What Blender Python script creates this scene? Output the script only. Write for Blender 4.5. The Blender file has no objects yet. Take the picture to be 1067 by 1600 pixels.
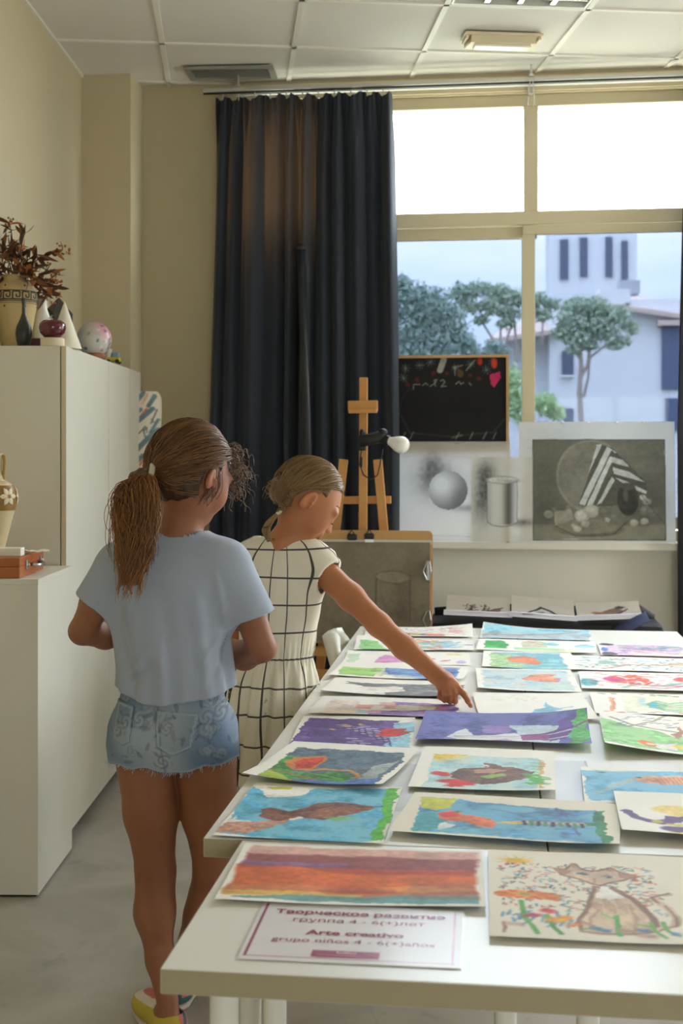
import bpy, bmesh, math, random
import numpy as np
from mathutils import Vector, Matrix

SC = bpy.context.scene
COL = SC.collection
random.seed(7)
RNG = np.random.default_rng(7)

# ------------------------------------------------------------------ camera
FPX, HORIZ, YAW, EYE = 1940.0, 705.0, 0.119, 1.41      # focal length (px of a 1067x1600 frame), horizon row, turn to the left, eye height
CY, SY = math.cos(YAW), math.sin(YAW)
cam_data = bpy.data.cameras.new('camera')
cam = bpy.data.objects.new('camera', cam_data)
COL.objects.link(cam)
cam.location = (0, 0, EYE)
cam.rotation_euler = (math.pi / 2, 0, YAW)
cam_data.sensor_fit = 'AUTO'
cam_data.sensor_width = 36
cam_data.lens = 36 * FPX / 1600
cam_data.shift_y = -(800 - HORIZ) / 1600
cam_data.clip_start = 0.05
cam_data.clip_end = 500
cam_data.dof.use_dof = True
cam_data.dof.focus_distance = 3.0
cam_data.dof.aperture_fstop = 6.0
SC.camera = cam

# ------------------------------------------------------------------ view / world
SC.view_settings.view_transform = 'Standard'
SC.view_settings.look = 'None'
SC.view_settings.gamma = 1
SC.view_settings.use_curve_mapping = False
SC.view_settings.exposure = 1.08
try:
    SC.cycles.max_bounces = 8
    SC.cycles.diffuse_bounces = 5
    SC.cycles.transparent_max_bounces = 12
    SC.cycles.caustics_reflective = False
    SC.cycles.caustics_refractive = False
    SC.cycles.sample_clamp_indirect = 4
    SC.cycles.use_denoising = True
except Exception:
    pass

W = bpy.data.worlds.new('sky'); SC.world = W
W.use_nodes = True
wn, wl = W.node_tree.nodes, W.node_tree.links
wn.clear()
wo = wn.new('ShaderNodeOutputWorld'); wb = wn.new('ShaderNodeBackground')
wt = wn.new('ShaderNodeTexCoord'); wm = wn.new('ShaderNodeMapping'); wz = wn.new('ShaderNodeTexNoise')
wr = wn.new('ShaderNodeValToRGB')
wm.inputs['Scale'].default_value = (1.0, 1.0, 3.2)
wz.inputs['Scale'].default_value = 2.6; wz.inputs['Detail'].default_value = 5; wz.inputs['Roughness'].default_value = .55
wr.color_ramp.elements[0].position = .40; wr.color_ramp.elements[0].color = (.76, .87, 1.0, 1)
wr.color_ramp.elements[1].position = .56; wr.color_ramp.elements[1].color = (1, 1, 1, 1)
wl.new(wt.outputs['Generated'], wm.inputs['Vector']); wl.new(wm.outputs['Vector'], wz.inputs['Vector'])
wl.new(wz.outputs['Fac'], wr.inputs['Fac']); 
# overcast-day brightening towards the zenith: (1 + 2 sin elevation)
wg = wn.new('ShaderNodeTexCoord'); ws = wn.new('ShaderNodeSeparateXYZ'); wc = wn.new('ShaderNodeClamp'); wk = wn.new('ShaderNodeMath'); wk.operation = 'MULTIPLY_ADD'
wk.inputs[1].default_value = 2.0; wk.inputs[2].default_value = 1.0
wv = wn.new('ShaderNodeVectorMath'); wv.operation = 'SCALE'
wl.new(wg.outputs['Generated'], ws.inputs[0]); wl.new(ws.outputs['Z'], wc.inputs[0]); wl.new(wc.outputs[0], wk.inputs[0])
wl.new(wr.outputs['Color'], wv.inputs[0]); wl.new(wk.outputs[0], wv.inputs['Scale']); wl.new(wv.outputs[0], wb.inputs['Color'])
wl.new(wb.outputs['Background'], wo.inputs['Surface'])
SKY = 6.5
wb.inputs['Strength'].default_value = SKY

# ------------------------------------------------------------------ frames of the place
# x runs along the window wall, y from the camera towards it, z up
def ray(u, v):
    cx, cz = (u - 533.5) / FPX, (HORIZ - v) / FPX
    return Vector((CY * cx - SY, SY * cx + CY, cz))
EYEV = Vector((0, 0, EYE))
def at_d(u, v, d):                      # point at camera distance d
    return EYEV + ray(u, v) * d
def at_z(u, v, z):                      # point on a level plane
    r = ray(u, v); return EYEV + r * ((z - EYE) / r.z)
def at_y(u, v, y):                      # point on a plane parallel to the window wall
    r = ray(u, v); return EYEV + r * (y / r.y)

# ------------------------------------------------------------------ materials
MATS = {}
def srgb(*c):
    c = [x / 255 for x in c]
    return tuple((x / 12.92 if x <= .04045 else ((x + .055) / 1.055) ** 2.4) for x in c)
def mat(name, col, rough=.6, metal=0.0, noise=None, bump=None, spec=.5, trans=None, sheen=0, attr=None, alpha=None, sss=0, coat=0):
    """principled material; noise=(scale, amount, colour2), bump=(scale, strength), attr = colour attribute name"""
    if name in MATS: return MATS[name]
    m = bpy.data.materials.new(name); m.use_nodes = True
    nt = m.node_tree; b = nt.nodes['Principled BSDF']
    b.inputs['Base Color'].default_value = (*col, 1)
    b.inputs['Roughness'].default_value = rough
    b.inputs['Metallic'].default_value = metal
    b.inputs['Specular IOR Level'].default_value = spec
    if sheen: b.inputs['Sheen Weight'].default_value = sheen
    if coat: b.inputs['Coat Weight'].default_value = coat
    if sss:
        b.inputs['Subsurface Weight'].default_value = sss
        b.inputs['Subsurface Radius'].default_value = (.012, .005, .003)
        b.inputs['Subsurface Scale'].default_value = 1.0
    tc = nt.nodes.new('ShaderNodeTexCoord')
    src = None
    if attr:
        a = nt.nodes.new('ShaderNodeAttribute'); a.attribute_name = attr
        src = a.outputs['Color']; nt.links.new(src, b.inputs['Base Color'])
    if noise:
        n = nt.nodes.new('ShaderNodeTexNoise'); n.inputs['Scale'].default_value = noise[0]; n.inputs['Detail'].default_value = 6
        r = nt.nodes.new('ShaderNodeMapRange'); r.inputs[1].default_value = .3; r.inputs[2].default_value = .7
        r.inputs[3].default_value = 0; r.inputs[4].default_value = noise[1]
        x = nt.nodes.new('ShaderNodeMix'); x.data_type = 'RGBA'
        x.inputs[6].default_value = (*col, 1); x.inputs[7].default_value = (*noise[2], 1)
        if src: nt.links.new(src, x.inputs[6])
        nt.links.new(tc.outputs['Object'], n.inputs['Vector']); nt.links.new(n.outputs['Fac'], r.inputs[0])
        nt.links.new(r.outputs[0], x.inputs[0]); nt.links.new(x.outputs[2], b.inputs['Base Color'])
    if bump:
        n = nt.nodes.new('ShaderNodeTexNoise'); n.inputs['Scale'].default_value = bump[0]; n.inputs['Detail'].default_value = 4
        bp = nt.nodes.new('ShaderNodeBump'); bp.inputs['Strength'].default_value = bump[1]; bp.inputs['Distance'].default_value = .01
        nt.links.new(tc.outputs['Object'], n.inputs['Vector']); nt.links.new(n.outputs['Fac'], bp.inputs['Height'])
        nt.links.new(bp.outputs['Normal'], b.inputs['Normal'])
    if trans:                               # light passing through thin cloth or paper
        t = nt.nodes.new('ShaderNodeBsdfTranslucent'); t.inputs['Color'].default_value = (*trans[1], 1)
        ms = nt.nodes.new('ShaderNodeMixShader'); ms.inputs[0].default_value = trans[0]
        o = nt.nodes['Material Output']
        nt.links.new(b.outputs[0], ms.inputs[1]); nt.links.new(t.outputs[0], ms.inputs[2]); nt.links.new(ms.outputs[0], o.inputs['Surface'])
        if src: pass
    MATS[name] = m
    return m
def glass(name, tint, refl=.08, rough=.02):
    if name in MATS: return MATS[name]
    m = bpy.data.materials.new(name); m.use_nodes = True; nt = m.node_tree; nt.nodes.clear()
    o = nt.nodes.new('ShaderNodeOutputMaterial'); t = nt.nodes.new('ShaderNodeBsdfTransparent'); g = nt.nodes.new('ShaderNodeBsdfGlossy')
    ms = nt.nodes.new('ShaderNodeMixShader'); ms.inputs[0].default_value = refl
    t.inputs['Color'].default_value = (*tint, 1); g.inputs['Roughness'].default_value = rough
    nt.links.new(t.outputs[0], ms.inputs[1]); nt.links.new(g.outputs[0], ms.inputs[2]); nt.links.new(ms.outputs[0], o.inputs['Surface'])
    MATS[name] = m
    return m

# ------------------------------------------------------------------ things, parts, meshes
def tag(o, label=None, cat=None, group=None, kind=None):
    if label: o['label'] = label
    if cat: o['category'] = cat
    if group: o['group'] = group
    if kind: o['kind'] = kind
    return o
def thing(name, label, cat, loc=(0, 0, 0), rz=0.0, group=None, kind=None):
    o = bpy.data.objects.new(name, None); COL.objects.link(o)
    o.location = loc; o.rotation_euler = (0, 0, rz)
    o.empty_display_size = .05
    return tag(o, label, cat, group, kind)
def link_mesh(name, me, m=None, parent=None, loc=None, smooth=False):
    o = bpy.data.objects.new(name, me); COL.objects.link(o)
    if m is not None:
        if me.materials: me.materials[0] = m
        else: me.materials.append(m)
    if parent is not None: o.parent = parent
    if loc is not None: o.location = loc
    if smooth:
        me.polygons.foreach_set('use_smooth', [True] * len(me.polygons))
    return o
class MB:
    """collects shapes into one mesh"""
    def __init__(s): s.v = []; s.f = []
    def add(s, vs, fs):
        o = len(s.v); s.v += [tuple(p) for p in vs]; s.f += [tuple(i + o for i in f) for f in fs]; return s
    def box(s, c, d, R=None, bev=0.0):
        hx, hy, hz = d[0] / 2, d[1] / 2, d[2] / 2
        if bev > 0:
            b = min(bev, hx * .9, hy * .9, hz * .9); bm = bmesh.new()
            bmesh.ops.create_cube(bm, size=1, matrix=Matrix.Diagonal((d[0], d[1], d[2], 1)))
            bmesh.ops.bevel(bm, geom=bm.edges[:], offset=b, segments=2, profile=.5, affect='EDGES')
            bm.verts.ensure_lookup_table(); bm.verts.index_update()
            vs = [v.co.copy() for v in bm.verts]; fs = [[v.index for v in f.verts] for f in bm.faces]; bm.free()
        else:
            vs = [Vector((x, y, z)) for z in (-hz, hz) for y in (-hy, hy) for x in (-hx, hx)]
            fs = [(0, 2, 3, 1), (4, 5, 7, 6), (0, 1, 5, 4), (2, 6, 7, 3), (0, 4, 6, 2), (1, 3, 7, 5)]
        if R is not None: vs = [R @ v for v in vs]
        c = Vector(c)
        return s.add([v + c for v in vs], fs)
    def span(s, a, b, bev=0.0):
        return s.box([(a[i] + b[i]) / 2 for i in range(3)], [abs(b[i] - a[i]) for i in range(3)], bev=bev)
    def tube(s, pts, r, n=10, cap=True, flat=1.0, up=None):
        pts = [Vector(p) for p in pts]; m = len(pts)
        rs = r if hasattr(r, '__len__') else [r] * m
        vs = []; fs = []; prev = None
        for i, p in enumerate(pts):
            t = (pts[min(i + 1, m - 1)] - pts[max(i - 1, 0)])
            t = t.normalized() if t.length > 1e-9 else Vector((0, 0, 1))
            if prev is None:
                a = Vector(up) if up is not None else (Vector((0, 0, 1)) if abs(t.z) < .9 else Vector((1, 0, 0)))
            else: a = prev
            a = (a - t * a.dot(t)); a = a.normalized() if a.length > 1e-6 else t.orthogonal().normalized()
            b = t.cross(a); prev = a
            for k in range(n):
                q = 2 * math.pi * k / n
                vs.append(p + (a * math.cos(q) + b * math.sin(q) * flat) * rs[i])
        for i in range(m - 1):
            for k in range(n):
                k2 = (k + 1) % n
                fs.append((i * n + k, i * n + k2, (i + 1) * n + k2, (i + 1) * n + k))
        if cap:
            fs.append(tuple(range(n))[::-1]); fs.append(tuple((m - 1) * n + k for k in range(n)))
        return s.add(vs, fs)
    def lathe(s, prof, n=24, c=(0, 0, 0), cap=True, axis=None):
        vs = []; fs = []; c = Vector(c)
        R = Vector((0, 0, 1)).rotation_difference(Vector(axis)).to_matrix() if axis is not None else None
        for (r, z) in prof:
            for k in range(n):
                q = 2 * math.pi * k / n
                p = Vector((r * math.cos(q), r * math.sin(q), z))
                vs.append((R @ p if R is not None else p) + c)
        for i in range(len(prof) - 1):
            for k in range(n):
                k2 = (k + 1) % n
                fs.append((i * n + k, i * n + k2, (i + 1) * n + k2, (i + 1) * n + k))
        if cap:
            fs.append(tuple(range(n))[::-1]); fs.append(tuple((len(prof) - 1) * n + k for k in range(n)))
        return s.add(vs, fs)
    def prism(s, poly, z0, z1):             # poly: ccw xy points
        n = len(poly)
        vs = [(x, y, z0) for x, y in poly] + [(x, y, z1) for x, y in poly]
        fs = [tuple(range(n))[::-1], tuple(range(n, 2 * n))] + [(i, (i + 1) % n, n + (i + 1) % n, n + i) for i in range(n)]
        return s.add(vs, fs)
    def sphere(s, c, r, n=16, m=10, R=None):
        r = r if hasattr(r, '__len__') else (r, r, r)
        vs = []; fs = []; c = Vector(c)
        for i in range(m + 1):
            t = math.pi * i / m
            for k in range(n):
                q = 2 * math.pi * k / n
                p = Vector((r[0] * math.sin(t) * math.cos(q), r[1] * math.sin(t) * math.sin(q), -r[2] * math.cos(t)))
                vs.append((R @ p if R is not None else p) + c)
        for i in range(m):
            for k in range(n):
                k2 = (k + 1) % n
                fs.append((i * n + k, i * n + k2, (i + 1) * n + k2, (i + 1) * n + k))
        return s.add(vs, fs)
    def build(s, name, m=None, parent=None, smooth=False, loc=None, world=False, angle=None):
        me = bpy.data.meshes.new(name)
        vs = s.v
        if world and parent is not None:    # shapes given in world coordinates
            inv = wmat(parent).inverted(); vs = [inv @ Vector(p) for p in vs]
        me.from_pydata([tuple(p) for p in vs], [], s.f); me.update()
        o = link_mesh(name, me, m, parent, loc, smooth or angle is not None)
        if angle is not None:
            try: me.set_sharp_from_angle(angle=math.radians(angle))
            except Exception: pass
        return o
def wmat(o):
    M = Matrix.LocRotScale(o.location, o.rotation_euler.to_quaternion(), o.scale)
    return (wmat(o.parent) @ M) if o.parent else M
def copy_tree(o, parent=None):
    c = o.copy(); COL.objects.link(c); c.parent = parent
    for ch in list(o.children): copy_tree(ch, c)
    return c
def rotz(a): return Matrix.Rotation(a, 3, 'Z')
# ================================================================== the room
CEIL = 3.257
WALL_Y = 6.14                                   # inner face of the window wall
LA = 0.102                                      # the left wall leans towards the camera's side of the room
def leftx(y): return -2.02 + (5.93 - y) * LA
RIGHT_X, REAR_Y = 3.3, -2.3
M_wall = mat('wall_paint', srgb(205, 193, 163), .85, noise=(1.2, .25, srgb(197, 184, 153)), bump=(60, .08))
M_ceil = mat('ceiling_tile', srgb(224, 221, 216), .9, noise=(40, .2, srgb(226, 222, 212)), bump=(160, .15))
M_bar = mat('ceiling_bar', srgb(236, 232, 224), .5)
M_white = mat('white_laminate', srgb(224, 221, 209), .42, noise=(3, .12, srgb(215, 212, 198)))
M_alu = mat('cream_aluminium', srgb(226, 214, 182), .45)
M_track = mat('curtain_rail', srgb(206, 204, 198), .35, .6)
M_steel = mat('steel', srgb(190, 190, 190), .3, 1.0)
M_black = mat('black_plastic', srgb(22, 22, 24), .5)

def floor_material():
    m = bpy.data.materials.new('microcement'); m.use_nodes = True; nt = m.node_tree; b = nt.nodes['Principled BSDF']
    tc = nt.nodes.new('ShaderNodeTexCoord')
    n1 = nt.nodes.new('ShaderNodeTexNoise'); n1.inputs['Scale'].default_value = 2.2; n1.inputs['Detail'].default_value = 8; n1.inputs['Distortion'].default_value = 1.2
    r1 = nt.nodes.new('ShaderNodeValToRGB')
    r1.color_ramp.elements[0].position = .3; r1.color_ramp.elements[0].color = (*srgb(158, 152, 141), 1)
    r1.color_ramp.elements[1].position = .68; r1.color_ramp.elements[1].color = (*srgb(188, 183, 174), 1)
    n2 = nt.nodes.new('ShaderNodeTexNoise'); n2.inputs['Scale'].default_value = 7; n2.inputs['Detail'].default_value = 3; n2.inputs['Distortion'].default_value = 1.2
    r2 = nt.nodes.new('ShaderNodeValToRGB')     # dark scuffs
    r2.color_ramp.elements[0].position = .66; r2.color_ramp.elements[0].color = (0, 0, 0, 1)
    r2.color_ramp.elements[1].position = .78; r2.color_ramp.elements[1].color = (.45, .45, .45, 1)
    n3 = nt.nodes.new('ShaderNodeTexVoronoi'); n3.feature = 'DISTANCE_TO_EDGE'; n3.inputs['Scale'].default_value = .55
    mp = nt.nodes.new('ShaderNodeVectorMath'); mp.operation = 'ADD'
    n4 = nt.nodes.new('ShaderNodeTexNoise'); n4.inputs['Scale'].default_value = 1.5; n4.inputs['Detail'].default_value = 4
    r3 = nt.nodes.new('ShaderNodeValToRGB')     # hairline marks
    r3.color_ramp.elements[0].position = 0; r3.color_ramp.elements[0].color = (.22, .22, .22, 1)
    r3.color_ramp.elements[1].position = .006; r3.color_ramp.elements[1].color = (0, 0, 0, 1)
    ad = nt.nodes.new('ShaderNodeMix'); ad.data_type = 'RGBA'; ad.blend_type = 'ADD'; ad.inputs[0].default_value = 1
    mx = nt.nodes.new('ShaderNodeMix'); mx.data_type = 'RGBA'; mx.inputs[7].default_value = (*srgb(120, 114, 106), 1)
    L = nt.links.new
    L(tc.outputs['Object'], n1.inputs['Vector']); L(n1.outputs['Fac'], r1.inputs[0])
    L(tc.outputs['Object'], n2.inputs['Vector']); L(n2.outputs['Fac'], r2.inputs[0])
    L(tc.outputs['Object'], n4.inputs['Vector']); L(tc.outputs['Object'], mp.inputs[0]); L(n4.outputs['Color'], mp.inputs[1])
    L(mp.outputs[0], n3.inputs['Vector']); L(n3.outputs['Distance'], r3.inputs[0])
    L(r2.outputs[0], ad.inputs[6]); L(r3.outputs[0], ad.inputs[7]); L(ad.outputs[2], mx.inputs[0]); L(r1.outputs[0], mx.inputs[6])
    L(mx.outputs[2], b.inputs['Base Color']); b.inputs['Roughness'].default_value = .42
    return m
M_floor = floor_material()

T = .22
x0r, x0w = leftx(REAR_Y), leftx(WALL_Y)
ROOM = [(x0r, REAR_Y), (RIGHT_X, REAR_Y), (RIGHT_X, WALL_Y), (x0w, WALL_Y)]        # ccw outline
tag(MB().prism([(x0r - T, REAR_Y - T), (RIGHT_X + T, REAR_Y - T), (RIGHT_X + T, WALL_Y + T), (x0w - T, WALL_Y + T)], -.2, 0).build('floor', M_floor),
    'pale grey concrete floor with faint scuffs', 'floor', kind='structure')
tag(MB().prism([(x0r - T, REAR_Y - T), (x0r, REAR_Y - T), (x0w, WALL_Y + T), (x0w - T, WALL_Y + T)], 0, CEIL + .1).build('wall_left', M_wall),
    'cream painted wall behind the white cabinets', 'wall', kind='structure')

# window wall: an opening from one end of the glazing to the other
WX0, WX1, WZ0, WZ1 = -1.21, 3.10, .975, 3.165
BAY = 1.62                                     # second mullion; the unseen bay beyond it is added for light, its sash left open
wallm = MB()
wallm.span((x0w, WALL_Y, 0), (WX0, WALL_Y + T, CEIL + .1)).span((WX1, WALL_Y, 0), (RIGHT_X, WALL_Y + T, CEIL + .1))
wallm.span((WX0, WALL_Y, WZ1), (WX1, WALL_Y + T, CEIL + .1))
tag(wallm.build('wall_window', M_wall), 'cream wall around the big window', 'wall', kind='structure')
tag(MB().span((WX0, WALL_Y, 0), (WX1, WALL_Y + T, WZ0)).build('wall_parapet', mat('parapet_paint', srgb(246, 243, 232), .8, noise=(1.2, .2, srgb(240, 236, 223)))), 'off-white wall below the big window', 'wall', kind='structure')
tag(MB().span((-2.06, 5.93, 0), (-1.752, WALL_Y + .01, CEIL + .02)).build('trim_1', M_wall), 'cream pilaster standing in the corner beside the curtain', 'pilaster', kind='structure')

# the part of the room behind and beside the camera: walls with windows added for fill light
def pierced(name, lab, along, p0, p1, plane, thick, holes):
    m = MB()
    xs = sorted([p0, p1] + [h for a in holes for h in a[:2]])
    def put(a, b, z0, z1):
        if along == 'y': m.span((plane, a, z0), (plane + thick, b, z1))
        else: m.span((a, plane, z0), (b, plane + thick, z1))
    for i in range(len(xs) - 1):
        h = [q for q in holes if abs(q[0] - xs[i]) < 1e-6]
        if h: put(xs[i], xs[i + 1], 0, h[0][2]); put(xs[i], xs[i + 1], h[0][3], CEIL + .1)
        else: put(xs[i], xs[i + 1], 0, CEIL + .1)
    return tag(m.build(name, M_wall), lab, 'wall', kind='structure')
RW = [(3.6, 4.6, .9, 2.2)]
BW = [(.7, 2.2, 1.0, 2.1)]
pierced('wall_right', 'cream wall outside the picture on the right, with an added window', 'y', REAR_Y, WALL_Y + T, RIGHT_X, T, RW)
pierced('wall_rear', 'cream wall behind the camera', 'x', x0r, RIGHT_X + T, REAR_Y - T, T, BW)
G_clear = glass('clear_glass', (.93, .95, .94))
G_upper = glass('clear_upper_glass', (.95, .96, .95), .02)
G_tint = glass('blue_tinted_glass', (.215, .234, .264), .008)
def fill_window(name, along, a, b, z0, z1, plane, lab):
    t = thing(name, lab, 'window', kind='structure')
    def bx(p, q, r, s, th=.06):
        m = MB()
        if along == 'y': m.span((plane, p, r), (plane + th, q, s))
        else: m.span((p, plane - th, r), (q, plane, s))
        return m
    for (p, q, r, s) in ((a, b, z0, z0 + .06), (a, b, z1 - .06, z1), (a, a + .06, z0 + .06, z1 - .06), (b - .06, b, z0 + .06, z1 - .06), ((a + b) / 2 - .03, (a + b) / 2 + .03, z0 + .06, z1 - .06)):
        bx(p, q, r, s).build('window_frame', M_alu, t)
    for (p, q) in ((a + .06, (a + b) / 2 - .03), ((a + b) / 2 + .03, b - .06)):
        bx(p, q, z0 + .06, z1 - .06, .008).build('pane', G_clear, t)
for i, h in enumerate(RW): fill_window('window_%d' % (i + 2), 'y', *h, RIGHT_X + .05, 'window added in the unseen right wall to let in more daylight')
for h in BW: fill_window('window_4', 'x', *h, REAR_Y - .05, 'window added in the wall behind the camera for fill daylight')
# portals: they give no light of their own, they only help sampling the sky through the openings
def portal(loc, rot, sx, sy):
    l = bpy.data.lights.new('window_portal', 'AREA'); l.shape = 'RECTANGLE'; l.size = sx; l.size_y = sy
    l.cycles.is_portal = True
    o = bpy.data.objects.new('window_portal', l); COL.objects.link(o); o.location = loc; o.rotation_euler = rot
portal(((WX0 + WX1) / 2, WALL_Y + .2, (WZ0 + WZ1) / 2), (-math.pi / 2, 0, 0), WX1 - WX0, WZ1 - WZ0)
for h in RW: portal((RIGHT_X + .2, (h[0] + h[1]) / 2, (h[2] + h[3]) / 2), (0, math.pi / 2, 0), h[3] - h[2], h[1] - h[0])
for h in BW: portal(((h[0] + h[1]) / 2, REAR_Y - .2, (h[2] + h[3]) / 2), (math.pi / 2, 0, 0), h[1] - h[0], h[3] - h[2])

# ------------------------------------------------------------------ the big window
win = thing('window_1', 'big cream aluminium window with four panes looking out on pine trees', 'window', kind='structure')
FY = WALL_Y + .03                               # room-side face of the frame
def wbar(x0, x1, z0, z1, y0=FY, th=.07, bev=.004, name='window_frame', m=None):
    return MB().span((x0, y0, z0), (x1, y0 + th, z1), bev=bev).build(name, m or M_alu, win)
MX = .200                                       # mullion between the panes in view
wbar(WX0, WX1, 3.105, WZ1)                      # head
wbar(WX0, WX1, WZ0, WZ0 + .05)                  # foot
wbar(WX0, WX0 + .06, WZ0 + .05, 3.105); wbar(WX1 - .06, WX1, WZ0 + .05, 3.105)
wbar(WX0 + .06, WX1 - .06, 2.525, 2.592)        # transom
wbar(MX - .036, MX + .036, 2.592, 3.105)        # upper mullion
wbar(BAY - .036, BAY + .036, WZ0 + .05, 2.525); wbar(BAY - .036, BAY + .036, 2.592, 3.105)
MB().span((BAY + .036, FY + .02, 2.592), (WX1 - .06, FY + .028, 3.105)).build('pane', G_upper, win)
wbar(WX0 + .06, MX + .03, 2.462, 2.522, FY + .035, .03, name='sash_rail')      # rear sash, set back
wbar(MX - .04, BAY - .04, 2.475, 2.522, FY - .004, .03, name='sash_rail')      # front sash
wbar(MX - .045, MX + .02, 1.03, 2.475, FY - .005, .032, name='sash_stile')
wbar(MX - .04, BAY - .04, 1.03, 1.09, FY - .004, .03, name='sash_rail')
wbar(WX0 + .06, MX + .03, 1.03, 1.09, FY + .035, .03, name='sash_rail')
MB().span((WX0 + .06, FY + .02, 2.592), (MX - .036, FY + .028, 3.105)).build('pane', G_upper, win)
MB().span((MX + .036, FY + .02, 2.592), (BAY - .036, FY + .028, 3.105)).build('pane', G_upper, win)
MB().span((-.62, FY + .046, 1.09), (MX - .03, FY + .054, 2.462)).build('pane', G_tint, win)
MB().span((MX + .02, FY + .007, 1.09), (BAY - .04, FY + .015, 2.475)).build('pane', G_tint, win)
# closed dark shutter behind the curtain
MB().span((WX0 + .06, FY + .04, 1.09), (-.62, FY + .06, 2.462)).build('shutter', mat('shutter_dark', srgb(30, 30, 32), .6), win)
# sill and the cream band above the window
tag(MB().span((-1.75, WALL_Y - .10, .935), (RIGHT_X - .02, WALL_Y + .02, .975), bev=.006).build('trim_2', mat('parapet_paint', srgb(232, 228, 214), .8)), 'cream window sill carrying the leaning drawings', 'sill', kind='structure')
tag(MB().span((WX0 - .1, WALL_Y - .012, 3.17), (WX1 + .2, WALL_Y + .002, 3.245), bev=.003).build('trim_3', mat('cream_band', srgb(226, 212, 178), .6)), 'cream band above the window under the ceiling', 'trim', kind='structure')

# ------------------------------------------------------------------ ceiling: its grid is turned against the window wall
GA = YAW + .0907
GX, GY, TS = .8997, 5.0843, .6
ceil_o = tag(MB().prism([(x0r - T, REAR_Y - T), (RIGHT_X + T, REAR_Y - T), (RIGHT_X + T, WALL_Y + T), (x0w - T, WALL_Y + T)], CEIL + .06, CEIL + .16).build('ceiling', M_ceil),
             'suspended ceiling of square white tiles in a metal grid', 'ceiling', kind='structure')
gc, gs = math.cos(GA), math.sin(GA)
def g2w(a, b): return (gc * a - gs * b, gs * a + gc * b)
def clip_poly(p, clip=None):
    clip = clip or ROOM
    for i in range(len(clip)):
        ax, ay = clip[i]; bx, by = clip[(i + 1) % len(clip)]; out = []
        ins = lambda q: (bx - ax) * (q[1] - ay) - (by - ay) * (q[0] - ax) >= 0
        for k in range(len(p)):
            c, d = p[k], p[(k + 1) % len(p)]
            ci, di = ins(c), ins(d)
            if ci: out.append(c)
            if ci != di:
                n = (bx - ax) * (c[1] - ay) - (by - ay) * (c[0] - ax); m = (bx - ax) * (d[1] - ay) - (by - ay) * (d[0] - ax)
                t = n / (n - m); out.append((c[0] + (d[0] - c[0]) * t, c[1] + (d[1] - c[1]) * t))
        p = out
        if len(p) < 3: return []
    return p
LIGHT_TILES = {(0, -1), (0, -5), (-3, -5)}
G = .006
for i in range(-7, 6):
    for j in range(-13, 4):
        a, b = GX + TS * i, GY + TS * j
        if (i, j) in LIGHT_TILES: continue
        p = clip_poly([g2w(a + G, b + G), g2w(a + TS - G, b + G), g2w(a + TS - G, b + TS - G), g2w(a + G, b + TS - G)])
        if len(p) < 3: continue
        MB().prism(p, CEIL + .008, CEIL + .022).build('ceiling_tile', M_ceil, ceil_o)
def bar(a0, b0, a1, b1):
    p = clip_poly([g2w(a0, b0), g2w(a1, b0), g2w(a1, b1), g2w(a0, b1)])
    if len(p) >= 3: MB().prism(p, CEIL, CEIL + .012).build('grid_bar', M_bar, ceil_o)
for i in range(-7, 7): bar(GX + TS * i - .012, GY - 8.4, GX + TS * i + .012, GY + 3)
for j in range(-13, 5): bar(GX - 4.5, GY + TS * j - .0095, GX + 4.5, GY + TS * j + .0095)
tag(MB().prism(clip_poly([(leftx(REAR_Y), REAR_Y), (leftx(REAR_Y) + .03, REAR_Y), (leftx(WALL_Y) + .03, WALL_Y), (leftx(WALL_Y), WALL_Y)]), CEIL - .004, CEIL + .02).build('trim_4', M_bar),
    'pale angle strip where the left wall meets the ceiling', 'trim', kind='structure')

# recessed louvre lights
M_tube = mat('lamp_tube', srgb(245, 245, 240), .3)
M_louv = mat('louvre_aluminium', srgb(216, 216, 208), .18, 1.0)
M_lbox = mat('lamp_tray', srgb(240, 240, 234), .35)
def louvre(i, j, lab):
    a, b = GX + TS * (i + .5), GY + TS * (j + .5); x, y = g2w(a, b)
    t = thing('ceiling_light', lab, 'ceiling light', (x, y, CEIL), GA, 'recessed ceiling lights')
    h = TS / 2 - .016
    m = MB().span((-h, -h, .075), (h, h, .085))
    for s in (-1, 1): m.span((s * h, -h, 0), (s * (h - .008), h, .075)).span((-h + .008, s * h, 0), (h - .008, s * (h - .008), .075))
    m.build('tray', M_lbox, t)
    for k in range(1, 4): MB().span((-h + .008 + k * (2 * h - .016) / 4 - .011, -h + .01, .004), (-h + .008 + k * (2 * h - .016) / 4 + .011, h - .01, .05)).build('lengthwise_louvre', M_louv, t)
    for k in range(1, 8): MB().span((-h + .01, -h + k * 2 * h / 8 - .002, .006), (h - .01, -h + k * 2 * h / 8 + .002, .045)).build('cross_louvre', M_louv, t)
    for k in range(4):
        xx = -h + .008 + (k + .5) * (2 * h - .016) / 4
        MB().tube([(xx, -h + .03, .058), (xx, h - .03, .058)], .011, 10).build('fluorescent_tube', M_tube, t)
louvre(0, -1, 'recessed louvre ceiling light above the window end of the table')

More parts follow.
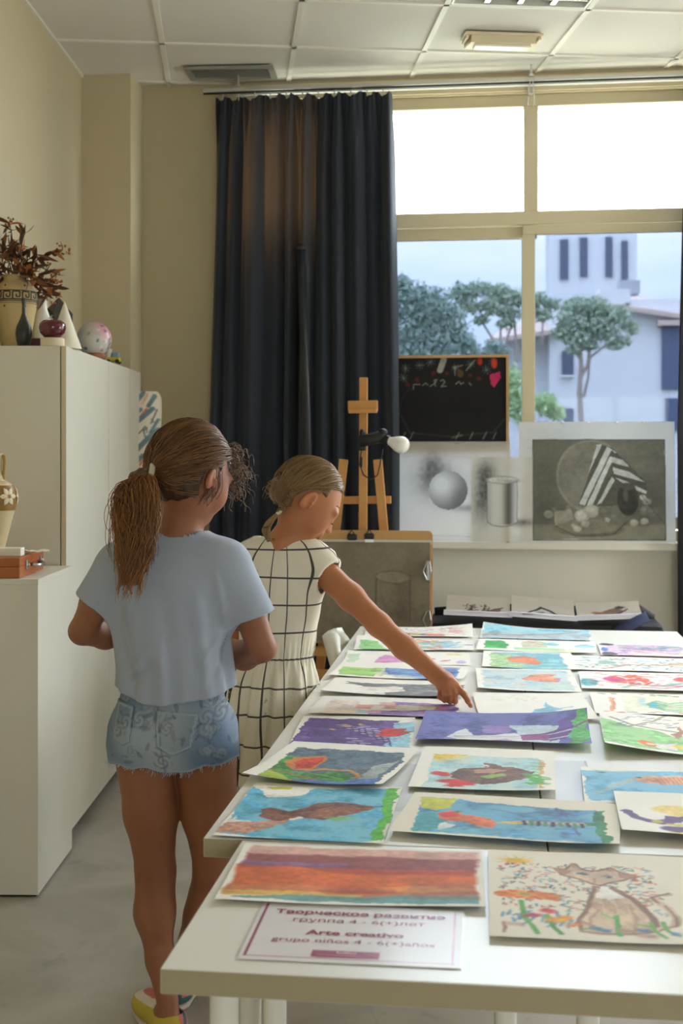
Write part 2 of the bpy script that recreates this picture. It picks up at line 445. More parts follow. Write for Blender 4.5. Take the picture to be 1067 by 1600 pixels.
# emergency light on the ceiling and the grille near the curtain
def emergency(u0, u1, v0, v1, name, lab, cat, m1, m2, proud, group=None):
    c = at_z((u0 + u1) / 2, (v0 + v1) / 2, CEIL); w = (u1 - u0) * (at_z(u0, (v0 + v1) / 2, CEIL) - at_z(u1, (v0 + v1) / 2, CEIL)).length / (u1 - u0)
    t = thing(name, lab, cat, (c.x, c.y, CEIL), GA if proud > .02 else YAW * .4)
    return t, w
t, w = emergency(722, 845, 48, 66, 'emergency_light', 'small cream emergency light fixed to the ceiling near the window', 'light', None, None, .05)
mcream = mat('cream_plastic', srgb(226, 214, 184), .4)
MB().span((-w / 2, -.065, -.012), (w / 2, .065, -.001), bev=.003).build('base_plate', mcream, t)
MB().prism([(-w / 2 + .03, -.05), (w / 2 - .03, -.05), (w / 2 - .015, .045), (-w / 2 + .015, .045)], -.045, -.012).build('housing', mcream, t)
MB().box((0, -.005, -.05), (w * .72, .06, .012), bev=.004).build('diffuser', mat('diffuser', srgb(250, 244, 226), .25), t)
for s in (-1, 1): MB().box((s * (w / 2 - .012), 0, -.02), (.014, .10, .014), bev=.003).build('end_clip', mcream, t)
c0 = at_z(361, 112, CEIL)
t = thing('ceiling_grille', 'grey air grille set in the ceiling above the curtain', 'grille', (c0.x, c0.y, CEIL), YAW * .5)
wg = (at_z(291, 112, CEIL) - at_z(430, 112, CEIL)).length; mg = mat('grille_grey', srgb(150, 148, 138), .5)
for (p, q) in (((-wg / 2, -.10, -.014), (wg / 2, -.075, -.001)), ((-wg / 2, .075, -.014), (wg / 2, .10, -.001)), ((-wg / 2, -.075, -.014), (-wg / 2 + .03, .075, -.001)), ((wg / 2 - .03, -.075, -.014), (wg / 2, .075, -.001))):
    MB().span(p, q, bev=.002).build('grille_frame', mg, t)
MB().span((-wg / 2 + .03, -.075, -.003), (wg / 2 - .03, .075, -.001)).build('backing', mat('grille_back', srgb(92, 94, 90), .7), t)
for k in range(7):
    MB().box((0, -.064 + k * .0213, -.008), (wg - .062, .012, .002), Matrix.Rotation(.5, 3, 'X')).build('slat', mat('grille_slat', srgb(168, 168, 160), .5), t)
# ================================================================== tables
M_table = mat('table_top_white', srgb(244, 243, 236), .33, noise=(5, .1, srgb(238, 236, 228)), spec=.85)
M_tedge = mat('table_edge', srgb(166, 155, 127), .5)
M_leg = mat('white_leg', srgb(232, 232, 224), .22)
M_foot = mat('black_foot', srgb(24, 24, 24), .5)
TZ = .73
def table(x0, x1, y0, y1, lab, insets=(.07, .07)):
    t = thing('table', lab, 'table', ((x0 + x1) / 2, (y0 + y1) / 2, 0), 0, 'white tables pushed together')
    w, d = x1 - x0, y1 - y0
    top = MB().box((0, 0, TZ - .017), (w, d, .034), bev=.0015).build('table_top', M_table, t)
    e = .0008
    MB().span((-w / 2 + .001, -d / 2 - e, TZ - .0328), (w / 2 - .001, -d / 2 + .0005, TZ - .0012)).build('edge_band', M_tedge, top)
    MB().span((-w / 2 - e, -d / 2 + .001, TZ - .0328), (-w / 2 + .0005, d / 2 - .001, TZ - .0012)).build('edge_band', M_tedge, top)
    for sx in (-1, 1):
        for sy in (-1, 1):
            x, y = sx * (w / 2 - insets[0]), sy * (d / 2 - insets[1])
            lg = MB().lathe([(.02, .03), (.02, TZ - .04)], 20, (x, y, 0)).lathe([(.045, TZ - .041), (.045, TZ - .035)], 20, (x, y, 0)).build('leg', M_leg, t, angle=40)
            MB().lathe([(.018, 0), (.021, .004), (.021, .03), (.019, .034)], 20, (x, y, 0)).build('foot', M_foot, lg, angle=40)
    return t
g = .003
table(-.43, .785, 1.593, 2.138 - g, 'white table standing crosswise at the near end of the row')
table(-.50, .10 - g, 2.14, 3.472, 'white table in front of the two girls, long side towards them')
table(-.50, .10 - g, 3.474, 4.80, 'white table at the far left by the easel and white chair')
table(.10, .70, 2.14, 3.472, 'white table on the right behind the crosswise table')
table(.10, .70, 3.474, 4.80, 'white table at the far right by the black case')

# ================================================================== cabinets along the left wall
CA = math.atan(.1045)
def cab_frame(x, y, name, lab, cat): return thing(name, lab, cat, (x, y, 0), CA)
M_gap = mat('dark_gap', srgb(40, 36, 30), .8)
M_cabedge = mat('cabinet_edge', srgb(214, 200, 172), .5)
# tall cabinet: local x across (wall at -x), local y along the wall; doors face the room (+x)
TCX, TCY = -1.488, 4.245
tc_ = cab_frame(TCX, TCY, 'tall_cabinet', 'tall white cabinet with flat doors carrying the vases and still-life props', 'cabinet')
TL, TD, TH = 1.49, .372, 1.783
MB().span((-TD, 0, .07), (-.022, TL, TH), bev=.001).build('body', M_white, tc_)
MB().span((-TD + .01, .01, 0), (-.05, TL - .01, .07)).build('plinth', M_gap, tc_)
for k, (a, b) in enumerate(((.0, .742), (.746, 1.21), (1.214, TL))):
    d = MB().span((-.018, a + .001, .045), (0, b - .001, TH - .001), bev=.001).build('door', M_white, tc_)
    MB().span((-.0175, a + .0003, .046), (-.0005, a + .0012, TH - .002)).build('edge_band', M_cabedge, d)
lc_ = cab_frame(-1.417, 3.78, 'low_cabinet', 'lower white cabinet in front of the tall one carrying the paint box', 'cabinet')
LH = 1.006; LL = .462
MB().span((-.45, 0, .008), (-.0, LL, LH - .018), bev=.001).build('body', M_white, lc_)
MB().span((-.45, -.002, LH - .018), (.0015, LL + .001, LH), bev=.0015).build('top_board', M_white, lc_)
MB().span((-.44, .012, 0), (-.01, LL - .01, .008)).build('plinth', M_gap, lc_)
# ================================================================== painted and drawn sheets
def vnoise(h, w, cells, seed):
    r = np.random.default_rng(seed); gx = max(2, int(cells)); gy = max(2, int(cells * h / w) + 1)
    g = r.random((gy + 2, gx + 2))
    y = np.linspace(0, gy, h)[:, None]; x = np.linspace(0, gx, w)[None, :]
    yi = np.minimum(y.astype(int), gy); xi = np.minimum(x.astype(int), gx)
    fy = y - yi; fx = x - xi; fy = fy * fy * (3 - 2 * fy); fx = fx * fx * (3 - 2 * fx)
    return (g[yi, xi] * (1 - fx) + g[yi, xi + 1] * fx) * (1 - fy) + (g[yi + 1, xi] * (1 - fx) + g[yi + 1, xi + 1] * fx) * fy
CROPS = {3: (480, 970, 3.557), 4: (730, 970, 3.166), 5: (370, 1070, 3.442), 6: (630, 1070, 2.442), 7: (310, 1210, 2.884), 8: (600, 1200, 2.285), 1: (230, 1300, 1.94), 2: (740, 1310, 3.263), 0: (0, 0, 1.0)}
class Art:
    """a sheet w x h metres as a grid of paint colours; positions on it may be given as they are seen in the photograph (crop no.)"""
    def __init__(s, w, h, cell, bg=(243, 240, 231), seed=1, to_local=None, crop=0):
        s.w, s.h = w, h; s.nx, s.ny = int(w / cell) + 1, int(h / cell) + 1
        s.X, s.Y = np.meshgrid(np.linspace(0, w, s.nx), np.linspace(0, h, s.ny)); s.seed = seed; s.loc = to_local; s.k = CROPS[crop]
        s.n1 = vnoise(s.ny, s.nx, 9, seed) - .5; s.n2 = vnoise(s.ny, s.nx, 9, seed + 1) - .5
        s.f1 = vnoise(s.ny, s.nx, 34, seed + 2) - .5; s.f2 = vnoise(s.ny, s.nx, 34, seed + 3) - .5
        s.fine = vnoise(s.ny, s.nx, 80, seed + 4) - .5
        s.c = np.ones((s.ny, s.nx, 3)) * np.array(bg) / 255 * (1 + .02 * s.n1[..., None])
        s.r = np.random.default_rng(seed + 9)
        s.wob = .006
    def p(s, x, y):                          # photograph -> sheet, metres
        q = s.loc(s.k[0] + x / s.k[2], s.k[1] + y / s.k[2]); return q
    def P(s, pts): return [s.p(*q) for q in pts]
    def wx(s, a): return s.X + s.n1 * a * 2.5 + s.f1 * a, s.Y + s.n2 * a * 2.5 + s.f2 * a
    def put(s, m, col, a=1.0, var=.12, tint=None):
        col = np.array(col) / 255
        t = np.clip(1 + var * (s.n2 * 1.2 + s.f1 * 1.0 + s.fine * .8), .5, 1.5)[..., None]
        c = np.clip(col * t, 0, 1)
        if tint is not None:
            k = np.clip(.5 + s.n1 * 2.2 + s.f2, 0, 1)[..., None]; c = c * (1 - k) + np.array(tint) / 255 * k
        m = (np.clip(m, 0, 1) * a)[..., None]
        s.c = s.c * (1 - m) + c * m; return s
    def soft(s, d, e=.0025): return np.clip(.5 - d / (2 * e), 0, 1)
    def rect(s, x0, y0, x1, y1, col, a=1., e=.004, **k):
        X, Y = s.wx(s.wob); d = np.maximum(np.maximum(x0 - X, X - x1), np.maximum(y0 - Y, Y - y1)); return s.put(s.soft(d, e), col, a, **k)
    def inner(s, m, col, a=1., **k):         # all but a margin
        return s.rect(m, m, s.w - m, s.h - m, col, a, **k)
    def poly(s, pts, col, a=1., local=False, wob=None, **k):
        q = pts if local else s.P(pts); X, Y = s.wx(s.wob if wob is None else wob)
        ins = np.zeros(X.shape, bool); n = len(q)
        for i in range(n):
            x1, y1 = q[i]; x2, y2 = q[(i + 1) % n]
            c = ((y1 > Y) != (y2 > Y)) & (X < (x2 - x1) * (Y - y1) / ((y2 - y1) or 1e-9) + x1)
            ins ^= c
        return s.put(ins.astype(float), col, a, **k)
    def ell(s, cx, cy, rx, ry, col, a=1., rot=0, local=False, e=.003, wob=None, **k):
        """centre as seen; rx, ry in metres on the sheet"""
        x, y = (cx, cy) if local else s.p(cx, cy); X, Y = s.wx(s.wob if wob is None else wob)
        dx, dy = X - x, Y - y; c, n = math.cos(rot), math.sin(rot); dx, dy = dx * c + dy * n, -dx * n + dy * c
        d = (np.sqrt((dx / rx) ** 2 + (dy / ry) ** 2) - 1) * min(rx, ry); return s.put(s.soft(d, e), col, a, **k)
    def line(s, pts, wd, col, a=1., local=False, wob=None, e=.0015, taper=0, **k):
        q = pts if local else s.P(pts); X, Y = s.wx((s.wob * .4) if wob is None else wob); D = np.full(X.shape, 9.)
        n = len(q) - 1
        for i in range(n):
            (x1, y1), (x2, y2) = q[i], q[i + 1]; dx, dy = x2 - x1, y2 - y1; L = dx * dx + dy * dy + 1e-12
            t = np.clip(((X - x1) * dx + (Y - y1) * dy) / L, 0, 1)
            r = wd * (1 - taper * (i + t) / n) / 2
            D = np.minimum(D, np.hypot(X - x1 - t * dx, Y - y1 - t * dy) - r)
        return s.put(s.soft(D, e), col, a, **k)
    def dabs(s, n, box, cols, ln=.012, wd=.004, ang=None, a=.9, poly=None):
        x0, y0, x1, y1 = box
        for i in range(n):
            x, y = s.r.uniform(x0, x1), s.r.uniform(y0, y1); t = s.r.uniform(0, 3.14) if ang is None else ang + s.r.normal(0, .25)
            l = ln * s.r.uniform(.5, 1.3) / 2; c = cols[s.r.integers(len(cols))]
            px, py = l * math.cos(t), l * math.sin(t)
            i0, i1 = np.searchsorted(s.X[0], [x - ln - wd, x + ln + wd]); j0, j1 = np.searchsorted(s.Y[:, 0], [y - ln - wd, y + ln + wd])
            X, Y = s.X[j0:j1, i0:i1], s.Y[j0:j1, i0:i1]
            if X.size == 0: continue
            tt = np.clip(((X - x) * px + (Y - y) * py) / (l * l + 1e-12), -1, 1)
            d = np.hypot(X - x - tt * px, Y - y - tt * py) - wd / 2
            m = (np.clip(.5 - d / .003, 0, 1) * a)[..., None]
            s.c[j0:j1, i0:i1] = s.c[j0:j1, i0:i1] * (1 - m) + np.array(c) / 255 * m
        return s
    def streak(s, col, a, sy=20, sx=3, lo=.55, seed=0, box=None):     # dry brush along x
        n = vnoise(s.ny, s.nx, sx, s.seed + 50 + seed); 
        r = np.random.default_rng(s.seed + 60 + seed); prof = np.interp(np.arange(s.ny), np.linspace(0, s.ny, sy), r.random(sy))[:, None]
        m = np.clip((n * .5 + prof * .6 - lo) * 6, 0, 1)
        if box is not None:
            X, Y = s.wx(s.wob); d = np.maximum(np.maximum(box[0] - X, X - box[2]), np.maximum(box[1] - Y, Y - box[3])); m = m * s.soft(d, .004)
        return s.put(m, col, a)
    def colors(s):
        c = np.clip(s.c * .97 + .03 * np.array([.97, .96, .93]), 0, 1); return np.where(c <= .04045, c / 12.92, ((c + .055) / 1.055) ** 2.4)  # slight whitening puts the window's glare veil into the colours

def attr_mat(name, rough=.75, spec=.3, trans=0):
    if name in MATS: return MATS[name]
    m = bpy.data.materials.new(name); m.use_nodes = True; nt = m.node_tree; b = nt.nodes['Principled BSDF']
    a = nt.nodes.new('ShaderNodeAttribute'); a.attribute_name = 'paint'
    nt.links.new(a.outputs['Color'], b.inputs['Base Color']); b.inputs['Roughness'].default_value = rough; b.inputs['Specular IOR Level'].default_value = spec
    n = nt.nodes.new('ShaderNodeTexNoise'); n.inputs['Scale'].default_value = 350; bp = nt.nodes.new('ShaderNodeBump'); bp.inputs['Strength'].default_value = .12; bp.inputs['Distance'].default_value = .002
    tc = nt.nodes.new('ShaderNodeTexCoord'); nt.links.new(tc.outputs['Object'], n.inputs['Vector']); nt.links.new(n.outputs['Fac'], bp.inputs['Height']); nt.links.new(bp.outputs['Normal'], b.inputs['Normal'])
    if trans:
        t = nt.nodes.new('ShaderNodeBsdfTranslucent'); ms = nt.nodes.new('ShaderNodeMixShader'); ms.inputs[0].default_value = trans
        nt.links.new(a.outputs['Color'], t.inputs['Color']); o_ = nt.nodes['Material Output']
        nt.links.new(b.outputs[0], ms.inputs[1]); nt.links.new(t.outputs[0], ms.inputs[2]); nt.links.new(ms.outputs[0], o_.inputs['Surface'])
    MATS[name] = m
    return m
M_paint = attr_mat('painted_paper', .6, .3)
M_draw = attr_mat('drawn_sheet', .6, .3, .45)
def grid_mesh(name, P, colors):
    """P (ny, nx, 3) points, colours (ny, nx, 3)"""
    ny, nx = P.shape[:2]; me = bpy.data.meshes.new(name)
    i = np.arange(ny * nx).reshape(ny, nx)
    q = np.stack([i[1:, :-1], i[1:, 1:], i[:-1, 1:], i[:-1, :-1]], -1).reshape(-1, 4)
    me.vertices.add(ny * nx); me.vertices.foreach_set('co', P.reshape(-1).astype(np.float32))
    me.loops.add(q.size); me.loops.foreach_set('vertex_index', q.reshape(-1).astype(np.int32))
    me.polygons.add(len(q)); me.polygons.foreach_set('loop_start', (np.arange(len(q)) * 4).astype(np.int32))
    me.polygons.foreach_set('use_smooth', np.ones(len(q), bool))
    me.update(calc_edges=True)
    if colors is not None:
        at = me.color_attributes.new('paint', 'FLOAT_COLOR', 'POINT')
        c = np.ones((ny * nx, 4), np.float32); c[:, :3] = colors.reshape(-1, 3); at.data.foreach_set('color', c.reshape(-1))
    return me

PZ = TZ + .0015
def sheet_on_table(name, label, cx, cy, w, h, ang, draw, crop, cell=.0026, lift=.004, level=0, bg=(250, 247, 239), seed=1, curl=(0, 0, 0, 0), cat='painting', group='children\'s paintings on the tables', mat_=None):
    """sheet lying flat; curl lifts the corners far-left, far-right, near-right, near-left (metres)"""
    a = math.radians(ang); ca, sa = math.cos(a), math.sin(a); z = PZ + level * .0016
    def to_local(u, v):
        q = at_z(u, v, z + .004); dx, dy = q.x - cx, q.y - cy
        return (dx * ca + dy * sa + w / 2, h / 2 - (-dx * sa + dy * ca))
    A = Art(w, h, cell, bg, seed, to_local, crop)
    draw(A)
    x, y = A.X - w / 2, h / 2 - A.Y
    u, v = A.X / w, A.Y / h
    wave = (vnoise(A.ny, A.nx, 2, seed + 77) * .6 + vnoise(A.ny, A.nx, 4, seed + 78) * .4)
    e = np.maximum(np.abs(u - .5), np.abs(v - .5)) * 2
    Z = lift * wave * (.35 + .65 * e ** 2)
    fl, fr, nr, nl = curl
    for k, (uu, vv) in zip(curl, ((0, 0), (1, 0), (1, 1), (0, 1))):
        if k: Z = Z + k * np.clip(1 - np.hypot((u - uu) * 1.0, (v - vv) * 1.0) / .75, 0, 1) ** 2
    P = np.stack([x, y, Z], -1)
    me = grid_mesh(name, P, A.colors())
    o = link_mesh(name, me, mat_ or M_paint)
    o.location = (cx, cy, z); o.rotation_euler = (0, 0, a)
    return tag(o, label, cat, group)

W_ = (246, 243, 235)
# ---- near table
def d_sunset(A):
    w, h = A.w, A.h; m = .012; x1 = w - .012
    A.wob = .004
    A.rect(m, .012, x1, .07, (222, 176, 166)); A.rect(m, .05, x1, .115, (160, 92, 92)); A.rect(m * .9, .085, w * .45, .118, (152, 112, 160), .9)
    A.rect(m * .7, .108, x1, .215, (222, 112, 62)); A.rect(m * .5, .2, x1, .245, (214, 130, 84)); A.rect(m * .6, .225, w * .55, .25, (226, 190, 104), .9)
    A.streak((180, 72, 62), .7, 16, 4, .62, 1, (m, .11, x1, .225)); A.streak((238, 156, 84), .7, 18, 4, .62, 2, (m, .108, x1, .24)); A.streak((132, 74, 84), .5, 14, 4, .6, 3, (m, .055, x1, .115))
    A.streak((236, 206, 196), .6, 10, 4, .6, 4, (m, .012, x1, .06))
    A.poly([(0.02, h - .018), (w * .4, h - .035), (x1, h - .05), (x1, h - .008), (.02, h - .012)], (112, 164, 168), .92, local=True)
    A.rect(w * .72, .17, x1, h - .03, (150, 120, 110), .35)
def d_cat(A):
    F = lambda pts, *a, **k: A.poly(pts, *a, **k)
    A.ell(215, 105, .021, .014, (240, 192, 40), wob=.004)
    for k in range(12):
        t = k * math.pi / 6; x, y = A.p(215, 105); A.line([(x + .02 * math.cos(t), y + .014 * math.sin(t)), (x + .033 * math.cos(t), y + .026 * math.sin(t))], .0035, (240, 196, 60), local=True, a=.8)
    cc = [(208, 78, 66), (96, 150, 120), (92, 142, 184), (214, 150, 90), (120, 100, 90), (84, 120, 90), (200, 110, 120), (60, 70, 90)]
    x0, y0 = A.p(130, 100); x1, y1 = A.p(1000, 400); A.dabs(430, (x0, y0 + .015, x1, y1), cc, .008, .0028); A.dabs(60, (x0, y1, x1 * .75, y1 + .05), [(110, 160, 190), (90, 140, 180)], .016, .004, 1.9)
    br = (178, 142, 118); dk = (132, 96, 78)
    body = [(605, 235), (700, 262), (800, 290), (880, 350), (930, 425), (945, 465), (830, 480), (690, 480), (560, 468), (540, 412), (580, 340), (600, 290)]
    F(body, (218, 194, 168)); A.line(body + body[:1], .006, dk, .75)
    F([(640, 232), (740, 265), (770, 290), (700, 305), (630, 290), (615, 250)], (246, 242, 236))
    A.line([(700, 245), (820, 300), (900, 380), (945, 455)], .012, dk, .75); A.line([(608, 250), (590, 330), (545, 415), (620, 440)], .008, dk, .5)
    for k in range(9): A.line([(600 + k * 22, 300 + (k % 3) * 14), (612 + k * 22, 350 + (k % 3) * 12)], .005, br, .6)
    A.line([(800, 330), (830, 400), (825, 470)], .006, br, .7); A.line([(640, 360), (600, 400), (610, 460)], .005, br, .7)
    head = [(415, 145), (470, 150), (520, 125), (555, 150), (600, 158), (660, 148), (700, 142), (740, 162), (838, 188), (760, 205), (690, 215), (640, 232), (600, 222), (540, 200), (470, 185)]
    F(head, (214, 188, 166)); A.line(head + head[:1], .005, dk, .9)
    F([(415, 145), (470, 150), (520, 160), (480, 185)], (176, 140, 118)); F([(740, 162), (838, 188), (760, 203), (730, 190)], (176, 140, 118)); F([(500, 135), (522, 122), (545, 150)], br); F([(655, 150), (700, 140), (725, 162)], br)
    for (x, y) in ((560, 174), (674, 185)): A.ell(x, y, .009, .005, (238, 240, 238)); A.ell(x, y, .0055, .0045, (110, 140, 165)); A.ell(x, y, .0025, .003, (40, 44, 54)); A.line([(x - 28, y + 2), (x, y - 9), (x + 28, y + 3)], .002, dk)
    A.line([(612, 195), (616, 210), (606, 222)], .003, br); A.line([(600, 224), (640, 232), (665, 228)], .0035, dk)
    A.line([(955, 455), (1030, 440), (1035, 400), (985, 345), (915, 300), (925, 283), (985, 275)], .014, (220, 196, 176)); A.line([(940, 320), (905, 292), (985, 268)], .005, dk, .8); A.line([(960, 460), (1040, 440), (1030, 395), (975, 335)], .005, dk, .7)
    A.line([(238, 310), (262, 390), (330, 478)], .008, (104, 176, 84)); A.line([(365, 385), (410, 440), (452, 478)], .008, (96, 166, 84))
    for k in range(26):
        t = k * math.pi / 13; x, y = A.p(275, 278); r = .034 if abs(math.cos(t)) > .5 else .018
        A.line([(x, y), (x + .045 * math.cos(t), y + .016 * math.sin(t))], .008, [(232, 124, 50), (240, 160, 60), (222, 90, 40)][k % 3], local=True, a=.9)
    A.line([(330, 275), (420, 305)], .010, (232, 120, 60), .9); A.ell(255, 278, .012, .008, (214, 180, 70)); A.ell(258, 278, .006, .004, (150, 140, 70))
    A.ell(380, 368, .013, .008, (214, 60, 70)); A.ell(300, 384, .009, .005, (214, 60, 80)); A.ell(440, 405, .022, .011, (238, 150, 50), rot=-.2); A.ell(430, 410, .009, .006, (246, 200, 70)); A.ell(525, 437, .012, .005, (232, 130, 70))
    A.line([(655, 380), (720, 402), (745, 395)], .005, (110, 180, 90)); A.line([(735, 390), (752, 485)], .008, (96, 166, 84)); A.line([(560, 455), (640, 460), (700, 470)], .005, (90, 160, 90))
    A.line([(900, 425), (930, 470), (985, 500)], .007, (110, 180, 90)); A.line([(840, 430), (900, 445)], .005, (110, 180, 90)); A.line([(965, 420), (1000, 470), (1060, 495)], .008, (100, 170, 90))
    for (x, y) in ((860, 460), (650, 460), (700, 470), (1055, 490)): A.ell(x, y, .008, .006, (90, 130, 170))
    A.line([(150, 420), (155, 470)], .006, (170, 130, 120)); A.rect(*A.p(150, 415), A.p(250, 415)[0], A.p(250, 440)[1], (196, 160, 150), .6)
    A.line([(560, 468), (640, 478), (700, 480)], .006, br, .6); A.ell(790, 470, .008, .006, br); A.ell(890, 487, .014, .006, (196, 166, 150))
def d_sign(A):
    A.wob = 0
    c = (150, 42, 84)
    A.rect(.006, .004, .0095, A.h - .012, c, e=.001); A.rect(.006, A.h - .0145, A.w - .008, A.h - .0125, (190, 120, 150), e=.001)
    A.rect(A.w - .0125, .01, A.w - .0095, A.h - .012, (232, 170, 205), .8, e=.001)
# ---- left column, near to far
BL = (92, 178, 214)
def d_bird(A):
    A.poly([(240, 45), (470, 60), (860, 60), (830, 290), (700, 312), (470, 300), (180, 275), (80, 262), (210, 90)], BL, var=.2, tint=(128, 200, 226))
    A.poly([(240, 45), (300, 95), (470, 88), (520, 60), (420, 50)], W_); A.poly([(300, 45), (430, 52), (400, 66), (320, 60)], (206, 206, 70))
    A.poly([(120, 205), (260, 215), (420, 190), (350, 230), (200, 265), (60, 262)], (196, 148, 128), var=.25)
    A.poly([(110, 212), (160, 180), (170, 205), (260, 214)], W_)
    A.poly([(275, 148), (330, 140), (420, 155), (520, 125), (620, 118), (720, 124), (790, 136), (790, 150), (680, 176), (560, 200), (470, 190), (420, 196), (330, 205), (290, 185)], (140, 92, 76), var=.35)
    A.line([(300, 150), (420, 165), (520, 150), (620, 130)], .006, (96, 60, 52), .7); A.line([(430, 165), (470, 180), (560, 195)], .006, (92, 58, 50), .6); A.line([(760, 140), (820, 140), (890, 120)], .005, (90, 66, 60))
    A.poly([(400, 200), (450, 180), (470, 188), (420, 202)], (240, 238, 232)); A.ell(640, 192, .03, .012, (140, 190, 110), .7)
    A.poly([(850, 55), (910, 55), (880, 140), (825, 296), (780, 294), (820, 180)], (92, 186, 60), var=.2)
def d_dragon(A):
    A.poly([(330, 330), (900, 362), (860, 440), (735, 558), (330, 535), (110, 500), (210, 420)], (96, 116, 134), var=.25)
    A.poly([(700, 440), (860, 400), (880, 380), (735, 520), (640, 512), (700, 470)], (168, 180, 176), .9, var=.2)
    A.poly([(250, 520), (420, 505), (770, 512), (735, 558), (330, 540)], (92, 126, 196), var=.25)
    A.poly([(110, 500), (160, 465), (300, 510), (220, 525)], (168, 190, 70))
    A.poly([(190, 440), (250, 385), (330, 375), (280, 420), (300, 465), (400, 470), (560, 460), (640, 490), (560, 530), (420, 505), (280, 505), (160, 465)], (70, 142, 66), var=.4)
    A.poly([(255, 420), (300, 385), (460, 372), (474, 392), (430, 440), (380, 462), (300, 455)], (206, 128, 70)); A.poly([(310, 430), (340, 395), (440, 382), (455, 392), (420, 430), (350, 450), (310, 448)], (206, 66, 50), var=.2)
    A.line([(380, 455), (480, 447), (600, 455), (650, 475), (655, 497), (620, 500)], .010, (208, 148, 66)); A.line([(170, 460), (300, 480), (420, 505)], .007, (170, 96, 60)); A.line([(390, 470), (470, 480), (560, 505)], .006, (120, 190, 70), .7)
def d_night(A):
    A.poly([(390, 172), (880, 190), (840, 340), (340, 322), (255, 332), (340, 240)], (104, 78, 146), var=.3)
    A.poly([(400, 172), (700, 185), (560, 320), (380, 320)], (84, 60, 122), .55)
    for k in range(26): A.line([(560 + (k * 37) % 260, 215 + (k * 13) % 110), (610 + (k * 37) % 260, 218 + (k * 13) % 110)], .006, (216, 224, 232), .8)
    A.poly([(840, 200), (960, 195), (920, 345), (790, 340), (820, 280)], (150, 204, 226), .9, var=.2)
    for k in range(22): A.line([(620 + (k * 41) % 210, 225 + (k * 17) % 95), (626 + (k * 41) % 210, 240 + (k * 17) % 95)], .004, (60, 60, 84), .8)
    A.poly([(735, 262), (800, 232), (900, 228), (940, 252), (870, 272), (780, 270)], (208, 52, 50), var=.25); A.ell(920, 246, .009, .006, (90, 110, 60))
    for (x, y) in ((525, 233), (570, 208), (680, 205), (600, 215)): A.ell(x, y, .010, .006, (226, 190, 80))
    A.dabs(40, (.03, .05, .14, .28), [(70, 52, 108)], .012, .004)
def d_castle(A):
    A.poly([(130, 432), (300, 440), (290, 515), (60, 512)], (240, 222, 208), .8)
    A.poly([(470, 445), (835, 460), (815, 535), (330, 522), (340, 490), (720, 490), (720, 470), (480, 460)], (150, 122, 190), var=.3, tint=(186, 160, 206))
    for (x, y, c) in ((315, 470, (238, 166, 156)), (305, 500, (170, 214, 226)), (470, 470, (240, 176, 170)), (440, 455, (236, 190, 196)), (735, 480, (228, 140, 170)), (360, 500, (226, 176, 206))): A.rect(A.p(x, y)[0] - .02, A.p(x, y)[1] - .022, A.p(x, y)[0] + .02, A.p(x, y)[1] + .022, c, .85)
    A.poly([(500, 460), (720, 470), (715, 490), (500, 487)], (244, 240, 228)); A.line([(200, 462), (250, 465)], .004, (170, 190, 220)); A.line([(350, 460), (430, 462), (460, 480)], .008, (236, 180, 176))
    A.poly([(655, 495), (835, 480), (815, 535), (655, 530)], (134, 96, 176), .8, var=.3)
def d_ghost(A):
    A.poly([(200, 330), (420, 345), (870, 350), (850, 425), (420, 415), (430, 395), (540, 385), (530, 362), (330, 360)], (142, 144, 146), var=.25, tint=(120, 122, 126))
    A.poly([(330, 362), (480, 358), (545, 365), (520, 385), (360, 386), (220, 370)], (240, 236, 228)); A.line([(220, 340), (330, 350), (480, 345)], .012, (128, 128, 130), .7); A.line([(380, 400), (500, 412), (640, 415)], .006, (120, 116, 112), .6)
def d_field(A):
    A.poly([(200, 252), (430, 258), (360, 305), (170, 302)], (150, 204, 110), var=.2, tint=(176, 218, 130))
    A.poly([(430, 256), (560, 262), (850, 264), (832, 332), (640, 325), (560, 312), (400, 290)], (110, 134, 206), var=.3, tint=(130, 176, 222))
    A.poly([(400, 290), (560, 300), (660, 318), (500, 312)], (206, 216, 210), .8); A.poly([(360, 285), (420, 262), (440, 290), (400, 305)], (214, 214, 180), .8); A.rect(A.w * .8, .03, A.w * .93, A.h - .03, (84, 104, 176), .6)
def d_pink(A):
    A.poly([(370, 228), (425, 182), (540, 200), (535, 225)], (222, 156, 208), var=.12)
    A.poly([(230, 180), (310, 178), (260, 235), (225, 240)], (196, 224, 190), .7); A.ell(815, 182, .03, .022, (240, 222, 150), .8); A.ell(862, 225, .014, .03, (196, 176, 226), .8); A.ell(770, 215, .014, .012, (216, 120, 140), .8); A.ell(700, 205, .008, .008, (200, 130, 150)); A.line([(740, 220), (790, 212)], .005, (190, 120, 130))
def d_dash(A):
    A.poly([(290, 110), (400, 115), (450, 160), (300, 162)], (134, 206, 130), var=.2, tint=(170, 222, 150))
    x0, y0 = A.p(640, 115); A.dabs(70, (x0, .03, A.w - .05, A.h - .03), [(150, 206, 226), (120, 186, 220), (186, 222, 232)], .04, .012, 2.6, .7)
    A.dabs(30, (x0 - .08, .02, x0 + .06, A.h - .03), [(232, 140, 110), (240, 200, 110), (150, 206, 130)], .05, .01, .7, .8); A.ell(895, 130, .016, .012, (110, 130, 200), .8)
def d_far(A):
    for (x, y, c, r) in ((570, 68, (110, 90, 120), .02), (605, 70, (206, 190, 90), .024), (660, 72, (120, 100, 140), .018), (715, 75, (236, 130, 110), .03), (820, 60, (236, 176, 180), .02), (540, 70, (90, 70, 80), .016)): A.ell(x, y, r * 1.3, r * 1.2, c, .85)
    A.dabs(90, (.12, .02, A.w - .03, A.h * .7), [(226, 160, 170), (200, 180, 200), (160, 150, 170), (240, 200, 180)], .02, .006, None, .6)
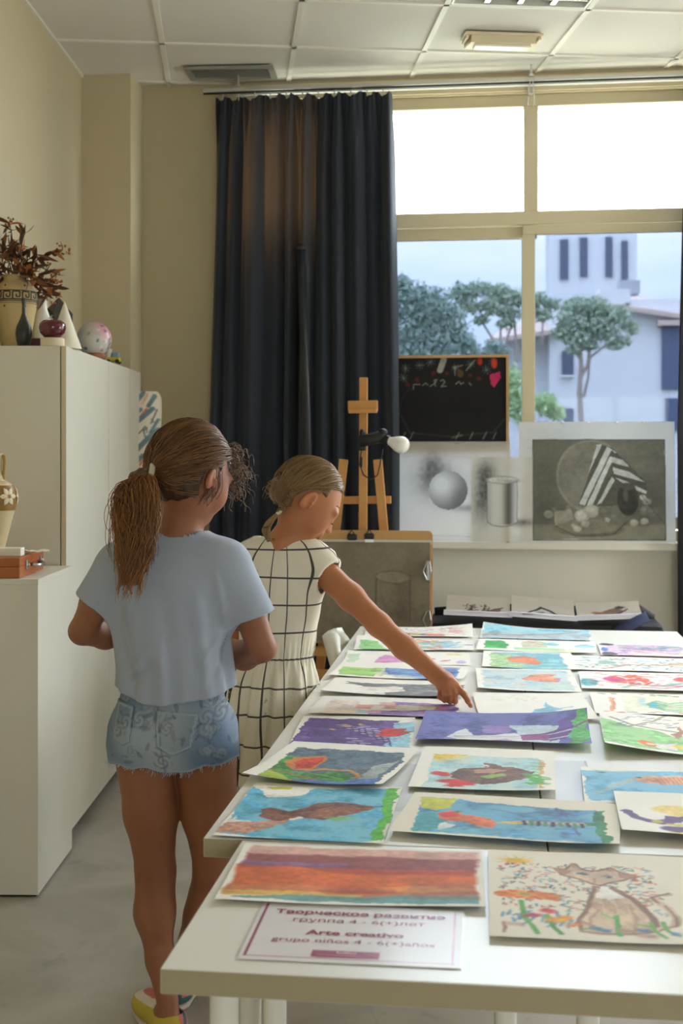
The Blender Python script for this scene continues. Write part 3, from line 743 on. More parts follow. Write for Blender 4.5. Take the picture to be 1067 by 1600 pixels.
# ---- middle column
def d_flamingo(A):
    A.poly([(140, 95), (260, 108), (750, 150), (800, 278), (560, 258), (90, 222), (115, 145)], (92, 160, 206), var=.25, tint=(116, 184, 214))
    A.poly([(115, 145), (200, 150), (250, 190), (150, 226), (85, 222)], (82, 176, 190), var=.2)
    A.poly([(130, 96), (255, 108), (245, 140), (180, 142), (128, 130)], (204, 206, 74))
    A.poly([(180, 205), (230, 185), (260, 195), (190, 220)], (232, 238, 240)); A.poly([(150, 215), (300, 200), (420, 225), (300, 240)], (126, 204, 214), .6)
    A.poly([(190, 155), (240, 148), (290, 160), (370, 172), (415, 190), (400, 208), (330, 200), (280, 182), (230, 178), (200, 170)], (232, 122, 76), var=.2); A.ell(235, 160, .02, .014, (214, 62, 60)); A.ell(268, 153, .007, .006, (60, 110, 70))
    A.poly([(405, 190), (470, 180), (520, 185), (460, 194)], (226, 200, 90)); A.line([(480, 185), (600, 192), (725, 200)], .016, (206, 176, 156))
    for k in range(9): A.line([(495 + k * 26, 182 + k * 2), (500 + k * 26, 196 + k * 2)], .007, [(60, 50, 50), (74, 140, 80)][k % 2])
    A.poly([(715, 190), (755, 192), (748, 152), (785, 152), (790, 200), (808, 276), (780, 276), (760, 210), (715, 206)], (48, 132, 84), var=.2)
    for y in (142, 158, 215, 232): A.line([(400 + y, y), (470 + y, y + 6), (500 + y * .8, y - 4), (560 + y * .6, y + 14)], .004, (90, 70, 150), .7)
    A.line([(390, 140), (480, 158), (560, 150), (690, 165)], .004, (100, 80, 150), .7)
def d_bear(A):
    A.poly([(110, 262), (520, 275), (500, 400), (80, 395), (95, 320)], (172, 216, 224), .95, var=.15, tint=(206, 232, 230))
    A.poly([(110, 258), (260, 264), (180, 275), (110, 285)], (238, 206, 84))
    for k in range(7): A.line([(115 + k * 20, 270), (135 + k * 22, 290 - k * 2)], .005, (240, 206, 90), .8)
    A.poly([(180, 330), (220, 312), (330, 305), (440, 312), (495, 330), (480, 352), (400, 370), (300, 375), (220, 362), (180, 345)], (118, 84, 74), var=.35); A.poly([(260, 320), (330, 312), (390, 322), (330, 332), (262, 330)], (188, 146, 122)); A.poly([(290, 292), (350, 298), (400, 312), (320, 312)], (128, 92, 80)); A.ell(310, 303, .012, .010, (236, 232, 226)); A.ell(312, 304, .004, .004, (40, 36, 36))
    A.poly([(285, 345), (320, 335), (375, 336), (380, 345), (320, 352)], (146, 186, 84))
    for (x, y, rx, ry) in ((138, 332, .022, .014), (165, 358, .024, .014), (225, 370, .03, .02), (200, 380, .018, .012)): A.ell(x, y, rx, ry, (214, 48, 50))
    A.poly([(510, 285), (535, 290), (525, 400), (505, 400), (520, 350)], (222, 176, 120), .9)
    for k in range(9): A.line([(480 + k * 4, 280 + k * 12), (530 - k * 3, 285 + k * 12)], .005, (110, 186, 96), .8)
    A.dabs(50, (A.w * .8, A.h * .6, A.w * .93, A.h * .85), [(90, 180, 80)], .02, .005, .6)
def d_lighthouse(A):
    A.inner(.001, (86, 92, 168), var=.3, tint=(110, 110, 186))
    A.poly([(155, 200), (240, 160), (270, 190), (430, 180), (480, 200), (460, 245), (200, 232)], (232, 232, 240), .95, var=.05); A.poly([(290, 215), (400, 205), (430, 225), (310, 234)], (176, 150, 206))
    A.poly([(300, 150), (420, 155), (400, 180), (300, 178)], (150, 122, 190), .9); A.poly([(410, 150), (590, 160), (590, 245), (430, 245), (470, 215)], (206, 226, 238), .95)
    A.line([(180, 195), (300, 196), (460, 198)], .012, (226, 224, 214)); A.line([(200, 192), (460, 194)], .003, (110, 110, 130)); A.line([(200, 199), (460, 202)], .002, (110, 110, 130))
    A.poly([(455, 188), (560, 178), (560, 208), (455, 212)], (138, 66, 128), var=.25); A.poly([(545, 178), (640, 160), (650, 195), (550, 212)], (84, 52, 122)); A.line([(555, 186), (640, 172)], .008, (196, 180, 226)); A.line([(555, 204), (640, 192)], .008, (196, 180, 226))
    A.poly([(585, 150), (660, 130), (660, 160), (590, 170)], (92, 70, 160)); A.poly([(590, 210), (640, 195), (620, 250), (585, 250)], (96, 104, 190))
    A.poly([(655, 130), (690, 112), (712, 214), (620, 246), (640, 200)], (80, 168, 84), var=.3); A.line([(655, 165), (700, 150)], .008, (130, 84, 110))
    A.poly([(60, 232), (100, 175), (200, 205), (250, 238)], (110, 112, 190), .7)
def d_dino(A):
    A.poly([(130, 450), (310, 450), (330, 430), (380, 420), (390, 390), (410, 415), (460, 425), (530, 445), (530, 458), (450, 465), (430, 492), (390, 480), (300, 470), (140, 475)], (140, 200, 226), var=.12)
    A.ell(485, 438, .02, .016, (240, 240, 240)); A.line([(460, 425), (520, 418)], .006, (150, 200, 226)); A.line([(140, 452), (185, 455)], .005, (70, 90, 130)); A.line([(140, 466), (185, 468)], .005, (70, 90, 130))
    A.dabs(24, (.05, .03, A.w * .6, .12), [(206, 196, 206), (214, 196, 200)], .012, .003, None, .7)
def d_rocket(A):
    A.inner(.018, (176, 208, 222), .9, var=.15, tint=(206, 224, 226))
    A.poly([(270, 280), (310, 262), (400, 258), (450, 262), (420, 275), (470, 282), (450, 296), (360, 294), (290, 288)], (232, 150, 122), var=.15); A.line([(310, 275), (440, 278)], .008, (240, 190, 160)); A.poly([(430, 280), (470, 278), (455, 296)], (200, 150, 190))
    for (x, y) in ((250, 310), (110, 300), (270, 318)): A.ell(x, y, .02, .018, (236, 222, 214), .8)
    A.ell(450, 320, .05, .04, (200, 222, 206), .6)
def d_fish(A):
    A.poly([(110, 150), (460, 158), (495, 240), (115, 232)], (150, 208, 218), var=.15, tint=(120, 190, 210)); A.poly([(110, 152), (210, 160), (200, 190), (300, 220), (115, 232)], (190, 220, 150), .8, var=.2)
    A.poly([(195, 175), (280, 168), (350, 180), (360, 208), (340, 212), (260, 204), (205, 196)], (236, 146, 106), var=.15); A.line([(130, 180), (200, 182)], .01, (206, 190, 130), .7); A.line([(130, 200), (180, 195)], .01, (110, 180, 110), .6)
def d_blot(A):
    A.poly([(88, 92), (180, 92), (205, 110), (195, 130), (90, 132)], (76, 190, 100), var=.2)
    A.poly([(270, 98), (330, 95), (390, 112), (400, 128), (280, 125)], (200, 196, 170), .8); A.line([(300, 95), (380, 118)], .01, (236, 160, 130), .8); A.line([(340, 95), (420, 115)], .01, (130, 190, 120), .8); A.ell(420, 112, .03, .03, (140, 206, 216), .8); A.ell(580, 122, .035, .045, (150, 212, 226), .8); A.rect(.13, A.h * .68, .3, A.h * .9, (150, 220, 140), .7); A.rect(.28, A.h * .72, A.w - .05, A.h * .92, (242, 236, 200), .7)
def d_beach(A):
    A.inner(.006, (134, 200, 224), .95, var=.2, tint=(170, 216, 230)); A.rect(.006, A.h * .5, A.w * .98, A.h * .92, (176, 166, 170), .85, tint=(196, 206, 214)); A.line([(80, 64), (250, 66), (420, 62), (540, 55)], .016, (170, 130, 120), .8); A.line([(480, 48), (560, 52)], .012, (190, 110, 110), .8)
# ---- right column
MULT = [(214, 90, 80), (90, 170, 110), (80, 150, 200), (236, 180, 90), (190, 90, 150), (120, 110, 100), (70, 90, 170)]
def d_peacock(A):
    A.poly([(690, 110), (1000, 118), (1067, 130), (1067, 178), (760, 178), (700, 150)], (226, 196, 220), .9, var=.15); A.rect(.1, A.h * .75, A.w, A.h * .92, (240, 214, 176), .7)
    A.dabs(90, (.07, .03, A.w * .95, A.h * .5), [(120, 176, 150), (110, 130, 170), (150, 196, 180)], .03, .007, .1, .7); A.dabs(60, (.07, .03, A.w * .95, A.h * .8), [(70, 80, 170), (206, 110, 170), (226, 150, 190)], .025, .008, .1, .8)
    A.ell(690, 112, .022, .028, (44, 40, 46)); A.ell(680, 138, .014, .05, (80, 110, 200), .9); A.ell(700, 160, .03, .035, (60, 56, 66), .85)
def d_confetti(A):
    A.dabs(130, (.015, .02, A.w, A.h - .02), [(170, 206, 222), (120, 170, 200), (200, 214, 210)], .03, .008, .05, .7); A.dabs(70, (.015, .02, A.w, A.h - .02), [(60, 70, 110), (70, 130, 90), (90, 150, 130), (170, 120, 90)], .018, .006, None, .85)
    A.line([(700, 228), (800, 212), (960, 216), (1067, 208)], .016, (196, 150, 126), .8); A.ell(690, 200, .03, .03, (150, 190, 170), .8); A.rect(.3, A.h * .35, A.w, A.h * .6, (216, 176, 150), .5)
def d_flowers(A):
    A.ell(.30, .10, .03, .04, (226, 90, 90), local=True); A.ell(.36, .17, .028, .03, (110, 190, 180), local=True); A.line([(.2, .22), (.3, .2), (.39, .23)], .012, (206, 110, 150), local=True)
    A.ell(598, 300, .032, .06, (96, 176, 190), .95, var=.3); A.ell(725, 285, .028, .05, (214, 62, 130), .95, var=.25)
    A.dabs(40, (.1, .06, .2, .2), [(222, 90, 70), (232, 110, 90)], .03, .012, None, .9); A.ell(830, 287, .03, .016, (226, 90, 70), .9); A.dabs(80, (.03, .015, A.w, A.h - .02), [(214, 80, 80), (200, 70, 120), (226, 140, 130), (206, 110, 160)], .014, .006, .1, .85)
    A.line([(780, 325), (830, 312), (960, 318), (1067, 305)], .02, (150, 176, 160), .7); A.line([(870, 325), (980, 330), (1067, 320)], .012, (206, 90, 140), .7); A.line([(1000, 310), (1067, 306)], .02, (120, 200, 190), .8)
def d_hatch(A):
    for k in range(6): A.line([(.22, .22 - k * .022), (.30, .16 - k * .014), (.385, .2 - k * .024)], .008, [(90, 176, 140), (110, 190, 110), (70, 150, 110)][k % 3], .85, local=True)
    A.rect(.08, .03, .24, A.h - .04, (238, 240, 214), .8); A.line([(705, 375), (720, 400), (715, 440)], .010, (236, 180, 140)); A.line([(720, 378), (730, 430)], .006, (236, 150, 120))
    for k in range(7): A.line([(930 - k * 8, 430 + k * 3 - 40), (1000 - k * 4, 405 + k * 6), (1067, 398 + k * 9)], .008, [(90, 176, 140), (110, 190, 110), (70, 150, 110)][k % 3], .85)
    A.poly([(890, 405), (930, 395), (950, 430), (900, 425)], (96, 190, 210), .9); A.ell(970, 367, .014, .010, (120, 190, 90)); A.dabs(26, (.02, .01, A.w, .03), [(190, 90, 60), (90, 150, 80)], .014, .006, .1); A.dabs(26, (.02, A.h - .03, A.w, A.h - .01), [(190, 90, 60), (90, 150, 80), (200, 110, 90)], .014, .006, .1); A.ell(860, 395, .01, .05, (170, 214, 226), .7)
def d_fox(A):
    A.poly([(.20, .19), (.30, .17), (A.w - .015, .20), (A.w - .015, A.h - .03), (.10, A.h - .03)], (140, 204, 130), local=True, var=.25, tint=(166, 220, 150))
    A.poly([(755, 132), (830, 150), (960, 175), (1067, 205), (1100, 262), (900, 258), (755, 240)], (140, 204, 130), .95, var=.25, tint=(166, 220, 150))
    A.dabs(60, (.05, .02, A.w, .13), [(80, 90, 150), (90, 100, 160), (70, 80, 120)], .016, .004, 2.6, .8); A.line([(790, 130), (860, 150), (960, 168), (1067, 180)], .008, (90, 120, 80), .7); A.line([(860, 160), (960, 140), (1000, 118)], .008, (160, 160, 130), .8)
    A.poly([(880, 228), (920, 214), (955, 235), (960, 250), (920, 245)], (232, 120, 60)); A.ell(935, 237, .010, .010, (240, 232, 220)); A.poly([(950, 232), (1040, 226), (1045, 256), (960, 252)], (236, 228, 226)); A.ell(1058, 240, .018, .022, (240, 210, 80)); A.poly([(1020, 185), (1067, 160), (1067, 212)], (190, 130, 110), .9)
def d_squid(A):
    A.rect(.03, .022, A.w - .02, A.h - .02, (106, 182, 224), var=.2, tint=(136, 200, 232)); A.poly([(.12, .09), (.24, .075), (.33, .05), (.35, .10), (.33, .15), (.22, .12)], (222, 166, 130), local=True, var=.2)
    A.poly([(685, 322), (1067, 330), (1100, 436), (720, 438), (700, 400)], (106, 182, 224), var=.2, tint=(136, 200, 232)); A.poly([(860, 350), (940, 346), (1067, 345), (1080, 380), (960, 372), (900, 362)], (222, 166, 130), var=.2)
    for k in range(6): A.line([(870, 352 + k * 3), (800 - k * 14, 372 + k * 8)], .005, (186, 206, 206), .7)
    for k in range(7): A.line([(960 + k * 16, 350), (990 + k * 16, 376)], .004, (196, 110, 90), .7)
    A.ell(757, 327, .006, .004, (40, 40, 50)); A.ell(905, 348, .006, .004, (40, 60, 70))
def d_butterfly(A):
    A.ell(.26, .07, .05, .036, (240, 216, 130), local=True); A.poly([(.14, .10), (.24, .085), (.28, .12), (.20, .14)], (96, 66, 124), local=True); A.ell(.25, .18, .035, .025, (96, 68, 126), local=True); A.ell(.30, .12, .012, .05, (92, 66, 120), local=True)
    A.poly([(833, 150), (860, 142), (890, 150), (893, 162), (850, 162)], (92, 66, 120), var=.2); A.line([(870, 155), (900, 175), (950, 188), (1020, 195)], .020, (98, 70, 126)); A.ell(1000, 190, .02, .014, (90, 64, 120)); A.ell(975, 188, .014, .01, (206, 190, 80))
    A.ell(1045, 148, .045, .036, (240, 216, 130), var=.1); A.poly([(990, 170), (1067, 168), (1067, 195), (1020, 190)], (96, 66, 124)); A.ell(1060, 218, .03, .022, (96, 68, 126)); A.ell(1055, 236, .02, .01, (236, 210, 100)); A.line([(1020, 198), (1050, 202), (1067, 200)], .012, (214, 200, 90))

def S(*a, **k): return sheet_on_table('painted_sheet', *a, **k)
S('striped orange and mauve sunset painting beside the printed sign', -.212, 1.972, .405, .272, 1.5, d_sunset, 1, .0022, seed=3, level=1, curl=(0, 0, .004, .002))
S('painting of a brown cat with flowers, sun and coloured confetti', .199, 1.925, .402, .376, .3, d_cat, 2, .0021, bg=(242, 236, 220), seed=5, level=2, curl=(0, 0, .004, 0))
S('painting of a long brown animal on bright blue with a green strip', -.329, 2.318, .300, .365, -1.3, d_bird, 7, .0024, seed=8, level=0, curl=(0, 0, 0, .004))
S('painting of a green and red dragon on slate grey', -.332, 2.654, .297, .343, -9, d_dragon, 5, .0024, seed=11, level=3, curl=(0, .002, .010, .012))
S('purple night painting with gold stars and a red fish', -.323, 2.965, .285, .352, 2.5, d_night, 5, .0025, seed=14, level=1)
S('pale pink and lilac castle painting under the pointing hand', -.27, 3.27, .385, .225, -2.4, d_castle, 3, .0028, seed=17, level=2)
S('painting of a white ghostly shape on grey', -.269, 3.545, .392, .25, -3, d_ghost, 3, .003, seed=20, level=1, curl=(0, 0, .004, .01))
S('painting of a light green meadow and blue water', -.272, 3.795, .403, .255, -3, d_field, 3, .003, seed=23, level=2, curl=(0, 0, .006, .006))
S('pale sheet with a pink triangle and small coloured spots', -.268, 4.055, .405, .255, 2, d_pink, 3, .003, seed=26, level=1)
S('sheet with green patch and slanting light blue strokes', -.262, 4.33, .41, .232, 3, d_dash, 3, .0032, seed=29, level=2, curl=(.012, 0, 0, 0))
S('farthest left painting of loose flowers in a pale wash', -.263, 4.632, .40, .215, 2, d_far, 3, .0034, seed=32, level=1, curl=(0, .02, 0, 0))
S('painting of a red flamingo with a striped leg and green tail on blue', .035, 2.292, .397, .268, -6.5, d_flamingo, 8, .0023, seed=35, level=4, curl=(0, 0, .008, .003), bg=(240, 234, 216))
S('painting of a brown bear with red patches under a yellow sun', -.01, 2.651, .292, .345, -2.5, d_bear, 6, .0024, seed=38, level=3, curl=(0, 0, .006, 0))
S('dark blue and purple painting of a white tower, its right corner lifting', .034, 3.015, .402, .285, -2, d_lighthouse, 6, .0025, seed=41, level=6, lift=.006, curl=(.004, .026, .004, 0), bg=(110, 112, 186))
S('white sheet with a light blue long-tailed animal at the pointing fingertip', .112, 3.32, .30, .33, 4, d_dino, 4, .003, seed=44, level=4, lift=.002)
S('pale blue painting of an orange rocket', .106, 3.690, .29, .352, 1.5, d_rocket, 4, .003, seed=47, level=3, curl=(0, 0, 0, .006))
S('painting of an orange fish among green and turquoise', .122, 4.055, .29, .345, -.5, d_fish, 4, .0032, seed=50, level=2, curl=(0, 0, 0, .004))
S('sheet with a round green blot and light blue stains', .158, 4.345, .403, .252, -3, d_blot, 4, .0032, seed=53, level=3)
S('farthest painting in the middle, a blue beach with a brown line', .168, 4.645, .40, .262, -3, d_beach, 4, .0034, seed=56, level=1, curl=(.02, 0, 0, 0))
def R_(lab, tl, bl, w, h, ang, *a, **k):         # sheets that run out of the picture: given by their left edge
    A_, B_ = at_z(*tl, TZ + .006), at_z(*bl, TZ + .006); mx, my = (A_.x + B_.x) / 2, (A_.y + B_.y) / 2; r = math.radians(ang)
    return S(lab, mx + math.cos(r) * w / 2, my + math.sin(r) * w / 2, w, h, ang, *a, **k)
R_('pink and lilac sheet with a black and blue bird head at its left', (937, 1002), (935, 1025), .305, .26, -2, d_peacock, 4, .0032, seed=59, level=1)
R_('white sheet full of pale blue and green flecks and a brown twig', (891, 1025), (897, 1046), .41, .262, -2, d_confetti, 4, .0032, seed=62, level=2)
R_('white sheet with a blue blob and crimson flowers', (902, 1049), (910, 1076), .41, .28, -2, d_flowers, 4, .003, seed=65, level=3)
R_('white sheet with green hatching and a peach figure', (916, 1082), (935, 1114), .405, .275, -1.5, d_hatch, 4, .0028, seed=68, level=2)
R_('painting of an orange fox on a green hill, curling up at the near edge', (941, 1115), (939, 1178), .40, .41, -3, d_fox, 6, .0026, seed=71, level=1, lift=.006, curl=(.01, 0, 0, .022))
R_('bright blue painting of an orange squid', (902, 1200), (919, 1250), .42, .27, -2.5, d_squid, 6, .0024, seed=74, level=2)
R_('white sheet with a purple and yellow butterfly', (958, 1244), (972, 1304), .40, .272, -2.5, d_butterfly, 8, .0022, seed=77, level=6, curl=(0, 0, 0, .006))
# ---- printed sign in a clear sleeve
sg = thing('printed_sign', 'white printed sign with crimson two-language lettering in a clear sleeve', 'sign', (-.188, 1.738, PZ), math.radians(.4))
sgp = sheet_on_table('sheet', None, 0, 0, .298, .21, 0, d_sign, 0, .0012, lift=0, bg=(250, 246, 250), seed=80, cat=None, group=None)
sgp.location = (0, 0, 0); sgp.rotation_euler = (0, 0, 0); sgp.parent = sg
M_ink = mat('crimson_ink', srgb(158, 48, 84), .6)
def text_mesh(txt, size, m, parent, loc, rot=(0, 0, 0), bold=0.0, name='lettering', sx=1.0, ext=0.0, align='CENTER'):
    cu = bpy.data.curves.new('txt', 'FONT'); cu.body = txt; cu.size = size; cu.align_x = align; cu.offset = bold; cu.extrude = ext; cu.resolution_u = 3
    o = bpy.data.objects.new('txt', cu); COL.objects.link(o)
    dg = bpy.context.evaluated_depsgraph_get(); me = bpy.data.meshes.new_from_object(o.evaluated_get(dg)); bpy.data.objects.remove(o); bpy.data.curves.remove(cu)
    r = link_mesh(name, me, m, parent); r.location = loc; r.rotation_euler = rot; r.scale = (sx, 1, 1); return r
text_mesh('Творческое развитие', .0215, M_ink, sg, (.0, .062, .0008), bold=.0007, sx=1.1)
text_mesh('группа 4 - 6(+)лет', .021, M_ink, sg, (.0, .033, .0008), sx=1.1)
text_mesh('Arte creativo', .0225, M_ink, sg, (.0, -.012, .0008), bold=.0007, sx=1.12)
text_mesh('grupo niños 4 - 6(+)años', .0205, M_ink, sg, (.0, -.040, .0008), sx=1.1)
MB().span((-.052, -.087, .0004), (.040, -.066, .0008)).build('badge', mat('crimson_badge', srgb(176, 70, 110), .5), sg)
bw_ = mat('badge_white', srgb(240, 214, 224), .6); bm_ = MB()          # print too small to read
for k in range(8): bm_.span((-.018 + k * .0035, -.0755, .0009), (-.0158 + k * .0035, -.0755 + (.0062 if k in (0, 3, 4) else .0042), .0011))
bm_.build('fine_print', bw_, sg); bm_ = MB()
for k in range(17): bm_.span((-.045 + k * .0036, -.0845, .0009), (-.0428 + k * .0036, -.0808, .0011))
bm_.build('fine_print', mat('badge_rose', srgb(206, 130, 158), .6), sg)
def sleeve(name='clear_sleeve'):
    m = glass('sleeve_film', (.985, .985, .985), .09, .22); return m
MB().add([(-.152, -.107, .0022), (.152, -.107, .0018), (.152, .11, .002), (-.152, .11, .0024)], [(0, 1, 2, 3)]).build('clear_sleeve', sleeve(), sg)
# ---- clear plastic pockets lying between the sheets
def pocket(lab, cx, cy, w, h, ang):
    t = thing('clear_pocket', lab, 'plastic pocket', (cx, cy, TZ + .0006), math.radians(ang), 'clear plastic pockets on the tables')
    MB().add([(-w / 2, -h / 2, 0), (w / 2, -h / 2, 0), (w / 2, h / 2, 0), (-w / 2, h / 2, 0)], [(0, 1, 2, 3)]).build('film', glass('pocket_film', (.97, .975, .98), .12, .15), t)
    for sx in (-1, 1): MB().span((sx * w / 2 - .002, -h / 2, -.0002), (sx * w / 2 + .002, h / 2, .0003)).build('welded_edge', mat('pocket_seam', srgb(224, 226, 226), .2), t)
pocket('clear plastic pocket showing between the brown animal and bear paintings', -.215, 2.52, .25, .36, -4)
pocket('clear plastic pocket sticking out beside the bear painting', .09, 2.60, .24, .33, 1)
# ================================================================== outside the window
def ob(u, v, d): return at_d(u, v, d)
M_ground = mat('ground', srgb(112, 112, 102), .9, noise=(.1, .6, srgb(92, 98, 82)))
tag(MB().span((-250, 8, -7.2), (250, 400, -7)).build('ground_outside', M_ground), 'dry green ground outside far below the window', 'ground', kind='structure')
M_house = mat('white_render', srgb(226, 228, 232), .8, noise=(.3, .2, srgb(214, 216, 222)))
M_roof = mat('roof_tile', srgb(208, 190, 182), .8, noise=(1.5, .6, srgb(186, 164, 152)))
M_dark = mat('window_dark', srgb(92, 100, 122), .3)
M_dark2 = mat('shade_glass', srgb(86, 96, 126), .3)
def block(parent, name, u0, v0, u1, v1, d, depth, m, v_bottom=None):
    """a box whose camera-side face spans the given outline at distance d"""
    y = d; a, b = at_y(u0, v0, y), at_y(u1, v1, y); zb = -7 if v_bottom is None else b.z
    x0, x1 = a.x, b.x
    return MB().span((x0, y, zb), (x1, y + depth, a.z)).build(name, m, parent)
hs = thing('white_house', 'white house with tiled roofs and small windows beyond the pine trees', 'building')
D = 95.0
block(hs, 'wall', 858, 470, 1120, 900, D, 14, M_house)
block(hs, 'wall', 770, 524, 858, 900, D + 2, 10, M_house)
def slab(parent, name, pts, d0, d1, m, th=.35):
    """sloping roof: two edge points near (d0), two far (d1), thick"""
    q = [at_y(*pts[0], d0), at_y(*pts[1], d0), at_y(*pts[2], d1), at_y(*pts[3], d1)]
    vs = q + [p - Vector((0, 0, th)) for p in q]
    return MB().add(vs, [(0, 1, 2, 3), (7, 6, 5, 4), (0, 4, 5, 1), (1, 5, 6, 2), (2, 6, 7, 3), (3, 7, 4, 0)]).build(name, m, parent)
slab(hs, 'roof', [(760, 530), (880, 512), (884, 490), (800, 505)], D - 1, D + 9, M_roof)
slab(hs, 'roof', [(925, 470), (1130, 500), (1130, 486), (935, 452)], D - 1, D + 8, M_roof)
block(hs, 'parapet', 938, 452, 985, 475, D - .6, 3, M_house, 1)
for r in ((878, 548, 896, 586), (880, 638, 896, 672)):
    f = block(hs, 'window', *r, D - .25, .4, M_dark, 1)
    block(hs, 'window_sill', r[0] - 1, r[3], r[2] + 1, r[3] + 3, D - .4, .4, M_house, 1)
for r in ((1034, 510, 1062, 608), (1040, 622, 1062, 672)): block(hs, 'window', *r, D - .25, .4, M_dark2, 1)
block(hs, 'eave', 1028, 500, 1068, 508, D - .9, 1.0, M_roof, 1)
ch = block(hs, 'chimney', 968, 438, 1000, 458, D + 1, 2, mat('chimney_grey', srgb(170, 172, 178), .8), 1)
tw = thing('white_tower', 'square white tower with tall slit windows rising behind the white house', 'building')
block(tw, 'wall', 858, 250, 995, 900, 122, 8, M_house)
for (u0, u1, v0, v1) in ((875, 888, 374, 436), (906, 918, 371, 432), (946, 957, 370, 432), (971, 981, 376, 436)): block(tw, 'slit_window', u0, v0, u1, v1, 121.7, .5, M_dark, 1)
M_pine = [mat('hazy_pine_needles', srgb(186, 200, 178), .9, noise=(.6, .8, srgb(146, 168, 150))), mat('hazy_broad_foliage', srgb(166, 184, 172), .9, noise=(.5, .8, srgb(128, 152, 146))), mat('light_foliage', srgb(186, 210, 160), .9)]  # pale haze of the distance is put into the foliage colours
M_bark = mat('pine_bark', srgb(160, 150, 144), .9)
def pine(lab, crowns, trunk, d, seed, dens=1.0, m=0, branches=(), cat='tree'):
    """crowns: (u, v, ru, rv) tufts as they stand at distance d; trunk: (u, v, half width)"""
    r = np.random.default_rng(seed); px = d / FPX
    b = ob(trunk[-1][0], trunk[-1][1], d)
    t = thing('pine_tree' if m == 0 else 'leafy_tree', lab, cat, (b.x, b.y, -7), 0, 'trees outside the window')
    mb = MB()
    for (u, v, ru, rv) in crowns:
        c = ob(u, v, d); R = Vector((ru * px, ru * px * .9, rv * px)); n = int(ru * rv * 1.1 * dens) + 40
        q = r.normal(size=(n, 3)); q /= np.linalg.norm(q, axis=1)[:, None]; q *= (r.random((n, 1)) ** .45); q += r.normal(size=(n, 3)) * .12
        for k in range(n):
            p = c + Vector((q[k, 0] * R.x, q[k, 1] * R.y, q[k, 2] * R.z)); s = r.uniform(.05, .13) * (d / 80)
            a = Vector(r.normal(size=3)).normalized() * s * 1.6; e = Vector(r.normal(size=3)).normalized() * s
            mb.add([p - a, p + e, p + a, p - e], [(0, 1, 2, 3)])
    mb.build('crown', M_pine[m], t, world=True)
    tk = MB(); pts = [ob(u, v, d) for u, v, w in trunk]; pts.append(Vector((pts[-1].x, pts[-1].y, -7)))
    tk.tube(pts, [w * px for _, _, w in trunk] + [trunk[-1][2] * px * 1.1], 7)
    tk.build('trunk', M_bark, t, world=True)
    for br in branches:
        MB().tube([ob(u, v, d) for u, v, w in br], [w * px for _, _, w in br], 6).build('branch', M_bark, t, world=True)
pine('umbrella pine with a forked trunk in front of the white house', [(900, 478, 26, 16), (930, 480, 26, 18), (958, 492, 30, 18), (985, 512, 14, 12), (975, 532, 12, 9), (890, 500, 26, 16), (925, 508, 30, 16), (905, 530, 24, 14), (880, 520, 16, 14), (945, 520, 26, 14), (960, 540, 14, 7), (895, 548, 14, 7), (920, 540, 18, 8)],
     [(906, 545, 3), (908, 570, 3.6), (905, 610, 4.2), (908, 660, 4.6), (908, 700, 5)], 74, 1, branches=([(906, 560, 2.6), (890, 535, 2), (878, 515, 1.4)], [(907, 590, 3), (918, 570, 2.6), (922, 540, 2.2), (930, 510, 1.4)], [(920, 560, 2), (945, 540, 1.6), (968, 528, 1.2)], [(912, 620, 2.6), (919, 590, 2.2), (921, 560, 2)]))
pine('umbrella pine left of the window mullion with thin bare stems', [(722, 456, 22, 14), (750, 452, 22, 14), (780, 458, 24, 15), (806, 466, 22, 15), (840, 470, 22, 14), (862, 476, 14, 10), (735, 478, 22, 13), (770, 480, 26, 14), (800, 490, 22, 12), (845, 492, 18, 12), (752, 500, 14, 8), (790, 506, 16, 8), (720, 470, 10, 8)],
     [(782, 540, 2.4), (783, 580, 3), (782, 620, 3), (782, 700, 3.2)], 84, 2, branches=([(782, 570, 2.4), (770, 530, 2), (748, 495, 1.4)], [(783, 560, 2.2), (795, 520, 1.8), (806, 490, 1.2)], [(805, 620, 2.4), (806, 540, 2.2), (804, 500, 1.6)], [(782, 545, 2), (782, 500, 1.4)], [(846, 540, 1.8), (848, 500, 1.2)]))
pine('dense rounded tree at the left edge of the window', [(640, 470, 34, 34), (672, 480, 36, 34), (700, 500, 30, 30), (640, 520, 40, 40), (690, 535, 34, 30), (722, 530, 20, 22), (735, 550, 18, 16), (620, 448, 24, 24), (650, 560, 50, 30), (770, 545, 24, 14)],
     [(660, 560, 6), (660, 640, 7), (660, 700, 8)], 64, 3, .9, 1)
pine('pale green bush below the window mullion', [(850, 630, 22, 18), (868, 645, 14, 14), (800, 610, 16, 40), (812, 640, 18, 24)], [(850, 660, 2), (850, 700, 2.4)], 60, 4, 1.2, 2)

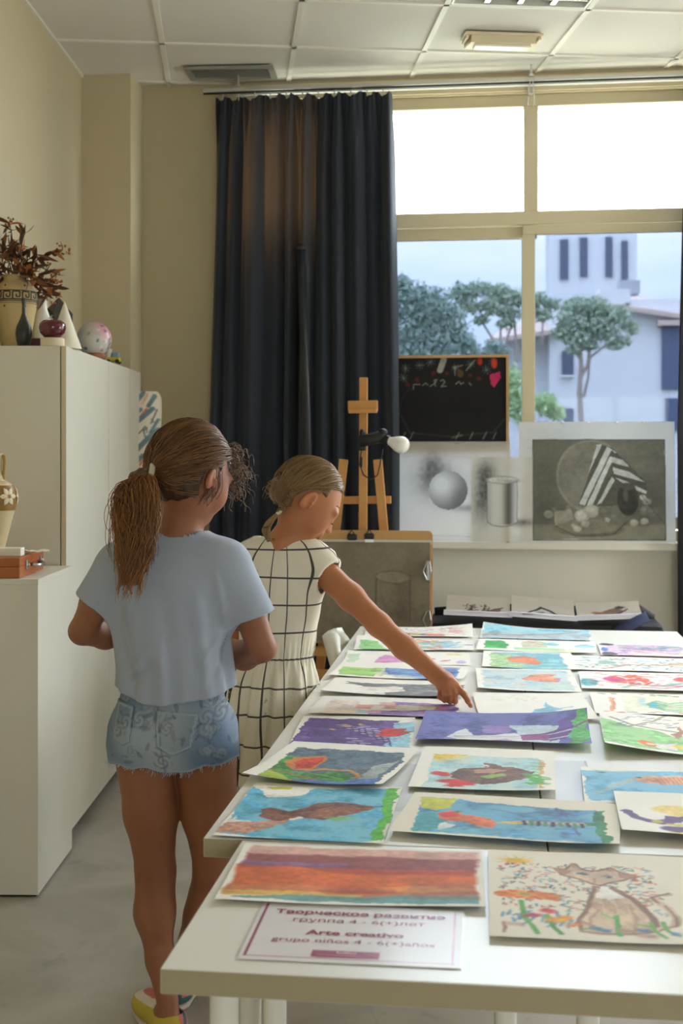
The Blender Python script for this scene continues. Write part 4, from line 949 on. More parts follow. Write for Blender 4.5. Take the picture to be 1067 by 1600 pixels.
# ================================================================== curtains
M_curtain = mat('navy_curtain', srgb(52, 60, 73), .9, bump=(500, .15), trans=(.20, (.075, .039, .016)), sheen=.15)
RAILZ = 3.168; RAILY = 5.985
def curtain(name, lab, x0t, x1t, x0b, x1b, folds, seed, y=RAILY, glow_stop=0):
    r = np.random.default_rng(seed); nx, nz = folds * 22, 64
    t = thing(name, lab, 'curtain', ((x0t + x1t) / 2, y, 0), group='dark blue curtains')
    s = np.linspace(0, 1, nx)[None, :]; q = np.linspace(0, 1, nz)[:, None] ** 1.3          # q 0 top .. 1 floor
    ztop, zbot = 3.142, .02
    warp = s + .05 * np.sin(s * 5.1 + seed) * s * (1 - s) * 2
    cw_ = np.cumsum(np.concatenate([[0], r.uniform(.55, 1.45, folds)])); cw_ = cw_ / cw_[-1]; warp = np.interp(s, cw_, np.linspace(0, 1, folds + 1)); ph = 2 * np.pi * folds * warp; amp = .036 + .016 * np.sin(s * 23 + seed) + .012 * np.sin(s * 11 + 2)
    gather = np.exp(-(q / .055) ** 2)
    drift = .35 * np.sin(q * 2.2 + s * 9)
    Yo = (amp * (1 - .45 * gather)) * (np.sin(ph + drift) + .35 * np.sin(2 * ph + 1.3 + drift)) + .014 * np.sin(q * 5 + s * 14)
    tuck = .012 * gather * np.sin(ph * 3 + .5)
    xt = x0t + (x1t - x0t) * s; xb = x0b + (x1b - x0b) * s; flow = np.clip(q * 1.9, 0, 1)
    X = xt * (1 - flow) + xb * flow + .012 * np.cos(ph + drift) * (1 - gather)
    Z = ztop + (zbot - ztop) * q + .012 * np.sin(ph + 1.2) * gather * (q < .01)
    P = np.stack([X - (x0t + x1t) / 2 + 0 * q, Yo + tuck, Z + 0 * s], -1)
    link_mesh('cloth', grid_mesh('cloth', P, None), M_curtain, t)
    if glow_stop:
        l0, l1 = int(nx * glow_stop), nx
        link_mesh('glow_stop', grid_mesh('glow_stop', P[:, l0:l1] + np.array([0, .035, 0]), None), mat('curtain_glow_stop', srgb(38, 40, 46), .9), t)  # unseen layer added to stop window glow, standing for doubled-up folds
    n = folds
    for k in range(n):
        xx = x0t + (x1t - x0t) * (k + .5) / n - (x0t + x1t) / 2
        MB().tube([(xx, 0, 3.13), (xx, 0, 3.163), (xx + .006, 0, 3.169)], .003, 6).build('hook', M_track, t)
    return t
cx_ = lambda u, v=400: at_y(u, v, RAILY).x
curtain('curtain', 'dark blue curtain hanging left of the window behind the easel', cx_(336), cx_(611), cx_(322), cx_(620), 11, 3, glow_stop=.56)
curtain('curtain', 'dark blue curtain edge at the right border of the picture', cx_(1068), cx_(1068) + .62, cx_(1056), cx_(1056) + .66, 8, 6)
t = thing('curtain_rail', 'double grey curtain rail running above the window', 'curtain rail', (0, RAILY, RAILZ))
xl, xr = cx_(318), 3.1
MB().span((xl, -.014, .004), (xr, .014, .024), bev=.003).build('front_track', M_track, t)
MB().span((xl + .12, .055, .004), (xr, .08, .022), bev=.003).build('rear_track', M_track, t)
MB().span((xl, -.004, -.004), (xr, .004, .003)).build('slot', M_black, t)
for u in (372, 830):
    x = cx_(u)
    b = MB().span((x - .012, -.02, .024), (x + .012, .13, .036), bev=.002).span((x - .012, .115, -.02), (x + .012, .152, .06), bev=.002).tube([(x, 0, .036), (x, 0, .085)], .006, 8)
    b.build('bracket', M_track, t)
for s in (-1, 1):
    x = cx_(830); MB().tube([(x + s * .004, -.02, .02), (x + s * .012, -.025, -.05), (x + s * .016, -.022, -.11)], .0025, 6).build('draw_cord', M_track, t)

# ================================================================== things on and under the sill
SILL = .975
def leaning_sheet(name, lab, cat, u0, v0, u1, v1, y, draw, cell, bg, seed, lean=.05, th=.0, z0=None, group=None, parent=None, m=None, back=None):
    """upright sheet whose face spans the outline (as seen) on the plane y; leans back by lean metres at its top"""
    a, b = at_y(u0, v0, y), at_y(u1, v1, y); zb = b.z if z0 is None else z0
    w, h = b.x - a.x, a.z - zb
    def to_local(u, v):
        q = at_y(u, v, y); return (q.x - a.x, a.z - q.z)
    A = Art(w, h, cell, bg, seed, to_local, 0); draw(A)
    k = 1 - A.Y / h
    P = np.stack([A.X - w / 2, lean * k, h - A.Y], -1)
    o = link_mesh(name, grid_mesh(name, P, A.colors()), m or M_draw); o.location = (a.x + w / 2, y, zb)
    if parent is not None:
        o.parent = parent; o.location = Vector(o.location) - parent.location
    if back:
        R = Matrix.Rotation(-math.atan2(lean, h), 3, 'X')
        MB().box((0, lean / 2 + back / 2 + .0008, h / 2), (w, back, math.hypot(h, lean)), R).build('backing', M_card, o)
    if lab: tag(o, lab, cat, group)
    return o, w, h
M_card = mat('card', srgb(236, 232, 220), .8)
# chalkboard
cb = thing('chalkboard', 'black chalkboard in a thin wooden frame leaning on the window', 'chalkboard', tuple(at_y(700, 700, 6.055).xy) + (SILL,))
def d_chalk(A):
    A.wob = .002
    A.ell(706, 632, .25, .12, (30, 30, 31), .8, wob=.02, e=.05); A.line([(622, 640), (640, 676), (700, 682), (770, 676), (788, 655)], .008, (70, 74, 74), .5); A.line([(622, 655), (628, 620), (640, 606)], .006, (70, 74, 74), .4)
    for (u, v) in ((633, 575), (655, 570), (672, 565), (760, 577), (735, 568), (712, 575), (630, 590), (770, 565)):
        for k in range(4):
            t_ = k * .8 + u; A.line([(u - 7 * math.cos(t_), v - 7 * math.sin(t_)), (u + 7 * math.cos(t_), v + 7 * math.sin(t_))], .004, [(160, 166, 160), (120, 130, 150), (100, 150, 110)][(u + k) % 3], .55)
    A.line([(693, 561), (687, 578)], .030, (176, 176, 168), .85); A.line([(708, 574), (722, 570)], .006, (160, 160, 156), .7); A.line([(711, 586), (710, 572)], .006, (160, 160, 156), .7); A.line([(728, 578), (742, 562)], .007, (160, 160, 156), .7)
    for (u, v) in ((650, 592), (677, 583), (636, 600), (699, 583), (734, 586), (749, 592)): A.ell(u, v, .010, .011, (130, 44, 42), .6, wob=.006)
    A.ell(750, 563, .012, .022, (206, 60, 40), .9); A.ell(772, 567, .015, .026, (206, 66, 40), .9); A.ell(719, 583, .015, .02, (120, 90, 40), .7)
    A.poly([(765, 585), (771, 583), (781, 580), (782, 590), (772, 606), (766, 600)], (196, 50, 96), .95)
    for g_ in ([(645, 608), (646, 600), (656, 600)], [(660, 602), (664, 598), (668, 601)], [(672, 603), (680, 598), (682, 593), (678, 594), (680, 603)], [(688, 595), (692, 593), (695, 597), (689, 604), (697, 603)], [(712, 600), (717, 596), (720, 600), (724, 598)], [(733, 598), (736, 602)]): A.line(g_, .0055, (150, 156, 150), .75)
    for u in (628, 640, 712, 734, 755, 770): A.line([(u, 686), (u + 5, 676)], .007, (150, 150, 140), .6)
    A.line([(706, 684), (722, 680)], .008, (150, 150, 120), .5)
Mc = attr_mat('chalked_slate', .85, .2)
o, w_, h_ = leaning_sheet('slate', None, None, 604, 559, 791, 700, 6.065, d_chalk, .0045, (33, 33, 35), 91, .03, parent=cb, m=Mc)
zo = o.location.z; hs_ = zo + h_
lx = o.location.x; M_frame = mat('frame_wood', srgb(206, 164, 110), .5, noise=(20, .3, srgb(180, 136, 86)))
Rl = Matrix.Rotation(-math.atan2(.03, h_), 3, 'X'); ly = 6.065 - cb.location.y; sl_ = .03 / h_
for sx in (-1, 1): MB().box((lx + sx * (w_ / 2 + .006), ly + .015 - sl_ * zo / 2, hs_ / 2), (.013, .02, hs_ + .01), Rl).build('frame', M_frame, cb)
MB().box((lx, ly + .031, hs_ + .005), (w_ + .025, .02, .013), Rl).build('frame', M_frame, cb); MB().box((lx, ly - .002, zo - .006), (w_ + .025, .02, .013), Rl).build('frame', M_frame, cb)
MB().box((lx, ly + .015 + .009, zo + h_ / 2), (w_, .008, h_), Rl).build('backing', M_black, cb)
# drawings
def shade_ell(A, u, v, r, dx, dy):
    x, y = A.p(u, v); d = np.hypot(A.X - x, A.Y - y) / r; l = np.hypot(A.X - x - dx * r, A.Y - y - dy * r) / r
    A.c = A.c * (1 - (d < 1)[..., None]) + (d < 1)[..., None] * np.array([.9, .89, .86]) * (1 - np.clip(l * .42 - .12, 0, .5))[..., None]
def smudge(A, u, v, rx, ry, k, rot=0):
    x, y = A.p(u, v); dx, dy = A.X - x, A.Y - y; c, n = math.cos(rot), math.sin(rot); dx, dy = dx * c + dy * n, -dx * n + dy * c
    A.c *= (1 - k * np.exp(-((dx / rx) ** 2 + (dy / ry) ** 2) * 1.2) * (1 + .5 * A.f1))[..., None]
def d_sphere(A):
    smudge(A, 680, 748, .10, .10, .38, .6); smudge(A, 676, 730, .05, .08, .3); smudge(A, 728, 794, .10, .02, .22)
    shade_ell(A, 700, 766, .094, -.35, -.3); smudge(A, 716, 772, .03, .06, .18, .3); A.line([(614, 836), (735, 838)], .003, (190, 186, 178), .6)
    A.rect(0, 0, A.w, .004, (206, 204, 198)); A.rect(0, .070, A.w, .074, (206, 204, 198), .6)
leaning_sheet('sphere_drawing', 'pencil drawing of a shaded ball on white paper on the sill', 'drawing', 609, 690, 797, 847, 6.035, d_sphere, .0042, (236, 233, 224), 92, .012, z0=SILL, group='study drawings on the sill')
def d_cyl(A):
    smudge(A, 757, 770, .05, .14, .5, .1); smudge(A, 757, 740, .04, .05, .3); smudge(A, 815, 817, .07, .02, .35)
    x0, y0 = A.p(761, 750); x1, y1 = A.p(808, 816); s = (A.X - x0) / (x1 - x0); rx = (x1 - x0) / 2; bot = y1 + .012 * np.sqrt(np.clip(1 - (2 * s - 1) ** 2, 0, 1)); top = y0
    ins = ((s > 0) & (s < 1) & (A.Y > top) & (A.Y < bot))[..., None]; sh = .92 - .42 * np.exp(-((s - .72) / .16) ** 2) - .1 * np.exp(-((s - .05) / .1) ** 2)
    A.c = np.where(ins, np.stack([sh, sh * .99, sh * .96], -1), A.c)
    A.line([(761, 750), (761, 816)], .0035, (120, 118, 112), .7, wob=.001); A.line([(808, 750), (808, 816)], .0035, (120, 118, 112), .7, wob=.001); A.line([(761, 816), (770, 821), (785, 823), (800, 821), (808, 816)], .004, (110, 108, 104), .7, wob=.001)
    A.ell(784.5, 750, rx + .003, .018, (130, 128, 122), wob=0); A.ell(784.5, 750, rx, .016, (232, 230, 222), wob=0); smudge(A, 797, 752, .05, .008, .2)
leaning_sheet('cylinder_drawing', 'pencil drawing of a shaded cylinder on white paper on the sill', 'drawing', 736, 714, 832, 848, 6.022, d_cyl, .0035, (240, 237, 228), 93, .012, z0=SILL, group='study drawings on the sill')
def d_still(A):
    A.wob = .003
    x0, y0 = A.p(833, 687); x1, y1 = A.p(1040, 844)
    A.rect(x0, y0, x1, y1, (126, 120, 100), var=.1, e=.002); A.rect(x0, y1 - .07, x1, y1, (152, 146, 122), .9, var=.08)
    smudge(A, 860, 730, .2, .2, .12); smudge(A, 1010, 790, .12, .14, .2); smudge(A, 850, 800, .1, .1, .2)
    A.ell(924, 744, .165, .175, (150, 142, 120), wob=.002); A.ell(925, 744, .152, .163, (118, 111, 94), wob=.002); A.ell(922, 744, .148, .160, (136, 128, 108), wob=.002)
    tri = [(937, 694), (958, 700), (1010, 752), (1012, 770), (985, 790), (920, 792), (904, 790)]
    A.poly(tri, (98, 92, 76), wob=.002); W2 = (216, 212, 194)
    for q in ([(934, 694), (942, 694), (920, 740), (919, 742)], [(950, 697), (956, 704), (914, 790), (905, 788)], [(953, 715), (957, 722), (926, 790), (917, 790)], [(957, 745), (962, 750), (940, 786), (933, 789)], [(950, 698), (966, 708), (962, 708)], [(953, 713), (975, 719), (985, 730), (954, 722)], [(958, 730), (984, 737), (1010, 754), (960, 740)], [(962, 746), (980, 752), (1012, 768), (1010, 772), (985, 762)]): A.poly(q, W2, .92, wob=.001)
    A.ell(982, 780, .052, .075, (66, 62, 52), var=.2); A.ell(982, 760, .036, .02, (96, 90, 76)); A.ell(978, 775, .012, .03, (110, 104, 90), .6)
    A.ell(920, 826, .165, .04, (120, 112, 92)); A.ell(918, 822, .15, .034, (140, 132, 110)); A.line([(868, 822), (900, 838), (960, 834), (980, 815)], .006, (90, 84, 70), .8)
    A.poly([(866, 800), (894, 796), (897, 812), (868, 822)], (160, 152, 128)); A.poly([(866, 800), (894, 796), (890, 790), (862, 794)], (134, 126, 106)); A.ell(857, 804, .024, .018, (150, 142, 120)); A.ell(876, 792, .03, .02, (110, 102, 86))
    for (u, v, r, c) in ((910, 806, .034, (186, 178, 154)), (924, 799, .038, (176, 168, 142)), (898, 822, .014, (170, 162, 140)), (903, 826, .018, (190, 182, 160)), (915, 818, .02, (176, 168, 146)), (992, 816, .02, (176, 168, 146)), (1008, 814, .018, (176, 168, 146)), (950, 812, .012, (186, 180, 160)), (960, 808, .016, (130, 122, 104)), (945, 800, .03, (120, 112, 94)), (1012, 784, .02, (150, 142, 122)), (1006, 778, .014, (196, 188, 168)), (1010, 798, .028, (130, 122, 104)), (1020, 800, .03, (116, 108, 90))): A.ell(u, v, r, r * .8, c); A.ell(u - 2, v - 2, r * .5, r * .35, tuple(min(255, q + 22) for q in c), .8)
    A.ell(910, 806, .018, .014, (206, 198, 176)); A.line([(1000, 770), (1035, 815)], .006, (86, 80, 66), .5)
    A.line([(833, 687), (1040, 687), (1040, 844), (833, 844), (833, 687)], .004, (70, 66, 56), .9, wob=0)
sl, w_, h_ = leaning_sheet('framed_still_life', 'large grey still-life drawing with a striped cloth in a white mount', 'drawing', 811, 659, 1056, 850, 6.03, d_still, .0036, (238, 235, 224), 94, .05, z0=SILL)
for k in range(5):      # shiny clips along the mount
    u = (880, 920, 965, 1008)[k % 4]
    q = at_y(u, 659 if k < 4 else 850, 6.03) - Vector(sl.location)
    if k < 4: MB().box((q.x, .051, h_ - .002), (.014, .008, .012), bev=.002).build('clip', M_steel, sl)

# long black case behind the tables with three animal pictures
M_case = mat('black_nylon', srgb(16, 17, 22), .65, bump=(300, .2))
ca, cb_ = at_y(668, 945, 5.18), at_y(1040, 945, 5.18)
bx = thing('black_case', 'long black padded case standing behind the tables under the window', 'case', ((ca.x + cb_.x) / 2, 5.36, 0))
wc = cb_.x - ca.x
MB().box((0, 0, .35), (wc, .34, .70), bev=.03).build('body', M_case, bx, angle=40)
zc = .70
MB().tube([(-wc / 2 + .02, .06, zc + .0), (-wc / 4, .06, zc + .015), (wc / 4, .06, zc + .01), (wc / 2 - .10, .05, zc + .03), (wc / 2 - .02, .04, zc - .005)], [.03, .035, .035, .04, .02], 12, flat=.9).build('lid_roll', M_case, bx, True)
MB().tube([(wc / 2 - .20, -.172, zc - .035), (wc / 2 - .14, -.175, zc + .0), (wc / 2 - .07, -.172, zc + .035)], .022, 8, flat=.25, up=(0, 0, 1)).build('strap', mat('blue_strap', srgb(58, 66, 104), .7), bx, True)
def d_giraffe(A):
    A.ell(742, 951, .028, .012, (200, 170, 140), wob=.002); A.poly([(728, 951), (735, 942), (742, 949)], (110, 84, 70)); A.line([(735, 948), (738, 940)], .006, (90, 66, 56)); A.line([(756, 948), (758, 940)], .006, (90, 66, 56)); A.poly([(752, 948), (770, 945), (788, 942), (775, 952)], (140, 108, 92)); A.ell(740, 955, .035, .008, (130, 100, 86), .7); A.dabs(40, (.07, .05, .18, .12), [(90, 66, 56), (150, 120, 100)], .014, .005)
def d_badger(A):
    A.poly([(818, 958), (834, 948), (850, 946), (872, 952), (860, 960), (835, 964)], (236, 232, 226), wob=.002); A.line([(818, 960), (830, 950), (845, 944), (860, 948), (873, 956)], .012, (60, 56, 58)); A.ell(846, 951, .012, .006, (60, 56, 58)); A.ell(870, 956, .012, .006, (50, 46, 48)); A.line([(815, 962), (835, 958)], .01, (120, 112, 110), .7)
def d_squirrel(A):
    A.poly([(916, 956), (935, 950), (960, 946), (978, 950), (950, 960)], (150, 120, 100), wob=.003); A.ell(935, 950, .03, .010, (190, 140, 100)); A.ell(968, 946, .022, .010, (86, 80, 84)); A.ell(924, 957, .024, .008, (90, 84, 84)); A.line([(922, 960), (955, 956), (980, 948)], .008, (70, 60, 60), .7)
def card_on_case(lab, u0, u1, vt, vb, draw, seed, yaw_):
    """a sheet propped up: lower lip lies on the case, the picture leans back on the roll"""
    y0, y1 = 5.20, 5.36; c = at_y((u0 + u1) / 2, vb, y0); w = at_y(u1, vb, y0).x - at_y(u0, vb, y0).x; zt = at_y((u0 + u1) / 2, vt, y1).z
    h = math.hypot(y1 - y0, zt - c.z)
    def to_local(u, v):
        # intersect the sheet's plane
        r = ray(u, v); n = Vector((0, zt - c.z, -(y1 - y0))).normalized(); k = (Vector((c.x, y0, c.z)) - EYEV).dot(n) / r.dot(n); p = EYEV + r * k
        return (p.x - c.x + w / 2, h - math.hypot(p.y - y0, p.z - c.z) * (1 if p.y > y0 else -1))
    A = Art(w, h, .004, (238, 228, 214), seed, to_local, 0); draw(A); k = 1 - A.Y / h
    P = np.stack([A.X - w / 2, (y1 - y0) * k, (zt - c.z) * k + .018 * np.sin(np.pi * k) * (-1) + .008 * (A.X / w - .5) ** 2], -1)
    o = link_mesh('animal_picture', grid_mesh('animal_picture', P, A.colors()), M_draw); o.location = (c.x, y0, c.z); o.rotation_euler = (0, yaw_, 0)
    MB().add([(-w / 2 - .008, -.012, -.014), (w / 2 + .008, -.012, -.014), (w / 2 + .008, .02, .004), (-w / 2 - .008, .02, .004)], [(0, 1, 2, 3)]).build('lower_sheet', mat('bluish_paper', srgb(214, 214, 226), .7), o)
    tag(o, lab, 'picture', 'animal pictures on the black case'); return o
card_on_case('picture of a horned giraffe head propped on the black case', 696, 797, 932, 957, d_giraffe, 95, .03)
card_on_case('picture of a black and white badger head propped on the black case', 799, 899, 934, 961, d_badger, 96, .06)
card_on_case('rightmost animal picture on the black case, a furry brown and grey animal', 903, 1005, 941, 962, d_squirrel, 97, -.05)

# ================================================================== easel with board, lamp, pole, chair
M_easel = mat('easel_wood', srgb(206, 152, 88), .5, noise=(14, .5, srgb(182, 126, 66)), bump=(60, .05))
M_ply = mat('board_wood', srgb(196, 152, 98), .55, noise=(8, .4, srgb(176, 130, 78)))
EY = 5.25
es = thing('easel', 'wooden studio easel standing in front of the dark curtain', 'easel', tuple(at_y(567, 800, EY).xy) + (0,))
def ebar(name, u0, v0, u1, v1, wpx, y, dep=.025, y1=None):
    a, b = at_y(u0, v0, y), at_y(u1, v1, y if y1 is None else y1); wd = wpx * y / FPX
    d = (b - a); R = d.to_track_quat('Z', 'Y').to_matrix()
    # wide side faces the camera
    zx = d.normalized(); yx = Vector((0, 1, 0)); xx = yx.cross(zx).normalized(); yx = zx.cross(xx)
    R = Matrix((xx, yx, zx)).transposed()
    return MB().box((a + b) / 2, (wd, dep, d.length), R, bev=.003).build(name, M_easel, es, world=True)
ebar('mast', 568, 590, 566, 1180, 13, EY)
cl = ebar('top_clamp', 544, 635, 590, 634, 17, EY - .03, .03)
MB().lathe([(.006, 0), (.016, .002), (.016, .016), (.006, .018)], 12, at_y(567, 634, EY - .02) + Vector((0, .03, 0)), axis=(0, 1, 0)).build('clamp_knob', M_easel, es, world=True)
ebar('clamp_lip', 545, 643, 589, 642, 6, EY - .045, .035)
ebar('leg', 537, 718, 472, 1290, 14, EY + .02); ebar('leg', 590, 718, 640, 1290, 14, EY + .02)
ebar('crossbar', 500, 782, 611, 781, 12, EY + .045)
ebar('leg', 566, 800, 566, 1180, 12, EY + .06, .025, EY + .75)
ebar('shelf_bar', 470, 1017, 680, 1021, 13, EY - .07, .05); ebar('shelf_bar', 470, 1052, 620, 1055, 12, EY - .03, .04)
# drawing board with a grey study
bd = thing('drawing_board', 'wooden drawing board with a grey study of a cylinder clipped on the easel', 'drawing board', tuple(at_y(560, 1000, EY - .12).xy) + (at_y(560, 1012, EY - .12).z,))
BY = EY - .12
a, b = at_y(438, 829, BY), at_y(675, 1008, BY)
def bcorner(x0, x1, z0, z1, r=.02, n=5):
    pts = []
    for (cx, cz, t0) in ((x1 - r, z0 + r, -math.pi / 2), (x1 - r, z1 - r, 0), (x0 + r, z1 - r, math.pi / 2), (x0 + r, z0 + r, math.pi)):
        for k in range(n): t_ = t0 + k * math.pi / 2 / (n - 1); pts.append((cx + r * math.cos(t_), cz + r * math.sin(t_)))
    return pts
pl = bcorner(a.x, b.x, b.z, a.z); LB = .05
m = MB(); n = len(pl)
ff = lambda z: LB * (z - b.z) / (a.z - b.z)
m.add([(x, BY + ff(z), z) for x, z in pl] + [(x, BY + ff(z) + .014, z) for x, z in pl], [tuple(range(n)), tuple(range(n, 2 * n))[::-1]] + [(i, n + i, n + (i + 1) % n, (i + 1) % n) for i in range(n)])
m.build('board', M_ply, bd, world=True)
def d_study(A):
    A.wob = .004
    A.put(np.ones_like(A.X), (128, 118, 100), var=.08); smudge(A, 600, 960, .2, .1, .1); smudge(A, 540, 900, .12, .2, .05)
    A.poly([(587, 905), (640, 905), (640, 1000), (588, 1000)], (122, 112, 96), wob=.003); smudge(A, 628, 950, .05, .14, .16); A.ell(613, 903, .068, .022, (140, 130, 112)); A.line([(587, 905), (587, 968)], .007, (88, 80, 70), .8); A.line([(640, 905), (640, 985)], .007, (88, 80, 70), .8); A.ell(613, 903, .072, .026, (92, 84, 72)); A.ell(613, 903, .068, .022, (140, 130, 112))
    A.ell(613, 903, .06, .017, (134, 124, 106)); A.poly([(640, 950), (662, 946), (664, 985), (640, 990)], (112, 103, 89), .8); A.line([(500, 945), (545, 930), (585, 925)], .005, (106, 98, 84), .6); A.poly([(500, 965), (560, 940), (585, 960), (540, 995)], (118, 108, 92), .8)
o, w_, h_ = leaning_sheet('study_sheet', None, None, 445, 847, 671, 1006, BY - .004, d_study, .0045, (128, 118, 100), 98, LB * .88, parent=bd, m=attr_mat('grey_study', .8, .2))
top = at_y(445, 845, BY - .006); tr = at_y(674, 852, BY - .006)
MB().span((top.x, BY + LB * .84, tr.z), (tr.x, BY + LB * .9 + .003, top.z + .004)).build('sheet_edge', mat('plastic_strip', srgb(206, 202, 186), .35), bd, world=True)
def bulldog(u, v, vert):
    q = at_y(u, v, BY + .02); m = MB()
    if vert: m.box(q, (.02, .02, .085), bev=.006).tube([q + Vector((-.006, -.014, -.035)), q + Vector((-.02, -.016, 0)), q + Vector((-.006, -.014, .035))], .003, 6).tube([q + Vector((.006, -.014, -.035)), q + Vector((.012, -.018, 0)), q + Vector((.006, -.014, .035))], .003, 6)
    else: m.box(q, (.04, .03, .026), bev=.006).tube([q + Vector((-.012, -.01, .012)), q + Vector((0, -.012, .03)), q + Vector((.012, -.01, .012))], .0025, 6)
    m.build('clip', M_steel if vert else M_black, bd, world=True)
bulldog(669, 892, True); bulldog(669, 968, True); bulldog(577, 838, False); bulldog(550, 839, False)
MB().box(at_y(577, 845, BY - .01), (.036, .004, .012), bev=.001).build('paper_tab', mat('tab_white', srgb(246, 246, 244), .5), bd, world=True)
# clamp lamp with a bare bulb
cl = thing('clamp_lamp', 'black clamp lamp with a bare white bulb fixed to the easel mast', 'lamp', tuple(at_y(568, 690, EY - .05)))
LYY = EY - .05
def lp(u, v, dy=0): return at_y(u, v, LYY + dy)
MB().tube([lp(562, 690), lp(580, 686), lp(596, 682), lp(600, 684)], [.026, .024, .026, .022], 14).build('arm', M_black, cl, True, world=True)
MB().sphere(lp(566, 677), (.012, .02, .02), 12, 8).sphere(lp(598, 676), (.022, .022, .018), 12, 8).build('swivel', M_black, cl, True, world=True)
MB().box(lp(566, 695, .02), (.03, .06, .05), bev=.006).build('clamp', M_black, cl, world=True)
ax = (lp(612, 690) - lp(597, 685)).normalized(); ax = Vector((ax.x, -.35, ax.z)).normalized(); c0 = lp(597, 685)
MB().lathe([(.0, 0), (.0205, .0), (.021, .03), (.018, .034)], 18, c0, axis=ax).build('socket', M_black, cl, True, world=True)
MB().lathe([(.015, .03), (.017, .036), (.022, .05), (.031, .068), (.036, .086), (.036, .098), (.031, .112), (.02, .121), (.006, .1245), (0, .125)], 24, c0, axis=ax).build('bulb', mat('opal_bulb', srgb(244, 242, 240), .25), cl, True, world=True)
MB().tube([lp(598, 700), lp(594, 725), lp(590, 742), lp(580, 750), lp(568, 742), lp(562, 726), lp(564, 708), lp(566, 700)], .0028, 6).build('cable', M_black, cl, True, world=True)
MB().box(lp(564, 722, -.004), (.012, .012, .045), bev=.004).build('switch', M_black, cl, world=True)
# dark pole leaning at the curtain
pa, pb = at_y(470, 384, 5.78), at_y(481, 720, 5.74)
dirp = (pb - pa).normalized(); foot = pa + dirp * ((0 - pa.z) / dirp.z)
po = thing('dark_pole', 'slim black pole standing upright against the curtain', 'pole', tuple(foot))
MB().tube([foot, pa], .0205, 14).build('tube', mat('pole_black', srgb(34, 38, 46), .35), po, True, world=True)
MB().tube([pa - dirp * .002 , pa + dirp * .022], .0235, 14).build('end_cap', M_black, po, True, world=True)
MB().lathe([(.05, 0), (.05, .006), (.026, .014)], 16, foot).build('foot_plate', M_black, po, True, world=True)
# white chair pushed under the far table
M_chair = mat('white_plastic', srgb(226, 224, 212), .35)
M_chair2 = mat('grey_plastic', srgb(206, 206, 196), .35)

chx, chy = -.275, 4.33
ch = thing('white_chair', 'white plastic chair at the far left corner of the tables', 'chair', (chx, chy, 0), 0)
def shell_back():
    n, k = 12, 8; vs = []; fs = []
    for i in range(n + 1):
        for j in range(k + 1):
            t_ = i / n; s = (j / k - .5) * 2
            wy = .19 * math.sqrt(max(0, 1 - (max(0, t_ - .55) / .47) ** 2)) if t_ > .55 else .19
            y = s * wy; z = .45 + .315 * t_; x = -.19 - .10 * t_ + .05 * (s * s)
            vs.append((x, y, z))
    for i in range(n):
        for j in range(k): q = i * (k + 1) + j; fs.append((q, q + 1, q + k + 2, q + k + 1))
    return vs, fs
# seen from the girls' side: the backrest is a rounded plastic shell whose edge points to the camera
def chair_part(name, quads, th, m):
    me = bpy.data.meshes.new(name); me.from_pydata(quads[0], [], quads[1]); me.update()
    bm = bmesh.new(); bm.from_mesh(me); bmesh.ops.solidify(bm, geom=bm.faces[:], thickness=th); bm.to_mesh(me); bm.free()
    o = link_mesh(name, me, m, ch, smooth=True); return o
chair_part('backrest', shell_back(), .022, M_chair)
sv, sf = [], []
for i in range(9):
    for j in range(9):
        x = -.20 + .40 * i / 8; y = -.20 + .40 * j / 8; sv.append((x, y * (1 - .06 * (i / 8) ** 2), .445 - .02 * math.sin(math.pi * i / 8) + .008 * ((j / 4) - 1) ** 2))
for i in range(8):
    for j in range(8): q = i * 9 + j; sf.append((q, q + 9, q + 10, q + 1))
chair_part('seat', (sv, sf), .016, M_chair)
for sx in (-1, 1):
    for sy in (-1, 1): MB().tube([(sx * .15, sy * .15, .43), (sx * .20, sy * .19, 0)], [.013, .011], 10).build('leg', M_steel, ch, True)
# ================================================================== on the cabinets
cR = rotz(CA)
def cabp(u, v, z=None, back=0.0):          # a point on the tall cabinet's top by sight
    return at_z(u, v, z)
ZT = TH
def ondepth(u, d, z0): p = at_d(u, 700, d); return Vector((p.x, p.y, z0))
M_clay = mat('cream_clay', srgb(206, 182, 132), .6, noise=(8, .35, srgb(190, 164, 112)))
M_ink2 = mat('dark_glaze', srgb(46, 42, 36), .6)
S_ = lambda px, d: px * d / FPX
# greek vase
d = 4.72; vp = ondepth(25, d, ZT); k = d / FPX
va = thing('greek_vase', 'cream Greek style vase with a key pattern band holding dried stems', 'vase', tuple(vp))
zz = lambda v: EYE + (HORIZ - v) * k - ZT
prof = [(.0, .0), (22 * k, .0), (25 * k, zz(520)), (31 * k, zz(480)), (33 * k, zz(466)), (32 * k, zz(455)), (27 * k, zz(446)), (20 * k, zz(440)), (18.5 * k, zz(436)), (20 * k, zz(433)), (20.5 * k, zz(431)), (18 * k, zz(431)), (15 * k, zz(438)), (0, zz(440))]
prof = [(r, max(0, z)) for r, z in prof]
MB().lathe(prof, 40, cap=False).build('body', M_clay, va, True)
rv = lambda z: np.interp(z, [p[1] for p in prof[1:8]], [p[0] for p in prof[1:8]]) + .0012
def ring(z, wd): 
    r = rv(z); return MB().lathe([(r - .001, z - wd / 2), (r, z - wd / 2), (r, z + wd / 2), (r - .001, z + wd / 2)], 40, cap=False)
za, zb_ = zz(473), zz(457)
for z_, w_ in ((za, .003), (zb_, .003), (zz(476), .0015)): ring(z_, w_).build('painted_ring', M_ink2, va)
key = MB(); NK = 14
